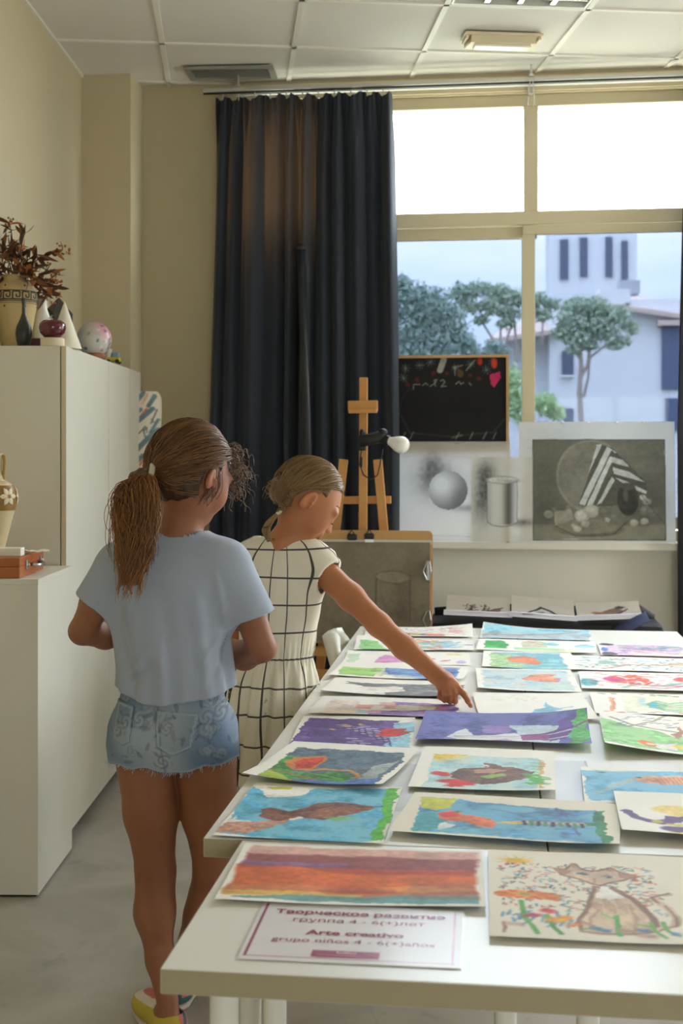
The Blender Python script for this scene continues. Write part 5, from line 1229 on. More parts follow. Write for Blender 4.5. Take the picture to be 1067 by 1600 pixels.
def kseg(t0, s0, t1, s1):
    # a stroke on the curved wall from (angle fraction, height fraction) to another
    q = []; hw = .0022
    for (t_, s_) in ((t0, s0), (t1, s1)):
        an = 2 * math.pi * t_ / NK; z_ = za + (zb_ - za) * s_; q.append((an, z_))
    (a0, z0), (a1, z1) = q; n_ = 3
    vs = []
    for i in range(n_ + 1):
        f = i / n_; an = a0 + (a1 - a0) * f; z_ = z0 + (z1 - z0) * f
        if abs(z1 - z0) < 1e-6: ps = [(an, z_ - hw), (an, z_ + hw)]
        else: ps = [(an - hw / .07, z_), (an + hw / .07, z_)]
        for an_, zq in ps: r = rv(zq) + .0005; vs.append((r * math.cos(an_), r * math.sin(an_), zq))
    key.add(vs, [(2 * i, 2 * i + 1, 2 * i + 3, 2 * i + 2) for i in range(n_)])
for i in range(NK):
    for s in (((0, .15), (.0, .88)), ((.0, .88), (.72, .88)), ((.72, .88), (.72, .36)), ((.72, .36), (.36, .36)), ((.36, .36), (.36, .62)), ((0, .15), (1, .15))):
        kseg(i + s[0][0], s[0][1], i + s[1][0], s[1][1])
key.build('key_pattern', M_ink2, va)
for i in range(6):
    an = 2 * math.pi * (i + .3) / 6
    for z_ in (zz(449), zz(481)):
        r = rv(z_); m = MB()
        for q in range(4):
            t_ = q * math.pi / 4; m.tube([(r * math.cos(an - .05 * math.cos(t_)), r * math.sin(an - .05 * math.cos(t_)), z_ - .004 * math.sin(t_)), (r * math.cos(an + .05 * math.cos(t_)), r * math.sin(an + .05 * math.cos(t_)), z_ + .004 * math.sin(t_))], .0009, 4)
        m.build('painted_star', M_ink2, va)
# dried branches in the vase
M_leaf = [mat('dry_leaf', srgb(116, 76, 46), .8, noise=(30, .5, srgb(88, 56, 34))), mat('dry_flower', srgb(170, 112, 56), .8, noise=(40, .5, srgb(140, 74, 34))), mat('dry_leaf_dark', srgb(72, 46, 34), .8)]
dr = thing('dried_bouquet', 'bunch of dried rust-brown leaves and flowers in the Greek vase', 'dried flowers', (vp.x, vp.y, ZT + zz(445)))
rr = np.random.default_rng(12)
mouth = Vector((vp.x, vp.y, ZT + zz(440)))
def leaf(p, dirv, ln, wd, m_i):
    dirv = Vector(dirv).normalized(); sd = dirv.cross(Vector(rr.normal(size=3))).normalized(); up = dirv.cross(sd)
    vs = []; n = 5
    for i in range(n + 1):
        t_ = i / n; w = wd * math.sin(math.pi * min(1, t_ * .95 + .03)) ** .8; c = p + dirv * ln * t_ + up * ln * .25 * t_ * t_
        vs += [c + sd * w - up * w * .2, c, c - sd * w - up * w * .2]
    fs = []
    for i in range(n): fs += [(3 * i, 3 * i + 1, 3 * i + 4, 3 * i + 3), (3 * i + 1, 3 * i + 2, 3 * i + 5, 3 * i + 4)]
    MB().add(vs, fs).build('leaf', M_leaf[m_i], dr, True, world=True)
tips = [(15, 348), (40, 362), (98, 392), (80, 425), (84, 447), (80, 465), (62, 398), (35, 420), (-15, 360), (-30, 400), (-40, 430), (30, 385), (65, 470), (8, 395), (-20, 440), (50, 440), (60, 480)]
for (u, v) in tips:
    dd = d + rr.uniform(-.12, .12); tip = at_d(u, v, dd); mid = mouth.lerp(tip, .5) + Vector((0, 0, .05 + .02 * rr.random())); stem = [mouth - Vector((0, 0, .03))]
    for t_ in (.25, .5, .75, 1): stem.append((mouth * (1 - t_) ** 2 + mid * 2 * t_ * (1 - t_) + tip * t_ * t_))
    MB().tube(stem, [.0028, .0025, .002, .0016, .001], 5).build('stem', M_leaf[2], dr, world=True)
    for j in range(16):
        t_ = rr.uniform(.25, 1); p = mouth * (1 - t_) ** 2 + mid * 2 * t_ * (1 - t_) + tip * t_ * t_
        dv = (tip - mouth).normalized() * .5 + Vector(rr.normal(size=3)) * .55
        leaf(p, dv, rr.uniform(.03, .08), rr.uniform(.005, .011), int(rr.choice([0, 0, 1, 2])))
    if rr.random() < .7:
        m = MB().tube([tip - (tip - mouth).normalized() * .02, tip + Vector((0, 0, .01))], .003, 5)
        for j in range(12): q = tip + Vector(rr.normal(size=3)) * .014; m.sphere(q, rr.uniform(.003, .006), 6, 4)
        tag(m.build('flower_cluster', M_leaf[1], dr, True, world=True), kind='stuff')
for (u, v, u2, v2) in ((60, 428, 84, 426), (58, 442, 86, 448), (62, 455, 82, 467), (60, 430, 66, 400), (50, 410, 62, 385)):
    a_, b_ = at_d(u, v, d - .08), at_d(u2, v2, d - .1); leaf(a_, b_ - a_, (b_ - a_).length, .008, 2)
# dark bottle vase
def turned(name, lab, cat, u, d, pts, m, vb=None, part='body', n=32):
    k = d / FPX; p = ondepth(u, d, ZT); t_ = thing(name, lab, cat, tuple(p)); 
    return t_, k
d = 4.46; k = d / FPX; p = ondepth(37, d, ZT); z = lambda v: max(0, EYE + (HORIZ - v) * k - ZT)
t = thing('bottle_vase', 'small dark bottle-shaped vase with a thin neck beside the apple', 'vase', tuple(p))
b0 = z(537)
prof = [(0, 0), (9 * k, 0), (12 * k, z(530)), (13.2 * k, z(521)), (11.5 * k, z(511)), (6 * k, z(499)), (3 * k, z(490)), (2.6 * k, z(478)), (3.6 * k, z(468)), (4 * k, z(466)), (2.6 * k, z(467)), (0, z(480))]
MB().lathe(prof, 28, cap=False).build('body', mat('slate_glaze', srgb(56, 58, 52), .35, noise=(25, .6, srgb(36, 40, 40))), t, True)
# apple on a white block
d = 4.42; k = d / FPX; p = ondepth(82, d, ZT); z = lambda v: max(0, EYE + (HORIZ - v) * k - ZT)
t = thing('plaster_disc', 'low cream plaster disc under the dark red apple', 'plaster solid', tuple(p))
MB().lathe([(0, 0), (18 * k, 0), (18.5 * k, .003), (18.5 * k, .026), (17.5 * k, .029), (0, .029)], 32, cap=False).build('body', mat('plaster', srgb(226, 214, 186), .8), t, angle=40)
t = thing('red_apple', 'shiny dark red apple standing on the cream disc', 'apple', (p.x, p.y, ZT + .0285)); ra = 21 * k
pr = [(ra * .02, .07 * ra * 2 * .0 + .012), (ra * .35, .002), (ra * .62, .004), (ra * .9, ra * .38), (ra * 1.0, ra * .78), (ra * .95, ra * 1.08), (ra * .72, ra * 1.32), (ra * .45, ra * 1.34), (ra * .2, ra * 1.22), (ra * .02, ra * 1.14)]
MB().lathe(pr, 32, cap=False).build('body', mat('apple_red', srgb(96, 20, 34), .12, noise=(14, .5, srgb(70, 12, 26)), coat=.6), t, True)
MB().tube([(0, 0, ra * 1.13), (.003, 0, ra * 1.4), (.008, 0, ra * 1.5)], .002, 6).build('stem', M_leaf[2], t, True)
d = 4.62; k = d / FPX; p = ondepth(57, d, ZT)
t = thing('wine_red_pot', 'small wine-red pot half hidden between bottle and apple', 'pot', tuple(p))
MB().lathe([(0, 0), (10 * k, 0), (12 * k, .02), (11 * k, .042), (9 * k, .046), (8.5 * k, .04), (0, .03)], 24, cap=False).build('body', mat('wine_glaze', srgb(70, 18, 26), .3), t, True)
# white plaster knob (behind the apple), cone, dark octahedron
d = 4.78; k = d / FPX; p = ondepth(66, d, ZT); z = lambda v: max(0, EYE + (HORIZ - v) * k - ZT)
t = thing('white_jug', 'white porcelain jug behind the apple under the dried leaves', 'jug', tuple(p))
MB().lathe([(0, 0), (15 * k, 0), (17 * k, z(520)), (14 * k, z(500)), (8 * k, z(484)), (7 * k, z(474)), (9 * k, z(468)), (7 * k, z(470)), (0, z(480))], 28, cap=False).build('body', mat('white_glaze', srgb(232, 230, 222), .25), t, True)
MB().tube([(12 * k, 0, z(500)), (17 * k, -.01, z(494)), (18 * k, -.01, z(500)), (15 * k, -.01, z(510))], .004, 8).build('handle', mat('white_glaze', srgb(232, 230, 222), .25), t, True)
d = 4.52; k = d / FPX; p = ondepth(101, d, ZT); z = lambda v: max(0, EYE + (HORIZ - v) * k - ZT)
t = thing('plaster_cone', 'tall white plaster cone behind the apple', 'plaster solid', tuple(p))
MB().lathe([(0, 0), (26 * k, 0), (26 * k, .003), (.8 * k, z(472)), (0, z(470))], 40, cap=False).build('body', mat('plaster_white', srgb(236, 230, 212), .8), t, angle=40)
d = 4.95; k = d / FPX; p = ondepth(92, d, ZT); z = lambda v: max(0, EYE + (HORIZ - v) * k - ZT)
t = thing('dark_polyhedron', 'dark grey pointed polyhedron behind the white cone', 'geometric solid', tuple(p), .35)
n = 5; r0, r1 = 19 * k, 26 * k
vs = [(r0 * math.cos(2 * math.pi * i / n), r0 * math.sin(2 * math.pi * i / n), 0) for i in range(n)] + [(r1 * math.cos(2 * math.pi * (i + .5) / n), r1 * math.sin(2 * math.pi * (i + .5) / n), z(492)) for i in range(n)] + [(0, 0, z(464))]
MB().add(vs, [tuple(range(n))[::-1]] + [(i, n + i, n + (i - 1) % n) for i in range(n)] + [(i, (i + 1) % n, n + i) for i in range(n)] + [(n + i, n + (i + 1) % n, 2 * n) for i in range(n)]).build('body', mat('graphite_card', srgb(70, 64, 54), .7), t)
# speckled ball on a wooden stand and a toy car beyond it
d = 5.02; k = d / FPX; p = ondepth(147, d, ZT); z = lambda v: EYE + (HORIZ - v) * k - ZT
t = thing('speckled_ball', 'speckled white and pink painted ball on the cabinet top', 'ball', tuple(p))
def d_sp(A): pass
rb = 27 * k; cz = rb * .97
me = bpy.data.meshes.new('ball'); mb = MB().sphere((0, 0, cz + .012), rb, 48, 32); me.from_pydata(mb.v, [], mb.f); me.update()
V = np.array(mb.v) - np.array([0, 0, cz + .012]); U = V / np.linalg.norm(V, axis=1)[:, None]
col = np.ones((len(V), 3)) * [.62, .60, .56]; rs = np.random.default_rng(4)
pk = np.clip((U[:, 0] * .6 + U[:, 2] * .5 - .35) * 3, 0, 1)[:, None]; col = col * (1 - pk) + np.array([.66, .30, .38]) * pk
for i in range(60):
    c = rs.normal(size=3); c /= np.linalg.norm(c); m_ = (U @ c > math.cos(rs.uniform(.05, .12)))
    col[m_] = [(.10, .14, .16), (.18, .20, .24), (.45, .30, .18), (.75, .72, .7)][rs.integers(4)]
at_ = me.color_attributes.new('paint', 'FLOAT_COLOR', 'POINT'); cc = np.ones((len(V), 4), np.float32); cc[:, :3] = col; at_.data.foreach_set('color', cc.reshape(-1))
link_mesh('body', me, attr_mat('speckled_glaze', .35, .5), t, smooth=True)
MB().lathe([(.03, 0), (.045, 0), (.045, .02), (.035, .024)], 24).build('stand_ring', mat('stand_wood', srgb(150, 96, 60), .6), t, True)
d = 5.3; k = d / FPX; p = ondepth(178, d, ZT)
t = thing('toy_truck', 'tiny yellow and blue toy beside the speckled ball', 'toy', tuple(p), CA)
MB().box((0, 0, .018), (.055, .04, .018), bev=.004).build('chassis', mat('toy_yellow', srgb(206, 190, 50), .4), t)
MB().box((.008, 0, .037), (.03, .036, .022), bev=.005).build('cab', mat('toy_blue', srgb(120, 150, 176), .4), t)
MB().box((-.018, 0, .045), (.016, .034, .04), bev=.006).build('load', mat('toy_white', srgb(220, 220, 214), .4), t)
for sx in (-1, 1):
    for sy in (-1, 1): MB().lathe([(0, -.005), (.009, -.005), (.009, .005), (0, .005)], 12, (sx * .018, sy * .021, .009), axis=(0, 1, 0), cap=False).build('wheel', M_black, t)
# on the low cabinet: jug with flower relief, wooden paint box, eraser and strap
ZL = LH
d = 4.07; k = d / FPX; p = ondepth(-6, d, ZL); z = lambda v: EYE + (HORIZ - v) * k - ZL
t = thing('flower_vase', 'cream vase with carved petals and a looped handle on the lower cabinet', 'vase', tuple(p))
M_cv = mat('cream_vase', srgb(212, 198, 160), .5, noise=(20, .3, srgb(190, 172, 128)))
prof = [(0, 0), (10 * k, 0), (11 * k, z(868)), (16 * k, z(845)), (24 * k, z(815)), (30 * k, z(792)), (31.5 * k, z(776)), (29 * k, z(764)), (22 * k, z(755)), (13 * k, z(750)), (9 * k, z(735)), (9 * k, z(718)), (12 * k, z(708)), (9 * k, z(710)), (0, z(730))]
prof = [(r, max(0, q)) for r, q in prof]
pf = [prof[0]] + [(r + (.0006 * math.sin(i * 2.2)), q) for i, (r, q) in enumerate(zip(np.interp(np.linspace(0, 1, 60), np.linspace(0, 1, len(prof) - 1), [p_[0] for p_ in prof[1:]]), np.interp(np.linspace(0, 1, 60), np.linspace(0, 1, len(prof) - 1), [p_[1] for p_ in prof[1:]])))]
MB().lathe(pf, 40, cap=False).build('body', M_cv, t, True)
rvz = lambda q: float(np.interp(q, [p_[1] for p_ in prof[1:9]], [p_[0] for p_ in prof[1:9]]))
zc_ = z(775)
for i in range(18):      # ochre glaze between cream petals
    an0 = 2 * math.pi * i / 6 + .5
    for j in range(0 if i >= 6 else 6):
        th_ = 2 * math.pi * j / 6; m = MB(); vs = []
        for q in range(7):
            f = q / 6; rr_ = .006 + .026 * f; wv = .008 * math.sin(math.pi * min(1, f * .9 + .1))
            for sgn in (1, 0, -1):
                da = (rr_ * math.cos(th_) - sgn * wv * math.sin(th_)); dz = (rr_ * math.sin(th_) + sgn * wv * math.cos(th_)); zq = zc_ + dz; R_q = rvz(zq) + .003 + (.002 if sgn == 0 else 0); an = an0 + da / .065
                vs.append((R_q * math.cos(an), R_q * math.sin(an), zq))
        fs = [(3 * q + e_, 3 * q + e_ + 1, 3 * q + e_ + 4, 3 * q + e_ + 3) for q in range(6) for e_ in (0, 1)]
        m.add(vs, fs).build('petal', mat('petal_cream', srgb(228, 216, 180), .5), t, True)
ro = MB().lathe([(rvz(q) + .0015, q) for q in np.linspace(z(797), z(758), 14)], 40, cap=False).build('glaze_band', mat('ochre_glaze', srgb(150, 112, 60), .35), t, True)
MB().tube([(11 * k, 0, z(712)), (13 * k, 0, z(712)), (14 * k, 0, z(722)), (12.5 * k, 0, z(742)), (10 * k, 0, z(752))], [.006, .0065, .006, .006, .006], 10).build('handle', mat('ochre_handle', srgb(172, 140, 78), .4), t, True)
pb0 = at_z(31, 904, ZL); pb1 = at_z(68, 889, ZL)
dirb = (pb1 - pb0); dirb.z = 0; Lb = dirb.length; an = math.atan2(dirb.y, dirb.x)
hb = 32 * 3.9 / FPX * 1.02
t = thing('paint_box', 'orange-brown wooden paint box with steel clasps on the lower cabinet', 'paint box', (pb0.x, pb0.y, ZL), an - math.pi / 2)
M_pbox = mat('paintbox_wood', srgb(178, 104, 56), .4, noise=(12, .5, srgb(150, 82, 40)))
MB().span((-.34, 0, 0), (0, Lb, hb * .56), bev=.003).build('base', M_pbox, t)
MB().span((-.34, 0, hb * .565), (0, Lb, hb), bev=.003).build('lid', M_pbox, t)
for y_ in (.25, .85):
    c_ = MB().box((.003, Lb * y_, hb * .56), (.006, .022, .03), bev=.002).build('clasp', M_steel, t); MB().tube([(.006, Lb * y_, hb * .62), (.010, Lb * y_, hb * .56), (.006, Lb * y_, hb * .5)], .002, 6).build('clasp_wire', M_steel, c_)
MB().tube([(.003, Lb * .45, hb * .5), (.022, Lb * .5, hb * .44), (.026, Lb * .62, hb * .4), (.022, Lb * .72, hb * .44), (.003, Lb * .76, hb * .5)], .006, 8).build('handle', M_steel, t, True)
q = at_z(8, 868, ZL + hb)
t = thing('white_block', 'white block lying on top of the wooden paint box', 'block', (pb0.x - .075, pb0.y + Lb * .22, ZL + hb), an - math.pi / 2)
MB().box((0, 0, .0135), (.11, .05, .027), bev=.003).build('body', mat('eraser_white', srgb(238, 234, 222), .7), t)
t = thing('white_rag', 'crumpled white strip lying on the wooden paint box', 'rag', (pb0.x - .02, pb0.y + Lb * .5, ZL + hb), an - math.pi / 2)
rg = np.random.default_rng(3); nx_, ny_ = 24, 10
X_, Y_ = np.meshgrid(np.linspace(-.07, .05, nx_), np.linspace(-.022, .022, ny_)); Zr = .003 + .008 * vnoise(ny_, nx_, 5, 5) + .006 * vnoise(ny_, nx_, 9, 6)
Zr = Zr - np.clip(X_ - .03, 0, 1) * .2 * 0
link_mesh('cloth', grid_mesh('cloth', np.stack([X_, Y_ + .01 * np.sin(X_ * 40), Zr], -1), None), mat('rag_white', srgb(230, 226, 216), .85), t)
# striped envelope-pattern bag behind the tall cabinet
def d_bag(A):
    A.wob = .002; B1, R1 = (96, 124, 138), (196, 112, 92)
    for (u0, v0, u1, v1, w_, c) in ((216, 627, 227, 613, .022, B1), (224, 631, 233, 616, .014, (214, 176, 140)), (234, 634, 244, 619, .02, B1), (216, 645, 222, 640, .02, B1), (222, 651, 231, 640, .014, R1), (214, 662, 240, 639, .022, B1), (216, 704, 248, 672, .024, B1), (238, 676, 248, 656, .014, B1), (216, 722, 226, 712, .02, B1), (219, 728, 230, 716, .012, R1), (226, 735, 234, 725, .02, B1)): A.line([(u0, v0), (u1, v1)], w_, c, .9)
    for g_ in ([(218, 680), (226, 672), (230, 666)], [(222, 676), (228, 670)], [(231, 683), (228, 674), (232, 668), (233, 676)], [(238, 662), (243, 650), (246, 640)], [(239, 655), (242, 660)]): A.line(g_, .007, (96, 104, 106), .85)
q = at_d(231, 670, 5.88)
t = thing('striped_bag', 'white bag with slanting blue and red stripes and faded script behind the tall cabinet', 'bag', (q.x - .03, q.y, .0))
k = 5.88 / FPX
def bag_local(u, v): p_ = at_d(u, v, 5.86); return ((p_ - q).x * CY + (p_ - q).y * SY + .17, (EYE + (HORIZ - 612) * k) - p_.z)
A = Art(.235, 1.0, .005, (226, 218, 206), 33, bag_local, 0); d_bag(A)
s = A.X / A.w; v_ = A.Y / A.h
rnd = .05 * np.clip(1 - A.Y / .05, 0, 1) ** 2
Xl = (A.X - .17) * (1 - .25 * np.clip(1 - A.Y / .04, 0, 1) ** 2); Yl = -.05 * np.sqrt(np.clip(1 - ((s - .5) * 2) ** 2, 0, 1)) + .01 * np.sin(A.Y * 20)
link_mesh('front', grid_mesh('front', np.stack([Xl + .03, Yl, (EYE + (HORIZ - 612) * k) - A.Y], -1), A.colors()), attr_mat('bag_cloth', .8), t)
link_mesh('rear', grid_mesh('rear', np.stack([Xl + .03, -Yl * .4 + .005, (EYE + (HORIZ - 612) * k) - A.Y], -1)[::6, ::6], None), M_card, t)
# ================================================================== people
# ---- signed-distance modelling: smooth unions turned into one continuous mesh
def V3(*a): return np.array(a, float)
def rc(a, b, r1, r2, flat=None):
    a, b = np.array(a, float), np.array(b, float); ba = b - a; L2 = ba @ ba + 1e-12
    def f(P):
        t = np.clip((P - a) @ ba / L2, 0, 1)
        return np.linalg.norm(P - a - t[:, None] * ba, axis=1) - (r1 + (r2 - r1) * t)
    return f
def chain(pts, rs, k=.02):
    return union([rc(pts[i], pts[i + 1], rs[i], rs[i + 1]) for i in range(len(pts) - 1)], k)
def ellip(c, r, R=None):
    c, r = np.array(c, float), np.array(r, float)
    def f(P):
        q = P - c
        if R is not None: q = q @ R
        k0 = np.linalg.norm(q / r, axis=1); k1 = np.linalg.norm(q / (r * r), axis=1) + 1e-9
        return k0 * (k0 - 1) / k1
    return f
def smin(a, b, k):
    h = np.maximum(k - np.abs(a - b), 0) / k; return np.minimum(a, b) - h * h * k * .25
def smax(a, b, k): return -smin(-a, -b, k)
def union(fs, k=.02):
    def f(P):
        d = None
        for q in fs:
            kk = k
            if isinstance(q, tuple): q, kk = q
            e = q(P); d = e if d is None else smin(d, e, kk)
        return d
    return f
def loft(secs, yaw=0.0, fold=None):
    """elliptic sections (z, cx, cy, rx, ry) stacked along z; fold(P, ang, z) is added to the radius"""
    s = np.array(sorted(secs)); zs = s[:, 0]; c, n = math.cos(yaw), math.sin(yaw)
    def f(P):
        z = P[:, 2]; cx, cy, rx, ry = (np.interp(z, zs, s[:, i]) for i in (1, 2, 3, 4))
        dx, dy = P[:, 0] - cx, P[:, 1] - cy; dx, dy = dx * c + dy * n, -dx * n + dy * c
        q = np.sqrt((dx / rx) ** 2 + (dy / ry) ** 2) + 1e-9; g = np.sqrt((dx / rx ** 2) ** 2 + (dy / ry ** 2) ** 2) / q + 1e-9
        d = (q - 1) / g
        if fold is not None: d = d - fold(P, np.arctan2(dx / rx, -dy / ry), z)
        return np.maximum(d, np.maximum(z - zs[-1], zs[0] - z))
    return f
def plane(p, n):
    p, n = np.array(p, float), np.array(n, float); n = n / np.linalg.norm(n)
    return lambda P: (P - p) @ n
def surface(f, lo, hi, h):
    lo, hi = np.array(lo, float), np.array(hi, float); C = 4
    nb = np.ceil((hi - lo) / (h * C)).astype(int) + 1
    ax = [lo[i] + np.arange(nb[i]) * h * C + h * (C - 1) / 2 for i in range(3)]
    G = np.stack(np.meshgrid(*ax, indexing='ij'), -1); dc = f(G.reshape(-1, 3)).reshape(nb)
    near = np.abs(dc) < h * C * 1.45
    n = nb * C; D = np.repeat(np.repeat(np.repeat(np.where(dc < 0, -1., 1.), C, 0), C, 1), C, 2).astype(np.float32)
    mk = np.repeat(np.repeat(np.repeat(near, C, 0), C, 1), C, 2); idx = np.argwhere(mk)
    for s in range(0, len(idx), 400000):
        q = idx[s:s + 400000]; D[q[:, 0], q[:, 1], q[:, 2]] = f(lo + q * h)
    S = D < 0; a = S[:-1, :-1, :-1].astype(np.int8)
    cnt = np.zeros(a.shape, np.int8); offs = [(i, j, k) for i in (0, 1) for j in (0, 1) for k in (0, 1)]
    N = a.shape
    for (i, j, k) in offs: cnt += S[i:i + N[0], j:j + N[1], k:k + N[2]]
    act = (cnt > 0) & (cnt < 8); cells = np.argwhere(act); vid = -np.ones(N, np.int32); vid[act] = np.arange(len(cells))
    vals = np.stack([D[cells[:, 0] + i, cells[:, 1] + j, cells[:, 2] + k] for (i, j, k) in offs], 1).astype(float); O = np.array(offs, float)
    acc = np.zeros((len(cells), 3)); w = np.zeros(len(cells))
    for p in range(8):
        for q in range(p + 1, 8):
            if np.abs(O[p] - O[q]).sum() != 1: continue
            m = (vals[:, p] < 0) != (vals[:, q] < 0); t = vals[:, p] / (vals[:, p] - vals[:, q] + 1e-12)
            acc += np.where(m[:, None], O[p] + t[:, None] * (O[q] - O[p]), 0); w += m
    Vv = lo + (cells + acc / w[:, None]) * h
    F = []
    for axn in range(3):
        b, c = [(1, 2), (2, 0), (0, 1)][axn]
        sl0 = [slice(None)] * 3; sl1 = [slice(None)] * 3; sl0[axn] = slice(0, -1); sl1[axn] = slice(1, None)
        s0, s1 = S[tuple(sl0)], S[tuple(sl1)]; e = np.argwhere(s0 != s1)
        e = e[(e[:, b] > 0) & (e[:, c] > 0) & (e[:, b] < n[b] - 1) & (e[:, c] < n[c] - 1)]
        fl = s0[e[:, 0], e[:, 1], e[:, 2]]
        def cell(db, dc_):
            q = e.copy(); q[:, b] -= db; q[:, c] -= dc_; return vid[q[:, 0], q[:, 1], q[:, 2]]
        Q = np.stack([cell(1, 1), cell(0, 1), cell(0, 0), cell(1, 0)], 1); Q[~fl] = Q[~fl][:, ::-1]; F.append(Q)
    F = np.concatenate(F); F = F[(F >= 0).all(1)]
    return Vv, F
def mesh_np(name, Vv, F, col=None, attrs=None):
    me = bpy.data.meshes.new(name); k = F.shape[1]
    me.vertices.add(len(Vv)); me.vertices.foreach_set('co', Vv.astype(np.float32).reshape(-1))
    me.loops.add(F.size); me.loops.foreach_set('vertex_index', F.astype(np.int32).reshape(-1))
    me.polygons.add(len(F)); me.polygons.foreach_set('loop_start', (np.arange(len(F)) * k).astype(np.int32)); me.polygons.foreach_set('use_smooth', np.ones(len(F), bool))
    me.update(calc_edges=True)
    for nm, c in ([('paint', col)] if col is not None else []) + list((attrs or {}).items()):
        at = me.color_attributes.new(nm, 'FLOAT_COLOR', 'POINT'); q = np.ones((len(Vv), 4), np.float32); q[:, :3] = c; at.data.foreach_set('color', q.reshape(-1))
    return me
def strands(paths, rad, cols, name, m, parent):
    """paths (N, S, 3) -> thin three-sided hairs joined into one mesh"""
    P = np.asarray(paths); N, S = P.shape[:2]; T = np.gradient(P, axis=1); T /= np.linalg.norm(T, axis=2, keepdims=True) + 1e-9
    ref = np.where(np.abs(T[..., 2:]) < .9, np.array([0, 0, 1.]), np.array([1., 0, 0])); A = np.cross(T, ref); A /= np.linalg.norm(A, axis=2, keepdims=True) + 1e-9; B = np.cross(T, A)
    rad = np.broadcast_to(np.asarray(rad), (N, S))[..., None]
    ring = np.stack([P + rad * (A * math.cos(q) + B * math.sin(q)) for q in (0, 2.094, 4.189)], 2)      # N S 3 3
    Vv = ring.reshape(-1, 3); i = np.arange(N * S * 3).reshape(N, S, 3); Q = []
    for k in range(3):
        k2 = (k + 1) % 3; Q.append(np.stack([i[:, :-1, k], i[:, :-1, k2], i[:, 1:, k2], i[:, 1:, k]], -1).reshape(-1, 4))
    c = np.broadcast_to(np.asarray(cols)[:, None, None, :], (N, S, 3, 3)).reshape(-1, 3)
    o = link_mesh(name, mesh_np(name, Vv, np.concatenate(Q), c), m, parent); o['kind'] = 'stuff'; return o
def lin(*c): return np.array(srgb(*c))
def skin_mat(name):
    m = bpy.data.materials.new(name); m.use_nodes = True; nt = m.node_tree; b = nt.nodes['Principled BSDF']
    a = nt.nodes.new('ShaderNodeAttribute'); a.attribute_name = 'paint'; nt.links.new(a.outputs['Color'], b.inputs['Base Color'])
    b.inputs['Roughness'].default_value = .5; b.inputs['Specular IOR Level'].default_value = .35
    b.inputs['Subsurface Weight'].default_value = .12; b.inputs['Subsurface Radius'].default_value = (.010, .004, .002); b.inputs['Subsurface Scale'].default_value = 1
    tc = nt.nodes.new('ShaderNodeTexCoord'); n = nt.nodes.new('ShaderNodeTexNoise'); n.inputs['Scale'].default_value = 260; bp = nt.nodes.new('ShaderNodeBump'); bp.inputs['Strength'].default_value = .06; bp.inputs['Distance'].default_value = .003
    nt.links.new(tc.outputs['Object'], n.inputs['Vector']); nt.links.new(n.outputs['Fac'], bp.inputs['Height']); nt.links.new(bp.outputs['Normal'], b.inputs['Normal'])
    return m
M_skin = skin_mat('skin')
M_hair = attr_mat('hair', .42, .45)
def lowf(P, s, seed):
    """cheap smooth 3-D noise in [-1, 1]"""
    r = np.random.default_rng(seed); d = np.zeros(len(P))
    for i in range(6):
        k = r.normal(size=3) * s; d += np.sin(P @ k + r.uniform(0, 6.28))
    return d / 3.0
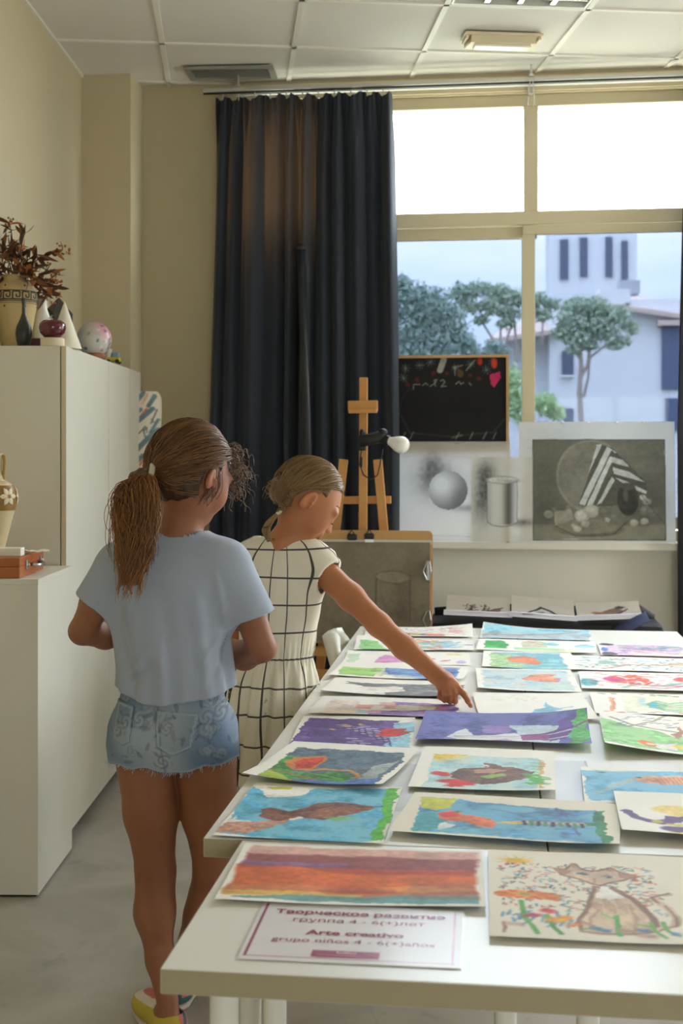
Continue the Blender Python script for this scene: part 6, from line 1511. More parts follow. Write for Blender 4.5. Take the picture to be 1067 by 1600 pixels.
class Head:
    """a child's head: centre, face direction (turned th towards the far side from camera-right), nod, size"""
    def __init__(s, c, th, nod, size=1.0, roll=0.0):
        s.c = np.array(c); s.s = size
        f = np.array([math.cos(th), math.sin(th), 0]); l = np.array([math.sin(th), -math.cos(th), 0]); u = np.array([0, 0, 1.])
        f, u = f * math.cos(nod) - u * math.sin(nod), u * math.cos(nod) + f * math.sin(nod)
        if roll: l, u = l * math.cos(roll) + u * math.sin(roll), u * math.cos(roll) - l * math.sin(roll)
        s.f, s.l, s.u = f, l, u; s.R = np.stack([f, l, u], 1)       # columns: forward, towards the camera-side ear, up
    def at(s, f, l, u): return s.c + s.s * (f * s.f + l * s.l + u * s.u)
    def e(s, p, r): return ellip(s.at(*p), np.array(r) * s.s, s.R)
    def prims(s):
        k = s.s
        P = [(s.e((0, 0, 0), (.093, .073, .088)), .01), (s.e((.030, 0, -.045), (.060, .060, .070)), .03), (s.e((.048, 0, -.028), (.048, .058, .05)), .03),
             (s.e((.050, 0, -.092), (.030, .034, .026)), .03), (s.e((.064, 0, -.107), (.019, .022, .015)), .015), (s.e((.010, 0, -.075), (.045, .05, .04)), .03)]
        for sg in (-1, 1):
            P.append((s.e((.055, sg * .036, -.058), (.030, .026, .030)), .02)); P.append((s.e((.082, sg * .033, -.008), (.012, .024, .009)), .015))
            P.append((s.e((.079, sg * .031, -.026), (.0125, .0155, .0115)), .006))
        P.append((rc(s.at(.087, 0, -.016), s.at(.108, 0, -.052), .0075 * k, .0095 * k), .012)); P.append((s.e((.102, 0, -.054), (.011, .015, .009)), .008))
        P.append((s.e((.088, 0, -.074), (.014, .024, .014)), .012)); P.append((s.e((.0975, 0, -.0755), (.0065, .019, .0048)), .004)); P.append((s.e((.0960, 0, -.0845), (.0065, .017, .0052)), .004))
        return P
    def ears(s, size=1.0):
        out = []
        for sg in (-1, 1):
            R = s.R @ np.array(Matrix.Rotation(.28, 3, 'Y')) @ np.array(Matrix.Rotation(sg * -.32, 3, 'Z'))
            o = ellip(s.at(-.008, sg * .079, -.030), np.array((.0185, .0085, .031)) * s.s * size, R); c = ellip(s.at(-.005, sg * .0885, -.027), np.array((.0115, .0075, .0205)) * s.s * size, R)
            ft = rc(s.at(.004, sg * .0835, -.032), s.at(.004, sg * .0815, -.045), .0045 * s.s, .004 * s.s)
            def g(P, o=o, c=c, ft=ft): return smin(smax(o(P), -c(P), .004), ft(P), .004)
            out.append(g)
        return out
    def colour(s, Vv, col, flush=1.0):
        q = (Vv - s.c) @ s.R / s.s; 
        def blob(c, r): return np.exp(-(((q - np.array(c)) / np.array(r)) ** 2).sum(1))
        lip = np.clip(blob((.098, 0, -.080), (.012, .017, .0085)) * 1.5, 0, 1)[:, None]; col = col * (1 - lip * .75) + lin(176, 92, 84) * lip * .75
        for sg in (-1, 1):
            b = blob((.07, sg * .045, -.058), (.04, .03, .03))[:, None] * .28 * flush; col = col * (1 - b) + lin(206, 118, 92) * b
            b = blob((-.008, sg * .082, -.030), (.025, .012, .036))[:, None] * .25; col = col * (1 - b) + lin(196, 104, 76) * b
        return col
    def face_extras(s, parent, hair):
        """brows and lashes, fine strands"""
        pb, pl, r = [], [], np.random.default_rng(5)
        for sg in (-1, 1):
            for i in range(46):
                t = i / 45; x = (.096 - .022 * t ** 1.6); y = sg * (.012 + .036 * t); z = .000 + .008 * math.sin(t * 2.4); a = s.at(x, y, z + r.uniform(-.0025, .0025)); b = s.at(x - .003, y + sg * .006, z + .003 + r.uniform(-.002, .002)); pb.append([a, (a + b) / 2 + s.f * .0006, b])
            for i in range(26):
                t = i / 25; an = (t - .5) * 1.9; y = sg * (.031 + .0155 * math.sin(an)); x = .079 + .0135 * math.cos(an); a = s.at(x - .001, y, -.0315); b = s.at(x + .0075, y + sg * .003 * (t), -.0365); c = s.at(x + .004, y, -.0352); pl.append([a, c, b])
        strands(np.array(pb), .0006 * s.s, np.tile(hair, (len(pb), 1)), 'eyebrows', M_hair, parent); strands(np.array(pl), .00065 * s.s, np.tile(lin(44, 30, 24), (len(pl), 1)), 'eyelashes', M_hair, parent)
    def cap(s, hairline, thick=.010, h=.0035):
        f0 = union([(s.e((-.002, 0, .002), (.093 + thick, .073 + thick * .9, .088 + thick)), .01), (s.e((-.03, 0, -.035), (.066, .062, .06)), .03)])
        def f(P):
            q = (P - s.c) @ s.R / s.s; d = f0(P) + .0012 * np.sin(q[:, 1] * 260 + q[:, 0] * 60)
            return smax(d, hairline(q) * s.s, .012)
        b = .15 * s.s; return surface(f, s.c - b, s.c + b, h)
def hairline_std(q):
    """positive where the skin shows: face, ears, nape (head coordinates)"""
    x, y, z = q[:, 0], np.abs(q[:, 1]), q[:, 2]
    face = np.minimum(x - (.030 + .30 * np.clip(.045 - y, 0, 1)), (.052 - .30 * y - z) * .8)       # in front of the temples and under the brow line
    ear = .036 - np.hypot((x - .006) * 1.15, (z + .034))
    ear = np.where(y > .05, ear, -1)
    nape = -.066 - z - .55 * np.clip(-x, 0, .08) + .003 * np.sin(q[:, 1] * 160) + .002 * np.sin(q[:, 1] * 410 + 1)
    side = np.minimum(x - .004, -.018 - z)
    return np.maximum(np.maximum(face, side), np.maximum(ear, nape))
def scalp_strands(hd, tie, n, seed, hairline, layers=.010, S=16, start=None, part=None, wave=.0015, lift=0.0):
    r = np.random.default_rng(seed); out = []; rad = np.array([.093, .073, .088]) + layers; T_ = np.linspace(0, 1, S)[:, None]
    tq = (np.array(tie) - hd.c) @ hd.R / hd.s; td = tq / rad; td /= np.linalg.norm(td)
    while len(out) < n:
        v = r.normal(size=3); v /= np.linalg.norm(v); p = v * rad
        if hairline(p[None])[0] > -.001: continue
        if v @ td > .988: continue
        if part is not None and r.random() < part(v): continue
        w = math.acos(np.clip(v @ td, -1, 1)); lay = r.uniform(.0, .006); ph = r.uniform(0, 6.28); b0 = r.normal(0, .05)
        base = (np.sin((1 - T_) * w) * v + np.sin(T_ * w) * td) / (math.sin(w) + 1e-9); ortho = np.cross(v, td)
        rr_ = rad + lay * np.sin(np.pi * np.minimum(1, T_ * 1.05 + .02)) + lift * np.sin(np.pi * T_)
        for bend in (b0, b0 + .16, b0 - .16, b0 + .32, b0 - .32, b0 + .48, b0 - .48):
            u = base + ortho * (bend * np.sin(np.pi * T_) + wave / .09 * np.sin(T_ * 9 + ph)); u /= np.linalg.norm(u, axis=1, keepdims=True)
            q = u * rr_; q = q * (1 - T_ ** 6) + tq * T_ ** 6
            if hairline(q[:S * 2 // 3]).max() <= .004:
                out.append(hd.c + hd.s * (q @ hd.R.T)); break
    return np.array(out)
def bezier_path(pts, S):
    P = np.array(pts, float); t = np.linspace(0, len(P) - 1, S); i = np.minimum(t.astype(int), len(P) - 2); f = (t - i)[:, None]
    p0 = P[np.maximum(i - 1, 0)]; p1 = P[i]; p2 = P[i + 1]; p3 = P[np.minimum(i + 2, len(P) - 1)]
    return .5 * (2 * p1 + (p2 - p0) * f + (2 * p0 - 5 * p1 + 4 * p2 - p3) * f ** 2 + (3 * p1 - p0 - 3 * p2 + p3) * f ** 3)
def hair_cols(r, n, a, b, dark=.0):
    t = r.random((n, 1)); c = lin(*a) * (1 - t) + lin(*b) * t; return c * r.uniform(.75, 1.15, (n, 1))
def person_frame(u0, d0, label, ):
    p = at_d(u0, HORIZ, d0); t = thing('person', label, 'person', (p.x, p.y, 0), YAW); x0 = (u0 - 533.5) / FPX * d0
    def L(u, v, dd=0.0):
        d = d0 + dd; return np.array([(u - 533.5) / FPX * d - x0, dd, EYE + (HORIZ - v) / FPX * d])
    return t, L
def add_mesh(name, f, lo, hi, h, m, parent, colfn=None, attrs=None):
    Vv, F = surface(f, lo, hi, h); col = colfn(Vv) if colfn else None
    return link_mesh(name, mesh_np(name, Vv, F, col, {k: g(Vv) for k, g in (attrs or {}).items()}), m, parent)
def finger(pts, rs): return chain(pts, rs, .004)

# ------------------------------------------------------------------ girl in the light blue T-shirt
g1, L = person_frame(270, 3.04, 'girl with a long brown ponytail in a light blue T-shirt and denim shorts')
K = 3.04 / FPX
hd = Head(L(297, 728, .01), math.radians(52), math.radians(15), 1.09)
SK1 = lin(154, 103, 76)
prims = hd.prims() + [(rc(L(276, 848, .0), L(291, 775, .005), .050, .046), .03), (rc(L(272, 865, .0), L(278, 840, 0), .075, .052), .03)]
tors = loft([(L(0, v)[2], L(u, v)[0], dd, rx * K, ry) for (v, u, rx, dd, ry) in ((842, 276, 42, 0, .045), (862, 272, 74, .0, .058), (890, 270, 82, .0, .072), (950, 270, 72, .0, .08), (1020, 270, 66, .0, .076), (1070, 269, 68, .0, .078), (1130, 268, 82, -.005, .09), (1175, 268, 80, -.005, .085), (1195, 268, 50, 0, .05))])
prims.append((tors, .03))
# arms folded forward at the waist
la = [L(190, 890, 0), L(152, 938, 0), L(129, 986, .015)]; lf = [L(129, 986, .015), L(165, 992, .09), L(215, 985, .20)]
ra = [L(352, 890, 0), L(385, 945, .0), L(409, 1012, .01)]; rf = [L(409, 1012, .01), L(382, 1024, .09), L(322, 1002, .21)]
prims += [(chain(la, [.040, .038, .033], .02), .02), (chain(lf, [.034, .033, .023], .02), .01), (chain(ra, [.041, .040, .035], .02), .02), (chain(rf, [.036, .034, .024], .02), .01)]
# hands lightly curled in front of the body
def simple_hand(w, k, side, s=1.0):
    """wrist w, knuckle direction k (unit), side = thumb direction"""
    w, k, side = np.array(w), np.array(k) / np.linalg.norm(k), np.array(side) / np.linalg.norm(side); dn = np.cross(side, k)
    pr = [(ellip(w + k * .042 * s, np.array((.044, .034, .013)) * s, np.stack([k, side, dn], 1)), .012)]
    for i, (off, ln) in enumerate(((.026, .062), (.009, .07), (-.009, .066), (-.025, .052))):
        a = w + k * .075 * s + side * off * s; b = a + (k * .75 - dn * .5) * ln * .5 * s; c = b + (k * .35 - dn * .85) * ln * .5 * s; pr.append((finger([a, b, c], [.0085 * s, .0078 * s, .0068 * s]), .004))
    a = w + k * .02 * s + side * .028 * s; b = a + (k * .6 + side * .5) * .035 * s; c = b + (k * .9 - dn * .3) * .028 * s; pr.append((finger([a, b, c], [.011 * s, .009 * s, .0078 * s]), .008))
    return pr
prims += simple_hand(lf[2], (.75, .45, .05), (0, .2, 1), .92) + simple_hand(rf[2], (-.75, .45, .1), (0, .2, 1), .92)
# legs
ll = [L(226, 1160, 0), L(236, 1270, -.005), L(243, 1362, 0), L(241, 1425, .0), L(251, 1500, -.015), L(262, 1566, -.05)]
rl = [L(318, 1160, 0), L(328, 1270, .005), L(334, 1360, .02), L(318, 1430, .055), L(290, 1500, .10), L(276, 1545, .13)]
prims += [(chain(ll, [.078, .064, .046, .045, .033, .026], .022), .015), (chain(rl, [.080, .067, .047, .046, .034, .026], .022), .010)]
prims += [(ellip(L(243, 1415, -.014), (.040, .040, .075)), .03), (ellip(L(324, 1420, .035), (.040, .040, .075)), .03)]
# feet inside the shoes
lfoot, rfoot = L(264, 1560, -.05), L(276, 1545, .13)
prims += [(rc((lfoot[0], lfoot[1] - .012, .045), (lfoot[0] - .06, lfoot[1] + .10, .03), .030, .026), .02), (rc((rfoot[0], rfoot[1] - .012, .045), (rfoot[0] + .03, rfoot[1] + .13, .03), .030, .026), .02)]
body1 = union(prims + [(g, .004) for g in hd.ears(.84)], .02)
def col1(Vv):
    c = np.tile(SK1, (len(Vv), 1)) * (1 + .05 * lowf(Vv, 22, 3) + .03 * lowf(Vv, 70, 4))[:, None]
    c = hd.colour(c * 0 + Vv, c, .8)
    knee = np.exp(-((Vv - L(243, 1368, -.05)) ** 2).sum(1) / .03 ** 2)[:, None] * .12; c = c * (1 - knee)
    for p in ((232, 1248, -.075), (252, 1298, -.07), (262, 1322, -.06), (258, 1305, -.06), (304, 1296, -.07), (289, 1318, -.06), (296, 790, -.05), (302, 795, -.045)):
        q = np.array(L(*p)); m = np.exp(-(((Vv - q) / np.array((.0035, .03, .0035))) ** 2).sum(1))[:, None] * .35; c = c * (1 - m) + lin(150, 70, 56) * m
    return np.clip(c, 0, 1)
add_mesh('body', body1, (-.32, -.16, -.0), (.32, .36, 1.56), .0045, M_skin, g1, col1)
hd.face_extras(g1, lin(84, 58, 38))
# T-shirt: loose shell with open hem, neck and sleeves
def fold1(P, a, z):
    lo_ = np.clip((1.12 - z) / .22, 0, 1)
    s = .0060 * lo_ * np.sin(a * 7 + 3 * lowf(P, 5, 11)) + .0035 * lo_ * np.sin(a * 15 + 4 * lowf(P, 6, 12)) + .004 * lowf(P, 16, 13)
    diag = .006 * np.exp(-(((P[:, 0] + .06 + (z - .92) * .9) / .03) ** 2)) * np.exp(-((z - .92) / .09) ** 2)
    for (u1, v1, u2, v2, am, sg) in ((352, 985, 308, 1045, .007, .009), (353, 1005, 322, 1080, -.006, .008), (188, 985, 204, 1050, .006, .008), (203, 1062, 240, 1015, .007, .009), (196, 1075, 226, 1050, -.005, .008), (252, 985, 256, 1095, .005, .009), (292, 990, 303, 1095, .005, .010), (335, 900, 352, 985, .006, .009), (205, 905, 192, 975, .005, .009)):
        a_, b_ = L(u1, v1, -.11)[[0, 2]], L(u2, v2, -.11)[[0, 2]]; q = P[:, [0, 2]]; t = np.clip((q - a_) @ (b_ - a_) / ((b_ - a_) @ (b_ - a_)), 0, 1); dd_ = np.linalg.norm(q - a_ - t[:, None] * (b_ - a_), axis=1)
        s = s + am * np.exp(-(dd_ / sg) ** 2) * np.sin(np.pi * np.clip(t * .8 + .15, 0, 1)) * (P[:, 1] < .02)
    return s - diag * .5
sh = loft([(L(0, v)[2], L(u, v)[0], dd, rx * K, ry) for (v, u, rx, dd, ry) in ((826, 282, 40, 0, .055), (836, 280, 52, .0, .060), (850, 274, 86, .0, .072), (868, 271, 102, .0, .086), (900, 269, 104, .0, .100), (940, 269, 95, .0, .108), (990, 270, 90, .0, .112), (1040, 274, 91, .0, .112), (1072, 275, 92, .0, .112), (1100, 275, 92, .0, .112))], 0, fold1)
sleeveL = rc(L(192, 886, 0), L(136, 970, .005), .066, .060); sleeveR = rc(L(350, 884, 0), L(398, 985, .005), .066, .066)
def shirt_out(P, cut=True):
    a, b = sleeveL(P), sleeveR(P)
    k = 0 if cut else .008
    a, b = np.maximum(a, cutL(P) - k), np.maximum(b, cutR(P) - k)
    return smin(smin(sh(P), a, .05), b, .05)
cutL = plane(L(147, 944, 0), L(147, 944, 0) - L(182, 890, 0)); cutR = plane(L(382, 968, 0), L(384, 968, 0) - L(360, 890, 0))
zh = L(0, 1084)[2]
def shirt(P):
    o = shirt_out(P); d = np.maximum(o, -(shirt_out(P, False) + .009))
    d = np.maximum(d, zh - .008 + .030 * ((P[:, 0] - L(268, 0)[0]) / .15) ** 2 + .003 * np.sin(P[:, 0] * 34) - P[:, 2])
    neck = .066 - np.linalg.norm((P - L(281, 828, .008)) * np.array([.95, 1.0, .8]), axis=1)
    return np.maximum(d, neck)
M_tee = mat('pale_blue_jersey', srgb(174, 183, 202), .85, noise=(90, .25, srgb(164, 174, 195)), bump=(420, .12), sheen=.2, trans=(.12, srgb(190, 205, 235)))
add_mesh('t_shirt', shirt, (-.30, -.16, .72), (.30, .17, 1.30), .0036, M_tee, g1)
# denim shorts
shl = loft([(L(0, v)[2], L(u, v)[0], dd, rx * K, ry) for (v, u, rx, dd, ry) in ((1030, 270, 74, 0, .084), (1060, 270, 77, 0, .087), (1090, 269, 82, 0, .092), (1130, 268, 95, -.003, .108), (1160, 268, 98, -.004, .110), (1178, 268, 94, -.004, .100), (1192, 268, 84, -.002, .092))])
but = union([ellip(L(223, 1148, -.05), (.072, .066, .072)), ellip(L(314, 1148, -.05), (.074, .066, .074))], .012)
legsS = union([rc(L(222, 1140, -.004), L(219, 1230, -.004), .080, .078), rc(L(319, 1140, -.004), L(323, 1230, -.004), .083, .081)], .006)
def shorts_out(P):
    d = smin(smin(shl(P), but(P), .02), legsS(P), .016); return d + .0018 * lowf(P, 40, 21) - .001
zsh = lambda P: L(0, 1186)[2] + .012 * np.clip(-(P[:, 0] - L(300, 0)[0]) / .15, -1, 1) * -1 * (P[:, 0] > -.02) - .010 * np.exp(-((P[:, 0] - L(283, 1)[0]) / .05) ** 2) + .003 * np.sin(P[:, 0] * 90)
def shorts(P):
    o = shorts_out(P); d = np.maximum(o, -(o + .007)); return np.maximum(d, np.maximum(zsh(P) - P[:, 2], P[:, 2] - L(0, 1045)[2]))
def denim_cols(Vv):
    b = lin(98, 122, 152); w_ = lin(150, 164, 178); dk = lin(56, 70, 98)
    n = np.clip(.5 + .5 * lowf(Vv, 26, 31), 0, 1)[:, None]; c = b * (1 - n) + w_ * n
    pale = np.exp(-(((Vv[:, 0] - L(268, 0)[0]) / .05) ** 2))[:, None] * .5; c = c * (1 - pale) + lin(172, 178, 180) * pale
    rp = np.random.default_rng(77); back = (Vv[:, 1] < .05)
    for i in range(34):      # printed roses: rings of petals
        q = L(rp.uniform(168, 370), rp.uniform(1090, 1195), -.1); r_ = rp.uniform(.009, .021); dx, dz = Vv[:, 0] - q[0], Vv[:, 2] - q[2]; rr_ = np.hypot(dx, dz) / r_; an = np.arctan2(dz, dx)
        pet = np.clip((1.1 + .16 * np.sin(an * 5 + i) - rr_) * 6, 0, 1) * np.clip(.35 + .8 * np.sin(rr_ * 10 + an * 2 + i), 0, 1) * back; pet = pet[:, None] * (.22 if i % 2 else .42)
        lt = (np.clip((.9 - rr_) * 3, 0, 1) * back)[:, None] * .25; c = c * (1 - lt) + lin(176, 184, 190) * lt; c = c * (1 - pet) + dk * pet
    for i in range(44):      # printed leaves
        q = L(rp.uniform(168, 370), rp.uniform(1090, 1198), -.1); an = rp.uniform(0, 3.14); ln = rp.uniform(.007, .016); dx, dz = Vv[:, 0] - q[0], Vv[:, 2] - q[2]; a_, b_ = dx * math.cos(an) + dz * math.sin(an), -dx * math.sin(an) + dz * math.cos(an)
        m = (np.clip((1 - np.sqrt((a_ / ln) ** 2 + (b_ / (ln * .38)) ** 2)) * 4, 0, 1) * back)[:, None] * rp.uniform(.2, .5); c = c * (1 - m) + dk * m
    hem = np.clip(1 - (Vv[:, 2] - zsh(Vv)) / .008, 0, 1)[:, None] * .6; c = c * (1 - hem) + lin(176, 194, 212) * hem
    seam = (np.exp(-((Vv[:, 0] - L(262, 1)[0] - .12 * np.clip(L(0, 1150)[2] - Vv[:, 2], -.1, .1)) / .0025) ** 2) * (Vv[:, 1] < 0))[:, None] * .5; c = c * (1 - seam) + dk * seam
    return c
M_denim = mat('floral_denim', (.3, .4, .5), .85, attr='paint', bump=(500, .2))
st = add_mesh('denim_shorts', shorts, (-.24, -.20, .60), (.24, .18, .90), .0028, M_denim, g1, denim_cols)
def poly_d(P, pts):
    q = np.array([[L(u, v, -.12)[0], L(u, v, -.12)[2]] for u, v in pts]); c = q.mean(0); d = np.full(len(P), -9.)
    for i in range(len(q)):
        a, b = q[i], q[(i + 1) % len(q)]; n = np.array([b[1] - a[1], a[0] - b[0]]); n = n / np.linalg.norm(n)
        if (c - a) @ n > 0: n = -n
        d = np.maximum(d, (P[:, [0, 2]] - a) @ n)
    return d
for pts in ([(241, 1112), (311, 1117), (300, 1170), (268, 1184), (243, 1168)], [(172, 1104), (206, 1108), (203, 1160), (190, 1168), (172, 1158)]):
    def pk(P, pts=pts):
        o = shorts_out(P); return np.maximum(np.maximum(np.maximum(o - .004, -(o + .002)), poly_d(P, pts)), P[:, 1] + .01)
    def pcol(Vv, pts=pts):
        c = denim_cols(Vv); e = poly_d(Vv, pts); s_ = (np.abs(e + .006) < .0022)[:, None]; return np.where(s_, lin(150, 164, 178), c * .93)
    add_mesh('pocket', pk, (-.24, -.22, .60), (.24, .02, .86), .0034, M_denim, st, pcol)
# frayed hem
r = np.random.default_rng(9); fr = []
Vv, F = surface(shorts, (-.24, -.20, .60), (.24, .18, .72), .006)
low = Vv[Vv[:, 2] < zsh(Vv) + .004]; low = low[r.permutation(len(low))[:260]]
for q in low:
    dn = np.array([r.normal(0, .35), r.normal(0, .35), -1]); dn /= np.linalg.norm(dn); ln = r.uniform(.004, .016); fr.append([q + dn * ln * t + np.array([.002 * math.sin(t * 5), 0, 0]) * t for t in np.linspace(0, 1, 5)])
strands(np.array(fr), .0006, np.tile(lin(196, 208, 220), (len(fr), 1)), 'frayed_hem', M_hair, st)
# hair
H1a, H1b = (78, 52, 30), (140, 98, 58)
Vv, F = hd.cap(hairline_std, .010); link_mesh('hair_cap', mesh_np('hair_cap', Vv, F, np.tile(lin(66, 44, 27), (len(Vv), 1)) * (1 + .25 * lowf(Vv, 60, 2))[:, None]), M_hair, g1)
tie = L(234, 742, -.074)
r = np.random.default_rng(21); sp = scalp_strands(hd, tie, 1300, 21, hairline_std, .012, wave=.003, lift=.004)
strands(sp, .0011, hair_cols(r, len(sp), H1a, H1b), 'head_hair', M_hair, g1)
MB().tube([tie + .0245 * (math.cos(q) * np.array([.25, .1, .96]) + math.sin(q) * np.array([-.25, .97, .0])) for q in np.linspace(0, 2 * math.pi, 25)], .0075, 10, cap=False).build('hair_tie', mat('grey_elastic', srgb(190, 186, 166), .7), g1, True)
pt = []; cols = []; n = 2100
core = [L(246, 740, -.06), L(232, 742, -.077), L(216, 752, -.098), L(213, 790, -.122), L(212, 840, -.150), L(207, 895, -.155), L(199, 958, -.150)]
for i in range(n):
    a = r.uniform(0, 6.28); q = math.sqrt(r.random()); ox, oy = q * math.cos(a), q * math.sin(a); ln = 1 - .30 * r.random() ** 1.3 - .10 * abs(ox) if r.random() < .85 else r.uniform(.4, .75)
    wid = np.array([.012, .014, .038, .058, .058, .050, .036]) ; dep = np.array([.010, .013, .024, .028, .028, .022, .016]); ph = r.uniform(0, 6.28)
    cl_ = int(r.integers(0, 22)); ca_ = cl_ * 2.4; cq = .25 + .7 * ((cl_ * 7) % 22) / 22; att = np.array([0, 0, .1, .3, .5, .68, .82]); ox_, oy_ = cq * math.cos(ca_), cq * math.sin(ca_); ln = ln * (.84 + .16 * ((cl_ * 5) % 22) / 22)
    P = np.array(core) + np.stack([wid * (ox * (1 - att) + ox_ * att), dep * (oy * (1 - att) + oy_ * att), .008 * ox * np.array([1, 1, 1.5, 0, 0, 0, 0])], 1)
    P = bezier_path(P, 60)[:max(10, int(60 * ln))]; P = P[np.linspace(0, len(P) - 1, 26).astype(int)]
    t = np.linspace(0, 1, 26)[:, None]; wv = .015 * t ** 1.2
    clump = cl_; P = P + np.concatenate([wv * np.sin(t * 9 + clump), wv * .8 * np.cos(t * 8 + clump * 2), 0 * t], 1) + np.concatenate([.002 * np.sin(t * 20 + ph) * t, .002 * np.cos(t * 17 + ph) * t, 0 * t], 1)
    if i % 9 == 0: P = P + np.concatenate([-.02 * t ** .8 * (1 + .5 * np.sin(ph)) * np.sin(t * 3), -.008 * t, 0 * t], 1)
    if ln > .9: P[-6:] += np.linspace(0, 1, 6)[:, None] ** 2 * np.array([r.choice([-1, 1]) * .016, -.004, .012])
    pt.append(P); k = (clump * 5 % 22) / 22 * .65 + .35 * r.random(); cols.append((lin(84, 52, 28) * (1 - k) + lin(182, 126, 74) * k) * r.uniform(.75, 1.15))
strands(np.array(pt), np.linspace(.0014, .0007, 26)[None], np.array(cols), 'ponytail', M_hair, g1)
inner = chain([np.array(c) + np.array([0, .012, 0]) for c in core[:6]], [.012, .013, .020, .026, .024, .010], .03)
def inn(P): q = P.copy(); q[:, 1] = (q[:, 1] + .11) * 1.5 - .11; return inner(P) + .006 * np.sin(P[:, 0] * 300) * .3
add_mesh('ponytail_core', inn, (-.22, -.22, .95), (.05, .05, 1.42), .005, M_hair, g1, lambda V_: np.tile(lin(92, 58, 32), (len(V_), 1)))
# curly wisps at forehead, temple and loose flyaways
cw = []; cols = []
for i in range(170):
    lat = r.uniform(-.06, .075); up = r.uniform(.0, .07); st_ = hd.at(.088 - .35 * max(0, up - .02) - .25 * abs(lat) ** 1.2, lat, up); dirn = hd.f * r.uniform(.4, 1) + hd.u * r.uniform(-.9, .35) + hd.l * r.uniform(-.5, .6); dirn /= np.linalg.norm(dirn); ln = r.uniform(.02, .075)
    t = np.linspace(0, 1, 22); a1 = np.cross(dirn, [0, 0, 1.]); a1 /= np.linalg.norm(a1) + 1e-9; a2 = np.cross(dirn, a1); R_ = r.uniform(.004, .011); w_ = r.uniform(9, 24); ph = r.uniform(0, 6.28)
    P = st_ + dirn * (ln * t)[:, None] + np.array([0, 0, -1]) * (.03 * t ** 2 * ln / .05)[:, None] + (R_ * np.sqrt(t))[:, None] * (np.cos(w_ * t + ph)[:, None] * a1 + np.sin(w_ * t + ph)[:, None] * a2)
    cw.append(P); cols.append(lin(112, 84, 56) * r.uniform(.7, 1.7))  # lighter than the hair: light caught by the curls is put into the colour
for i in range(26):      # in front of the ear and over the nape
    st_ = hd.at(r.uniform(-.01, .03), .076, r.uniform(-.02, .0)); t = np.linspace(0, 1, 22); P = st_ + np.stack([.012 * np.sin(t * 3 + i) * t - .02 * t ** 2, -.006 * t, -r.uniform(.04, .085) * t], 1); cw.append(P); cols.append(lin(84, 56, 34))
for i in range(70):      # flyaways round the crown
    v = r.normal(size=3); v[2] = abs(v[2]); v /= np.linalg.norm(v); p = v * np.array([.105, .086, .1]); 
    if hairline_std(p[None])[0] > 0: continue
    t = np.linspace(0, 1, 22)[:, None]; st_ = hd.c + hd.R @ p; tg = (tie - st_) / np.linalg.norm(tie - st_); cw.append(st_ + (hd.R @ v) * (.012 * np.sin(t * 3.1)) + tg * t * r.uniform(.02, .05) + np.array([0, 0, .004]) * np.sin(t * 7 + i)); cols.append(lin(130, 96, 62))
strands(np.array(cw), .00075, np.array(cols), 'curly_wisps', M_hair, g1)
MB().box(hd.at(.074, .047, .038), (.012, .006, .006), bev=.002).build('hair_clip', M_steel, g1)
# shoes: patterned slip-ons
def shoe(foot, toe, name, parent):
    base = np.array([foot[0], foot[1], 0]); t_ = np.array([toe[0], toe[1], 0]); t_ = t_ / np.linalg.norm(t_); s_ = np.array([t_[1], -t_[0], 0]); R = np.stack([t_, s_, np.array([0, 0, 1.])], 1)
    heel = base - t_ * .02
    up_ = union([(ellip(heel + t_ * .015 + np.array([0, 0, .036]), (.046, .042, .040), R), .02), (ellip(heel + t_ * .09 + np.array([0, 0, .035]), (.075, .040, .036), R), .03), (ellip(heel + t_ * .15 + np.array([0, 0, .030]), (.055, .042, .032), R), .02)], .03)
    hole = ellip(heel + t_ * .026 + np.array([0, 0, .082]), (.042, .037, .055), R)
    def f(P): return smax(smax(up_(P), -hole(P), .006), .012 - P[:, 2], .002)
    def c(Vv):
        q = (Vv - heel) @ R; col = np.tile(lin(206, 120, 112), (len(Vv), 1)); y = q[:, 1]; z = Vv[:, 2]
        yel = (z < .066 - .10 * np.clip(q[:, 0], -.05, .2)) & (y < .008); col[yel] = lin(196, 178, 74); wh = (np.abs(z - (.066 - .10 * np.clip(q[:, 0], -.05, .2)) - .006) < .006) & (y < .004); col[wh] = lin(222, 214, 200)
        teal = (z < .034) & (y > -.012); col[teal] = lin(78, 108, 112); st2 = (np.abs(y - .026 - (z - .05) * .2) < .006) & (z > .034); col[st2] = lin(78, 104, 110)
        for (a, b) in ((.012, .036), (.032, .028)):
            m = ((q[:, 0] - a) / .010) ** 2 + ((z - b) / .006) ** 2 < 1; m &= y < -.01; col[m] = lin(214, 206, 176)
        return col
    lo_ = np.minimum(heel, heel + t_ * .22) - .06; hi_ = np.maximum(heel, heel + t_ * .22) + .06; lo_[2] = 0; hi_[2] = .12
    o = add_mesh(name, f, lo_, hi_, .003, attr_mat('printed_canvas', .8), parent, c)
    def so(P): 
        q = (P - heel) @ R; d = np.minimum(np.hypot((q[:, 0] - .012), q[:, 1]) - .044, 9); e_ = loft_sole(q); return np.maximum(e_, np.maximum(P[:, 2] - .014, .001 - P[:, 2]))
    def loft_sole(q): w_ = np.interp(q[:, 0], [-.045, -.03, 0, .06, .12, .17, .2, .212], [.0, .028, .041, .036, .044, .038, .02, 0]); return np.abs(q[:, 1]) - w_
    add_mesh('sole', so, lo_, hi_, .004, mat('rubber_sole', srgb(200, 190, 170), .7), o)
shoe(lfoot, (-.5, .86), 'shoe', g1); shoe(rfoot, (.25, 1), 'shoe', g1)
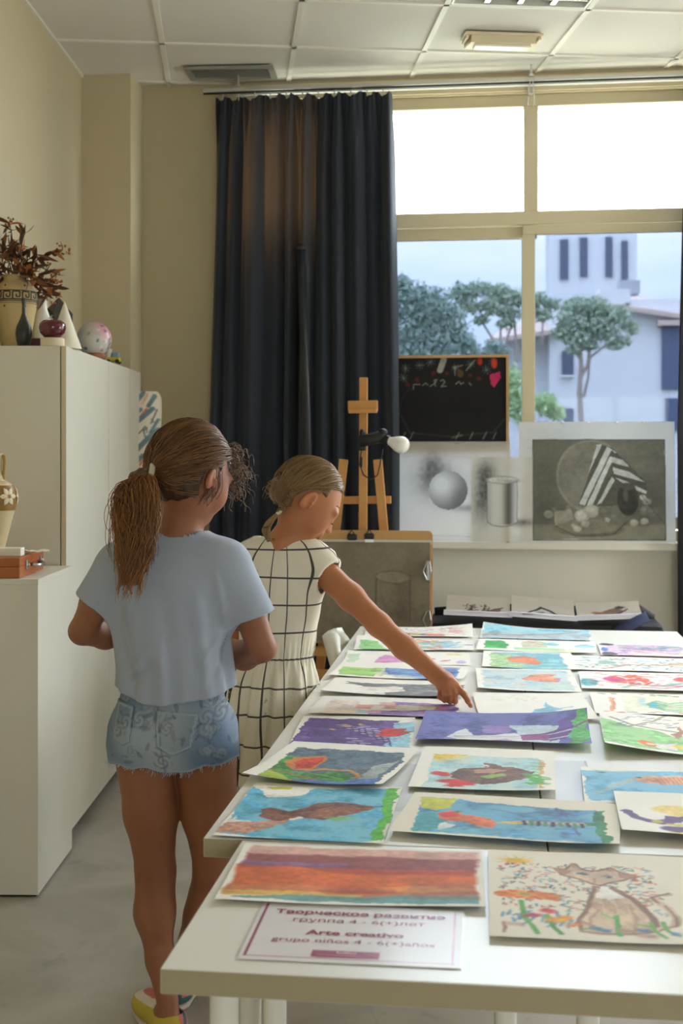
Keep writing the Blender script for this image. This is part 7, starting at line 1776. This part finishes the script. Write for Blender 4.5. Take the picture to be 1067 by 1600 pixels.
# ------------------------------------------------------------------ girl in the checked dress, pointing
g2, L2 = person_frame(430, 3.60, 'girl with a short braid in a cream checked dress pointing at a painting')
K2 = 3.60 / FPX
h2 = Head(L2(483, 769, .0), math.radians(17), math.radians(37), 1.05)
SK2 = lin(186, 124, 86)
prims = h2.prims() + [(rc(L2(438, 862, .0), L2(470, 800, .0), .045, .042), .025), (rc(L2(434, 872, .005), L2(442, 852, 0), .048, .044), .03)]
tors2 = loft([(L2(0, v)[2], L2(u, v)[0], dd, rx * K2, ry) for (v, u, rx, dd, ry) in ((845, 438, 45, 0, .04), (865, 440, 68, .0, .055), (900, 438, 60, .0, .07), (960, 434, 56, .0, .075), (1015, 432, 50, .0, .07), (1060, 430, 58, .0, .08), (1130, 430, 62, .0, .09), (1170, 430, 52, 0, .08))])
prims.append((tors2, .03))
sh_ = L2(505, 893, -.01); el = L2(592, 976, -.12); wr = L2(682, 1055, -.245)
prims += [(chain([sh_, L2(548, 933, -.06), el, L2(632, 1012, -.175), wr], [.041, .037, .032, .031, .0225], .02), .02)]
# pointing hand: index stretched to the sheet, the others folded under, thumb tucked
tip = at_z(735.5, 1103, TZ + .014); Mi = wmat(g2).inverted(); tip = np.array(Mi @ tip)
kn = {'i': L2(711, 1071, -.298), 'm': L2(705.5, 1068, -.300), 'r': L2(699, 1068.5, -.298), 'p': L2(693, 1071, -.292)}
prims += [(chain([wr, L2(695, 1064, -.272), (kn['m'] + kn['r']) / 2], [.0225, .024, .020], .01), .012), (chain([kn['i'], kn['m'], kn['r'], kn['p']], [.0095, .0100, .0098, .0088], .004), .006), (rc(wr, kn['i'], .018, .011), .012), (rc(wr, kn['p'], .017, .010), .012)]
mid = L2(726, 1086, -.318)
prims.append((finger([kn['i'], mid, mid * .45 + tip * .55, tip], [.0098, .0085, .0076, .0060]), .004))
for nm, (u1, v1, u2, v2) in {'m': (711, 1084, 711.5, 1096), 'r': (703, 1085, 703, 1096), 'p': (695, 1085, 694.5, 1094)}.items():
    a = kn[nm]; b = L2(u1, v1, -.318 + (.006 if nm == 'p' else 0)); c = L2(u2, v2, -.300); e_ = L2(u2 - 6, v2 - 4, -.285)
    prims.append((finger([a, b, c, e_], [.0085, .0078, .0070, .0062]), .002))
prims.append((finger([L2(688, 1070, -.262), L2(690, 1081, -.275), L2(687, 1088, -.285)], [.0125, .0100, .0078]), .008))
# left arm bent in front of the body
prims += [(chain([L2(372, 890, 0), L2(366, 965, .03), L2(372, 1005, .05)], [.040, .034, .031], .02), .02), (chain([L2(372, 1005, .05), L2(420, 1015, .16)], [.031, .023], .02), .01)] + simple_hand(L2(420, 1015, .16), (.8, .3, -.1), (0, .3, 1), .88)
la2 = [L2(408, 1150, 0), L2(408, 1290, .0), L2(408, 1360, .005), L2(408, 1432, .012)]; ra2 = [L2(455, 1150, 0), L2(453, 1290, .0), L2(453, 1360, .005), L2(452, 1432, .012)]
for q in (la2, ra2): prims.append((chain(q, [.066, .044, .042, .027], .03), .02)); prims.append((rc((q[3][0], q[3][1] - .01, .04), (q[3][0], q[3][1] + .12, .028), .028, .024), .02))
body2 = union(prims + [(g, .004) for g in h2.ears()], .02)
def col2(Vv):
    c = np.tile(SK2, (len(Vv), 1)) * (1 + .05 * lowf(Vv, 20, 43) + .03 * lowf(Vv, 70, 44))[:, None]; c = h2.colour(Vv, c, 1.0)
    for p, s in ((tip, .010), (L2(710, 1096, -.30), .02), (L2(687, 1088, -.285), .012)):
        m = np.exp(-((Vv - p) ** 2).sum(1) / s ** 2)[:, None] * .4; c = c * (1 - m) + lin(176, 92, 74) * m
    m = np.exp(-((Vv - (tip + (mid - tip) * .10 + np.array([0, 0, .005]))) ** 2).sum(1) / .0045 ** 2)[:, None]; c = c * (1 - m * .6) + lin(214, 160, 146) * m * .6
    q = (Vv - L2(427, 843, -.045)) / np.array((.004, .03, .004)); m = np.exp(-(q ** 2).sum(1))[:, None] * .7; c = c * (1 - m) + lin(70, 36, 26) * m
    return np.clip(c, 0, 1)
add_mesh('body', body2, (-.20, -.40, 0), (.60, .30, 1.46), .0034, M_skin, g2, col2)
h2.face_extras(g2, lin(140, 104, 70))
# dress
cx2 = L2(432, 1000)[0]
def fold2(P, a, z):
    w_ = L2(0, 1022)[2]; sk = np.clip((w_ - z) / .10, 0, 1); top = np.clip((z - w_) / .05, 0, 1)
    ga = np.exp(-((z - w_) / .035) ** 2)
    return sk * (.0085 * np.sin(a * 11 + .8 * np.sin(a * 3)) + .004 * np.sin(a * 23 + 1)) + ga * .003 * np.sin(a * 40) + top * .0035 * lowf(P, 22, 51) + .002 * lowf(P, 40, 52)
dl = loft([(L2(0, v)[2], L2(u, v)[0], dd, rx * K2, ry) for (v, u, rx, dd, ry) in ((838, 440, 44, 0, .045), (848, 440, 62, .0, .056), (862, 441, 80, .0, .066), (885, 441, 79, .0, .078), (920, 437, 67, .0, .086), (960, 435, 64, .0, .088), (1000, 433, 60, .0, .084), (1022, 432, 57, .0, .080), (1030, 432, 58, .0, .082), (1060, 430, 66, .0, .096), (1110, 428, 73, .0, .110), (1170, 424, 80, .0, .122), (1240, 422, 88, .0, .135))], 0, fold2)
slv = rc(L2(484, 878, 0), L2(535, 917, -.05), .052, .050); slv2 = rc(L2(392, 880, 0), L2(350, 925, 0), .05, .048)
cuS = plane(L2(514, 897, -.02), L2(535, 917, -.05) - L2(490, 880, 0)); cuS2 = plane(L2(366, 900, 0), L2(355, 915, .0) - L2(392, 880, 0))
cuffR = [L2(511, 896, -.015), (L2(535, 917, -.05) - L2(490, 880, 0))]
def torus(c, n, R, r_):
    c, n = np.array(c), np.array(n) / np.linalg.norm(n)
    def f(P): q = P - c; h = q @ n; return np.hypot(np.linalg.norm(q - h[:, None] * n, axis=1) - R, h) - r_
    return f
tc1 = torus(*cuffR, .049, .0065); tc2 = torus(L2(369, 897, 0), L2(355, 915, .0) - L2(392, 880, 0), .047, .0065)
zd = L2(0, 1216)[2]; tx = np.array(Mi @ Vector((-.507, 3.6, 0)))[0]
Pn = np.array((Mi.to_3x3() @ Vector((1, 0, 0)))); Pp = np.array(Mi @ Vector((-.506, 3.6, 0)))
def dress(P):
    b_ = dl(P); b_ = np.where(P[:, 2] < TZ + .004, np.maximum(b_, (P - Pp) @ Pn), b_); s1, s2 = slv(P), slv2(P)
    o = smin(smin(b_, np.maximum(s1, cuS(P)), .04), np.maximum(s2, cuS2(P)), .04); d = np.maximum(o, -(smin(smin(b_, s1, .04), s2, .04) + .0085)); d = smin(smin(d, tc1(P), .004), tc2(P), .004)
    neck = .052 - np.linalg.norm((P - L2(444, 836, .010)) * np.array([.72, 1.0, 1.0]), axis=1); d = np.maximum(d, neck)
    return np.maximum(d, zd - P[:, 2])
def plaid_uv(Vv):
    z = Vv[:, 2]; w_ = L2(0, 1022)[2]; a = np.arctan2((Vv[:, 0] - np.interp(z, [w_, 1.15], [cx2, cx2 + .012])), -(Vv[:, 1])); rad = np.interp(z, [zd, w_ - .05, w_, 1.2], [.125, .12, .125, .125])
    u = a * rad + .006 * lowf(Vv, 9, 61); 
    arm = np.clip((Vv[:, 0] - L2(492, 900)[0]) / .03, 0, 1) * (z > w_ + .1); u = u + arm * (Vv[:, 2] - 1.05) * .25
    return np.stack([u, z + .003 * lowf(Vv, 14, 62), 0 * u], 1)
def plaid_mat():
    m = bpy.data.materials.new('checked_cotton'); m.use_nodes = True; nt = m.node_tree; b = nt.nodes['Principled BSDF']; L_ = nt.links.new
    a = nt.nodes.new('ShaderNodeAttribute'); a.attribute_name = 'weave'; s = nt.nodes.new('ShaderNodeSeparateXYZ'); L_(a.outputs['Vector'], s.inputs[0])
    nz = nt.nodes.new('ShaderNodeTexNoise'); nz.inputs['Scale'].default_value = 60; tc = nt.nodes.new('ShaderNodeTexCoord'); L_(tc.outputs['Object'], nz.inputs['Vector'])
    def stripe(sock, per, ph, wd):
        q = nt.nodes.new('ShaderNodeMath'); q.operation = 'ADD'; q.inputs[1].default_value = ph; L_(sock, q.inputs[0])
        p = nt.nodes.new('ShaderNodeMath'); p.operation = 'PINGPONG'; p.inputs[1].default_value = per / 2; L_(q.outputs[0], p.inputs[0])
        k = nt.nodes.new('ShaderNodeMapRange'); k.inputs[1].default_value = wd * .75; k.inputs[2].default_value = wd * 1.15; k.inputs[3].default_value = 1; k.inputs[4].default_value = 0; L_(p.outputs[0], k.inputs[0]); return k.outputs[0]
    s1 = stripe(s.outputs[0], .074, PLAID[0], .0026); s2 = stripe(s.outputs[1], .0785, PLAID[1], .0026)
    mx = nt.nodes.new('ShaderNodeMath'); mx.operation = 'MAXIMUM'; L_(s1, mx.inputs[0]); L_(s2, mx.inputs[1])
    ml = nt.nodes.new('ShaderNodeMath'); ml.operation = 'MULTIPLY'; ml.inputs[1].default_value = .93; L_(mx.outputs[0], ml.inputs[0])
    c = nt.nodes.new('ShaderNodeMix'); c.data_type = 'RGBA'; c.inputs[6].default_value = (*srgb(232, 226, 206), 1); c.inputs[7].default_value = (*srgb(30, 28, 30), 1); L_(ml.outputs[0], c.inputs[0]); L_(c.outputs[2], b.inputs['Base Color'])
    b.inputs['Roughness'].default_value = .85; bp = nt.nodes.new('ShaderNodeBump'); bp.inputs['Strength'].default_value = .15; bp.inputs['Distance'].default_value = .004; L_(nz.outputs['Fac'], bp.inputs['Height']); L_(bp.outputs['Normal'], b.inputs['Normal'])
    return m
PLAID = (.036, -(1.051 % .0785))
dr_ = add_mesh('checked_dress', dress, (-.22, -.19, zd - .01), (.22, .19, 1.22), .0036, plaid_mat(), g2, None, {'weave': plaid_uv})
# buttoned slit at the back of the neck
q0, q1 = L2(402, 858, -.085), L2(399, 908, -.09)
def strip(P): o = smin(dl(P), slv(P), .04); return np.maximum(np.maximum(o - .002, -(o + .001)), np.maximum(np.abs(P[:, 0] - (q0[0] + q1[0]) / 2) - .008, np.maximum(P[:, 2] - q0[2], q1[2] - P[:, 2])) + 0) + np.where(P[:, 1] > 0, 1, 0)
add_mesh('button_placket', strip, (-.10, -.14, .95), (.05, .0, 1.2), .003, mat('placket_cotton', srgb(226, 220, 198), .85), dr_)
# hair: drawn back into a short braid
H2a, H2b = (104, 78, 50), (168, 136, 92)
def hl2(q):
    x, y, z = q[:, 0], np.abs(q[:, 1]), q[:, 2]
    face = np.minimum(x - (.034 + .36 * np.clip(.045 - y, 0, 1)), (.058 - .28 * y - z) * .8); ear = np.where(y > .045, .046 - np.hypot((x - .006) * 1.0, (z + .036)), -1); nape = -.062 - z - .30 * np.clip(-x, 0, .06); side = np.minimum(x - .012, -.010 - z)
    return np.maximum(np.maximum(face, side), np.maximum(ear, nape))
Vv, F = h2.cap(hl2, .007); link_mesh('hair_cap', mesh_np('hair_cap', Vv, F, np.tile(lin(112, 84, 54), (len(Vv), 1)) * (1 + .25 * lowf(Vv, 60, 2))[:, None]), M_hair, g2)
root = L2(443, 786, -.042); r = np.random.default_rng(31)
sp = scalp_strands(h2, root, 1250, 31, hl2, .009, wave=.0015); strands(sp, .0010, hair_cols(r, len(sp), H2a, H2b), 'head_hair', M_hair, g2)
bp_ = [L2(462, 765, -.088), L2(452, 776, -.086), L2(444, 788, -.076), L2(438, 799, -.064)]
bpath = bezier_path(bp_, 40); bs = []; bc = []
for s in range(3):
    for i in range(26):
        t = np.linspace(0, 1, 40); ph = s * 2.094; a, q = r.uniform(0, 6.28), .0035 * math.sqrt(r.random()); off = np.stack([.0085 * np.sin(t * 19 + ph) + q * math.cos(a), .005 * np.sin(2 * (t * 19 + ph)) - .006 + 0 * t, q * math.sin(a) + 0 * t], 1); bs.append(bpath + off); bc.append((lin(*H2a) * (1 - i / 26) + lin(*H2b) * (i / 26)) * r.uniform(.8, 1.1))
strands(np.array(bs), .0011, np.array(bc), 'braid', M_hair, g2)
MB().tube([L2(438, 799, -.062) + .0105 * (math.cos(q) * np.array([.8, 0, .6]) + math.sin(q) * np.array([0, 1, 0])) for q in np.linspace(0, 6.283, 17)], .0055, 8, cap=False).build('hair_tie', mat('white_elastic', srgb(214, 210, 196), .7), g2, True)
tl = []; tc_c = []
core = [L2(440, 797, -.060), L2(431, 805, -.064), L2(421, 816, -.068), L2(416, 830, -.074), L2(421, 846, -.082)]
for i in range(190):
    a, q = r.uniform(0, 6.28), math.sqrt(r.random()); wd = np.array([.006, .010, .013, .012, .005]); P = np.array(core) + np.stack([wd * q * math.cos(a), wd * .8 * q * math.sin(a), .3 * wd * q * math.cos(a)], 1); P = bezier_path(P, 24); P = P[:24] * 1.0; tl.append(P + np.stack([.0015 * np.sin(np.linspace(0, 9, 24) + i), np.zeros(24), np.zeros(24)], 1)); tc_c.append((lin(*H2a) * (1 - q) + lin(*H2b) * q) * r.uniform(.75, 1.1))
strands(np.array(tl), np.linspace(.0013, .0008, 24)[None], np.array(tc_c), 'braid_tail', M_hair, g2)
fw = []
for i in range(110):
    v = r.normal(size=3); v[2] = abs(v[2]) * .9; v /= np.linalg.norm(v); p = v * np.array([.101, .081, .096])
    if hl2(p[None])[0] > 0: continue
    t = np.linspace(0, 1, 20)[:, None]; st_ = h2.c + h2.s * (h2.R @ p); tg = (root - st_) / np.linalg.norm(root - st_); fw.append(st_ + (h2.R @ v) * (.010 * np.sin(t * 3.1)) + tg * t * r.uniform(.02, .06) + np.array([0, 0, .003]) * np.sin(t * 7 + i))
for i in range(20):
    t = np.linspace(0, 1, 20)[:, None]; st_ = h2.at(-.09, r.uniform(-.02, .05), r.uniform(-.05, .0)); fw.append(st_ + np.concatenate([-.03 * t, -.01 * t, -.02 * t + .015 * np.sin(t * 4 + i)], 1))
strands(np.array(fw), .0006, hair_cols(r, len(fw), (130, 100, 66), (190, 160, 120)), 'loose_hairs', M_hair, g2)
for q in (la2, ra2): shoe((q[3][0], q[3][1], 0), (0, 1), 'shoe', g2)
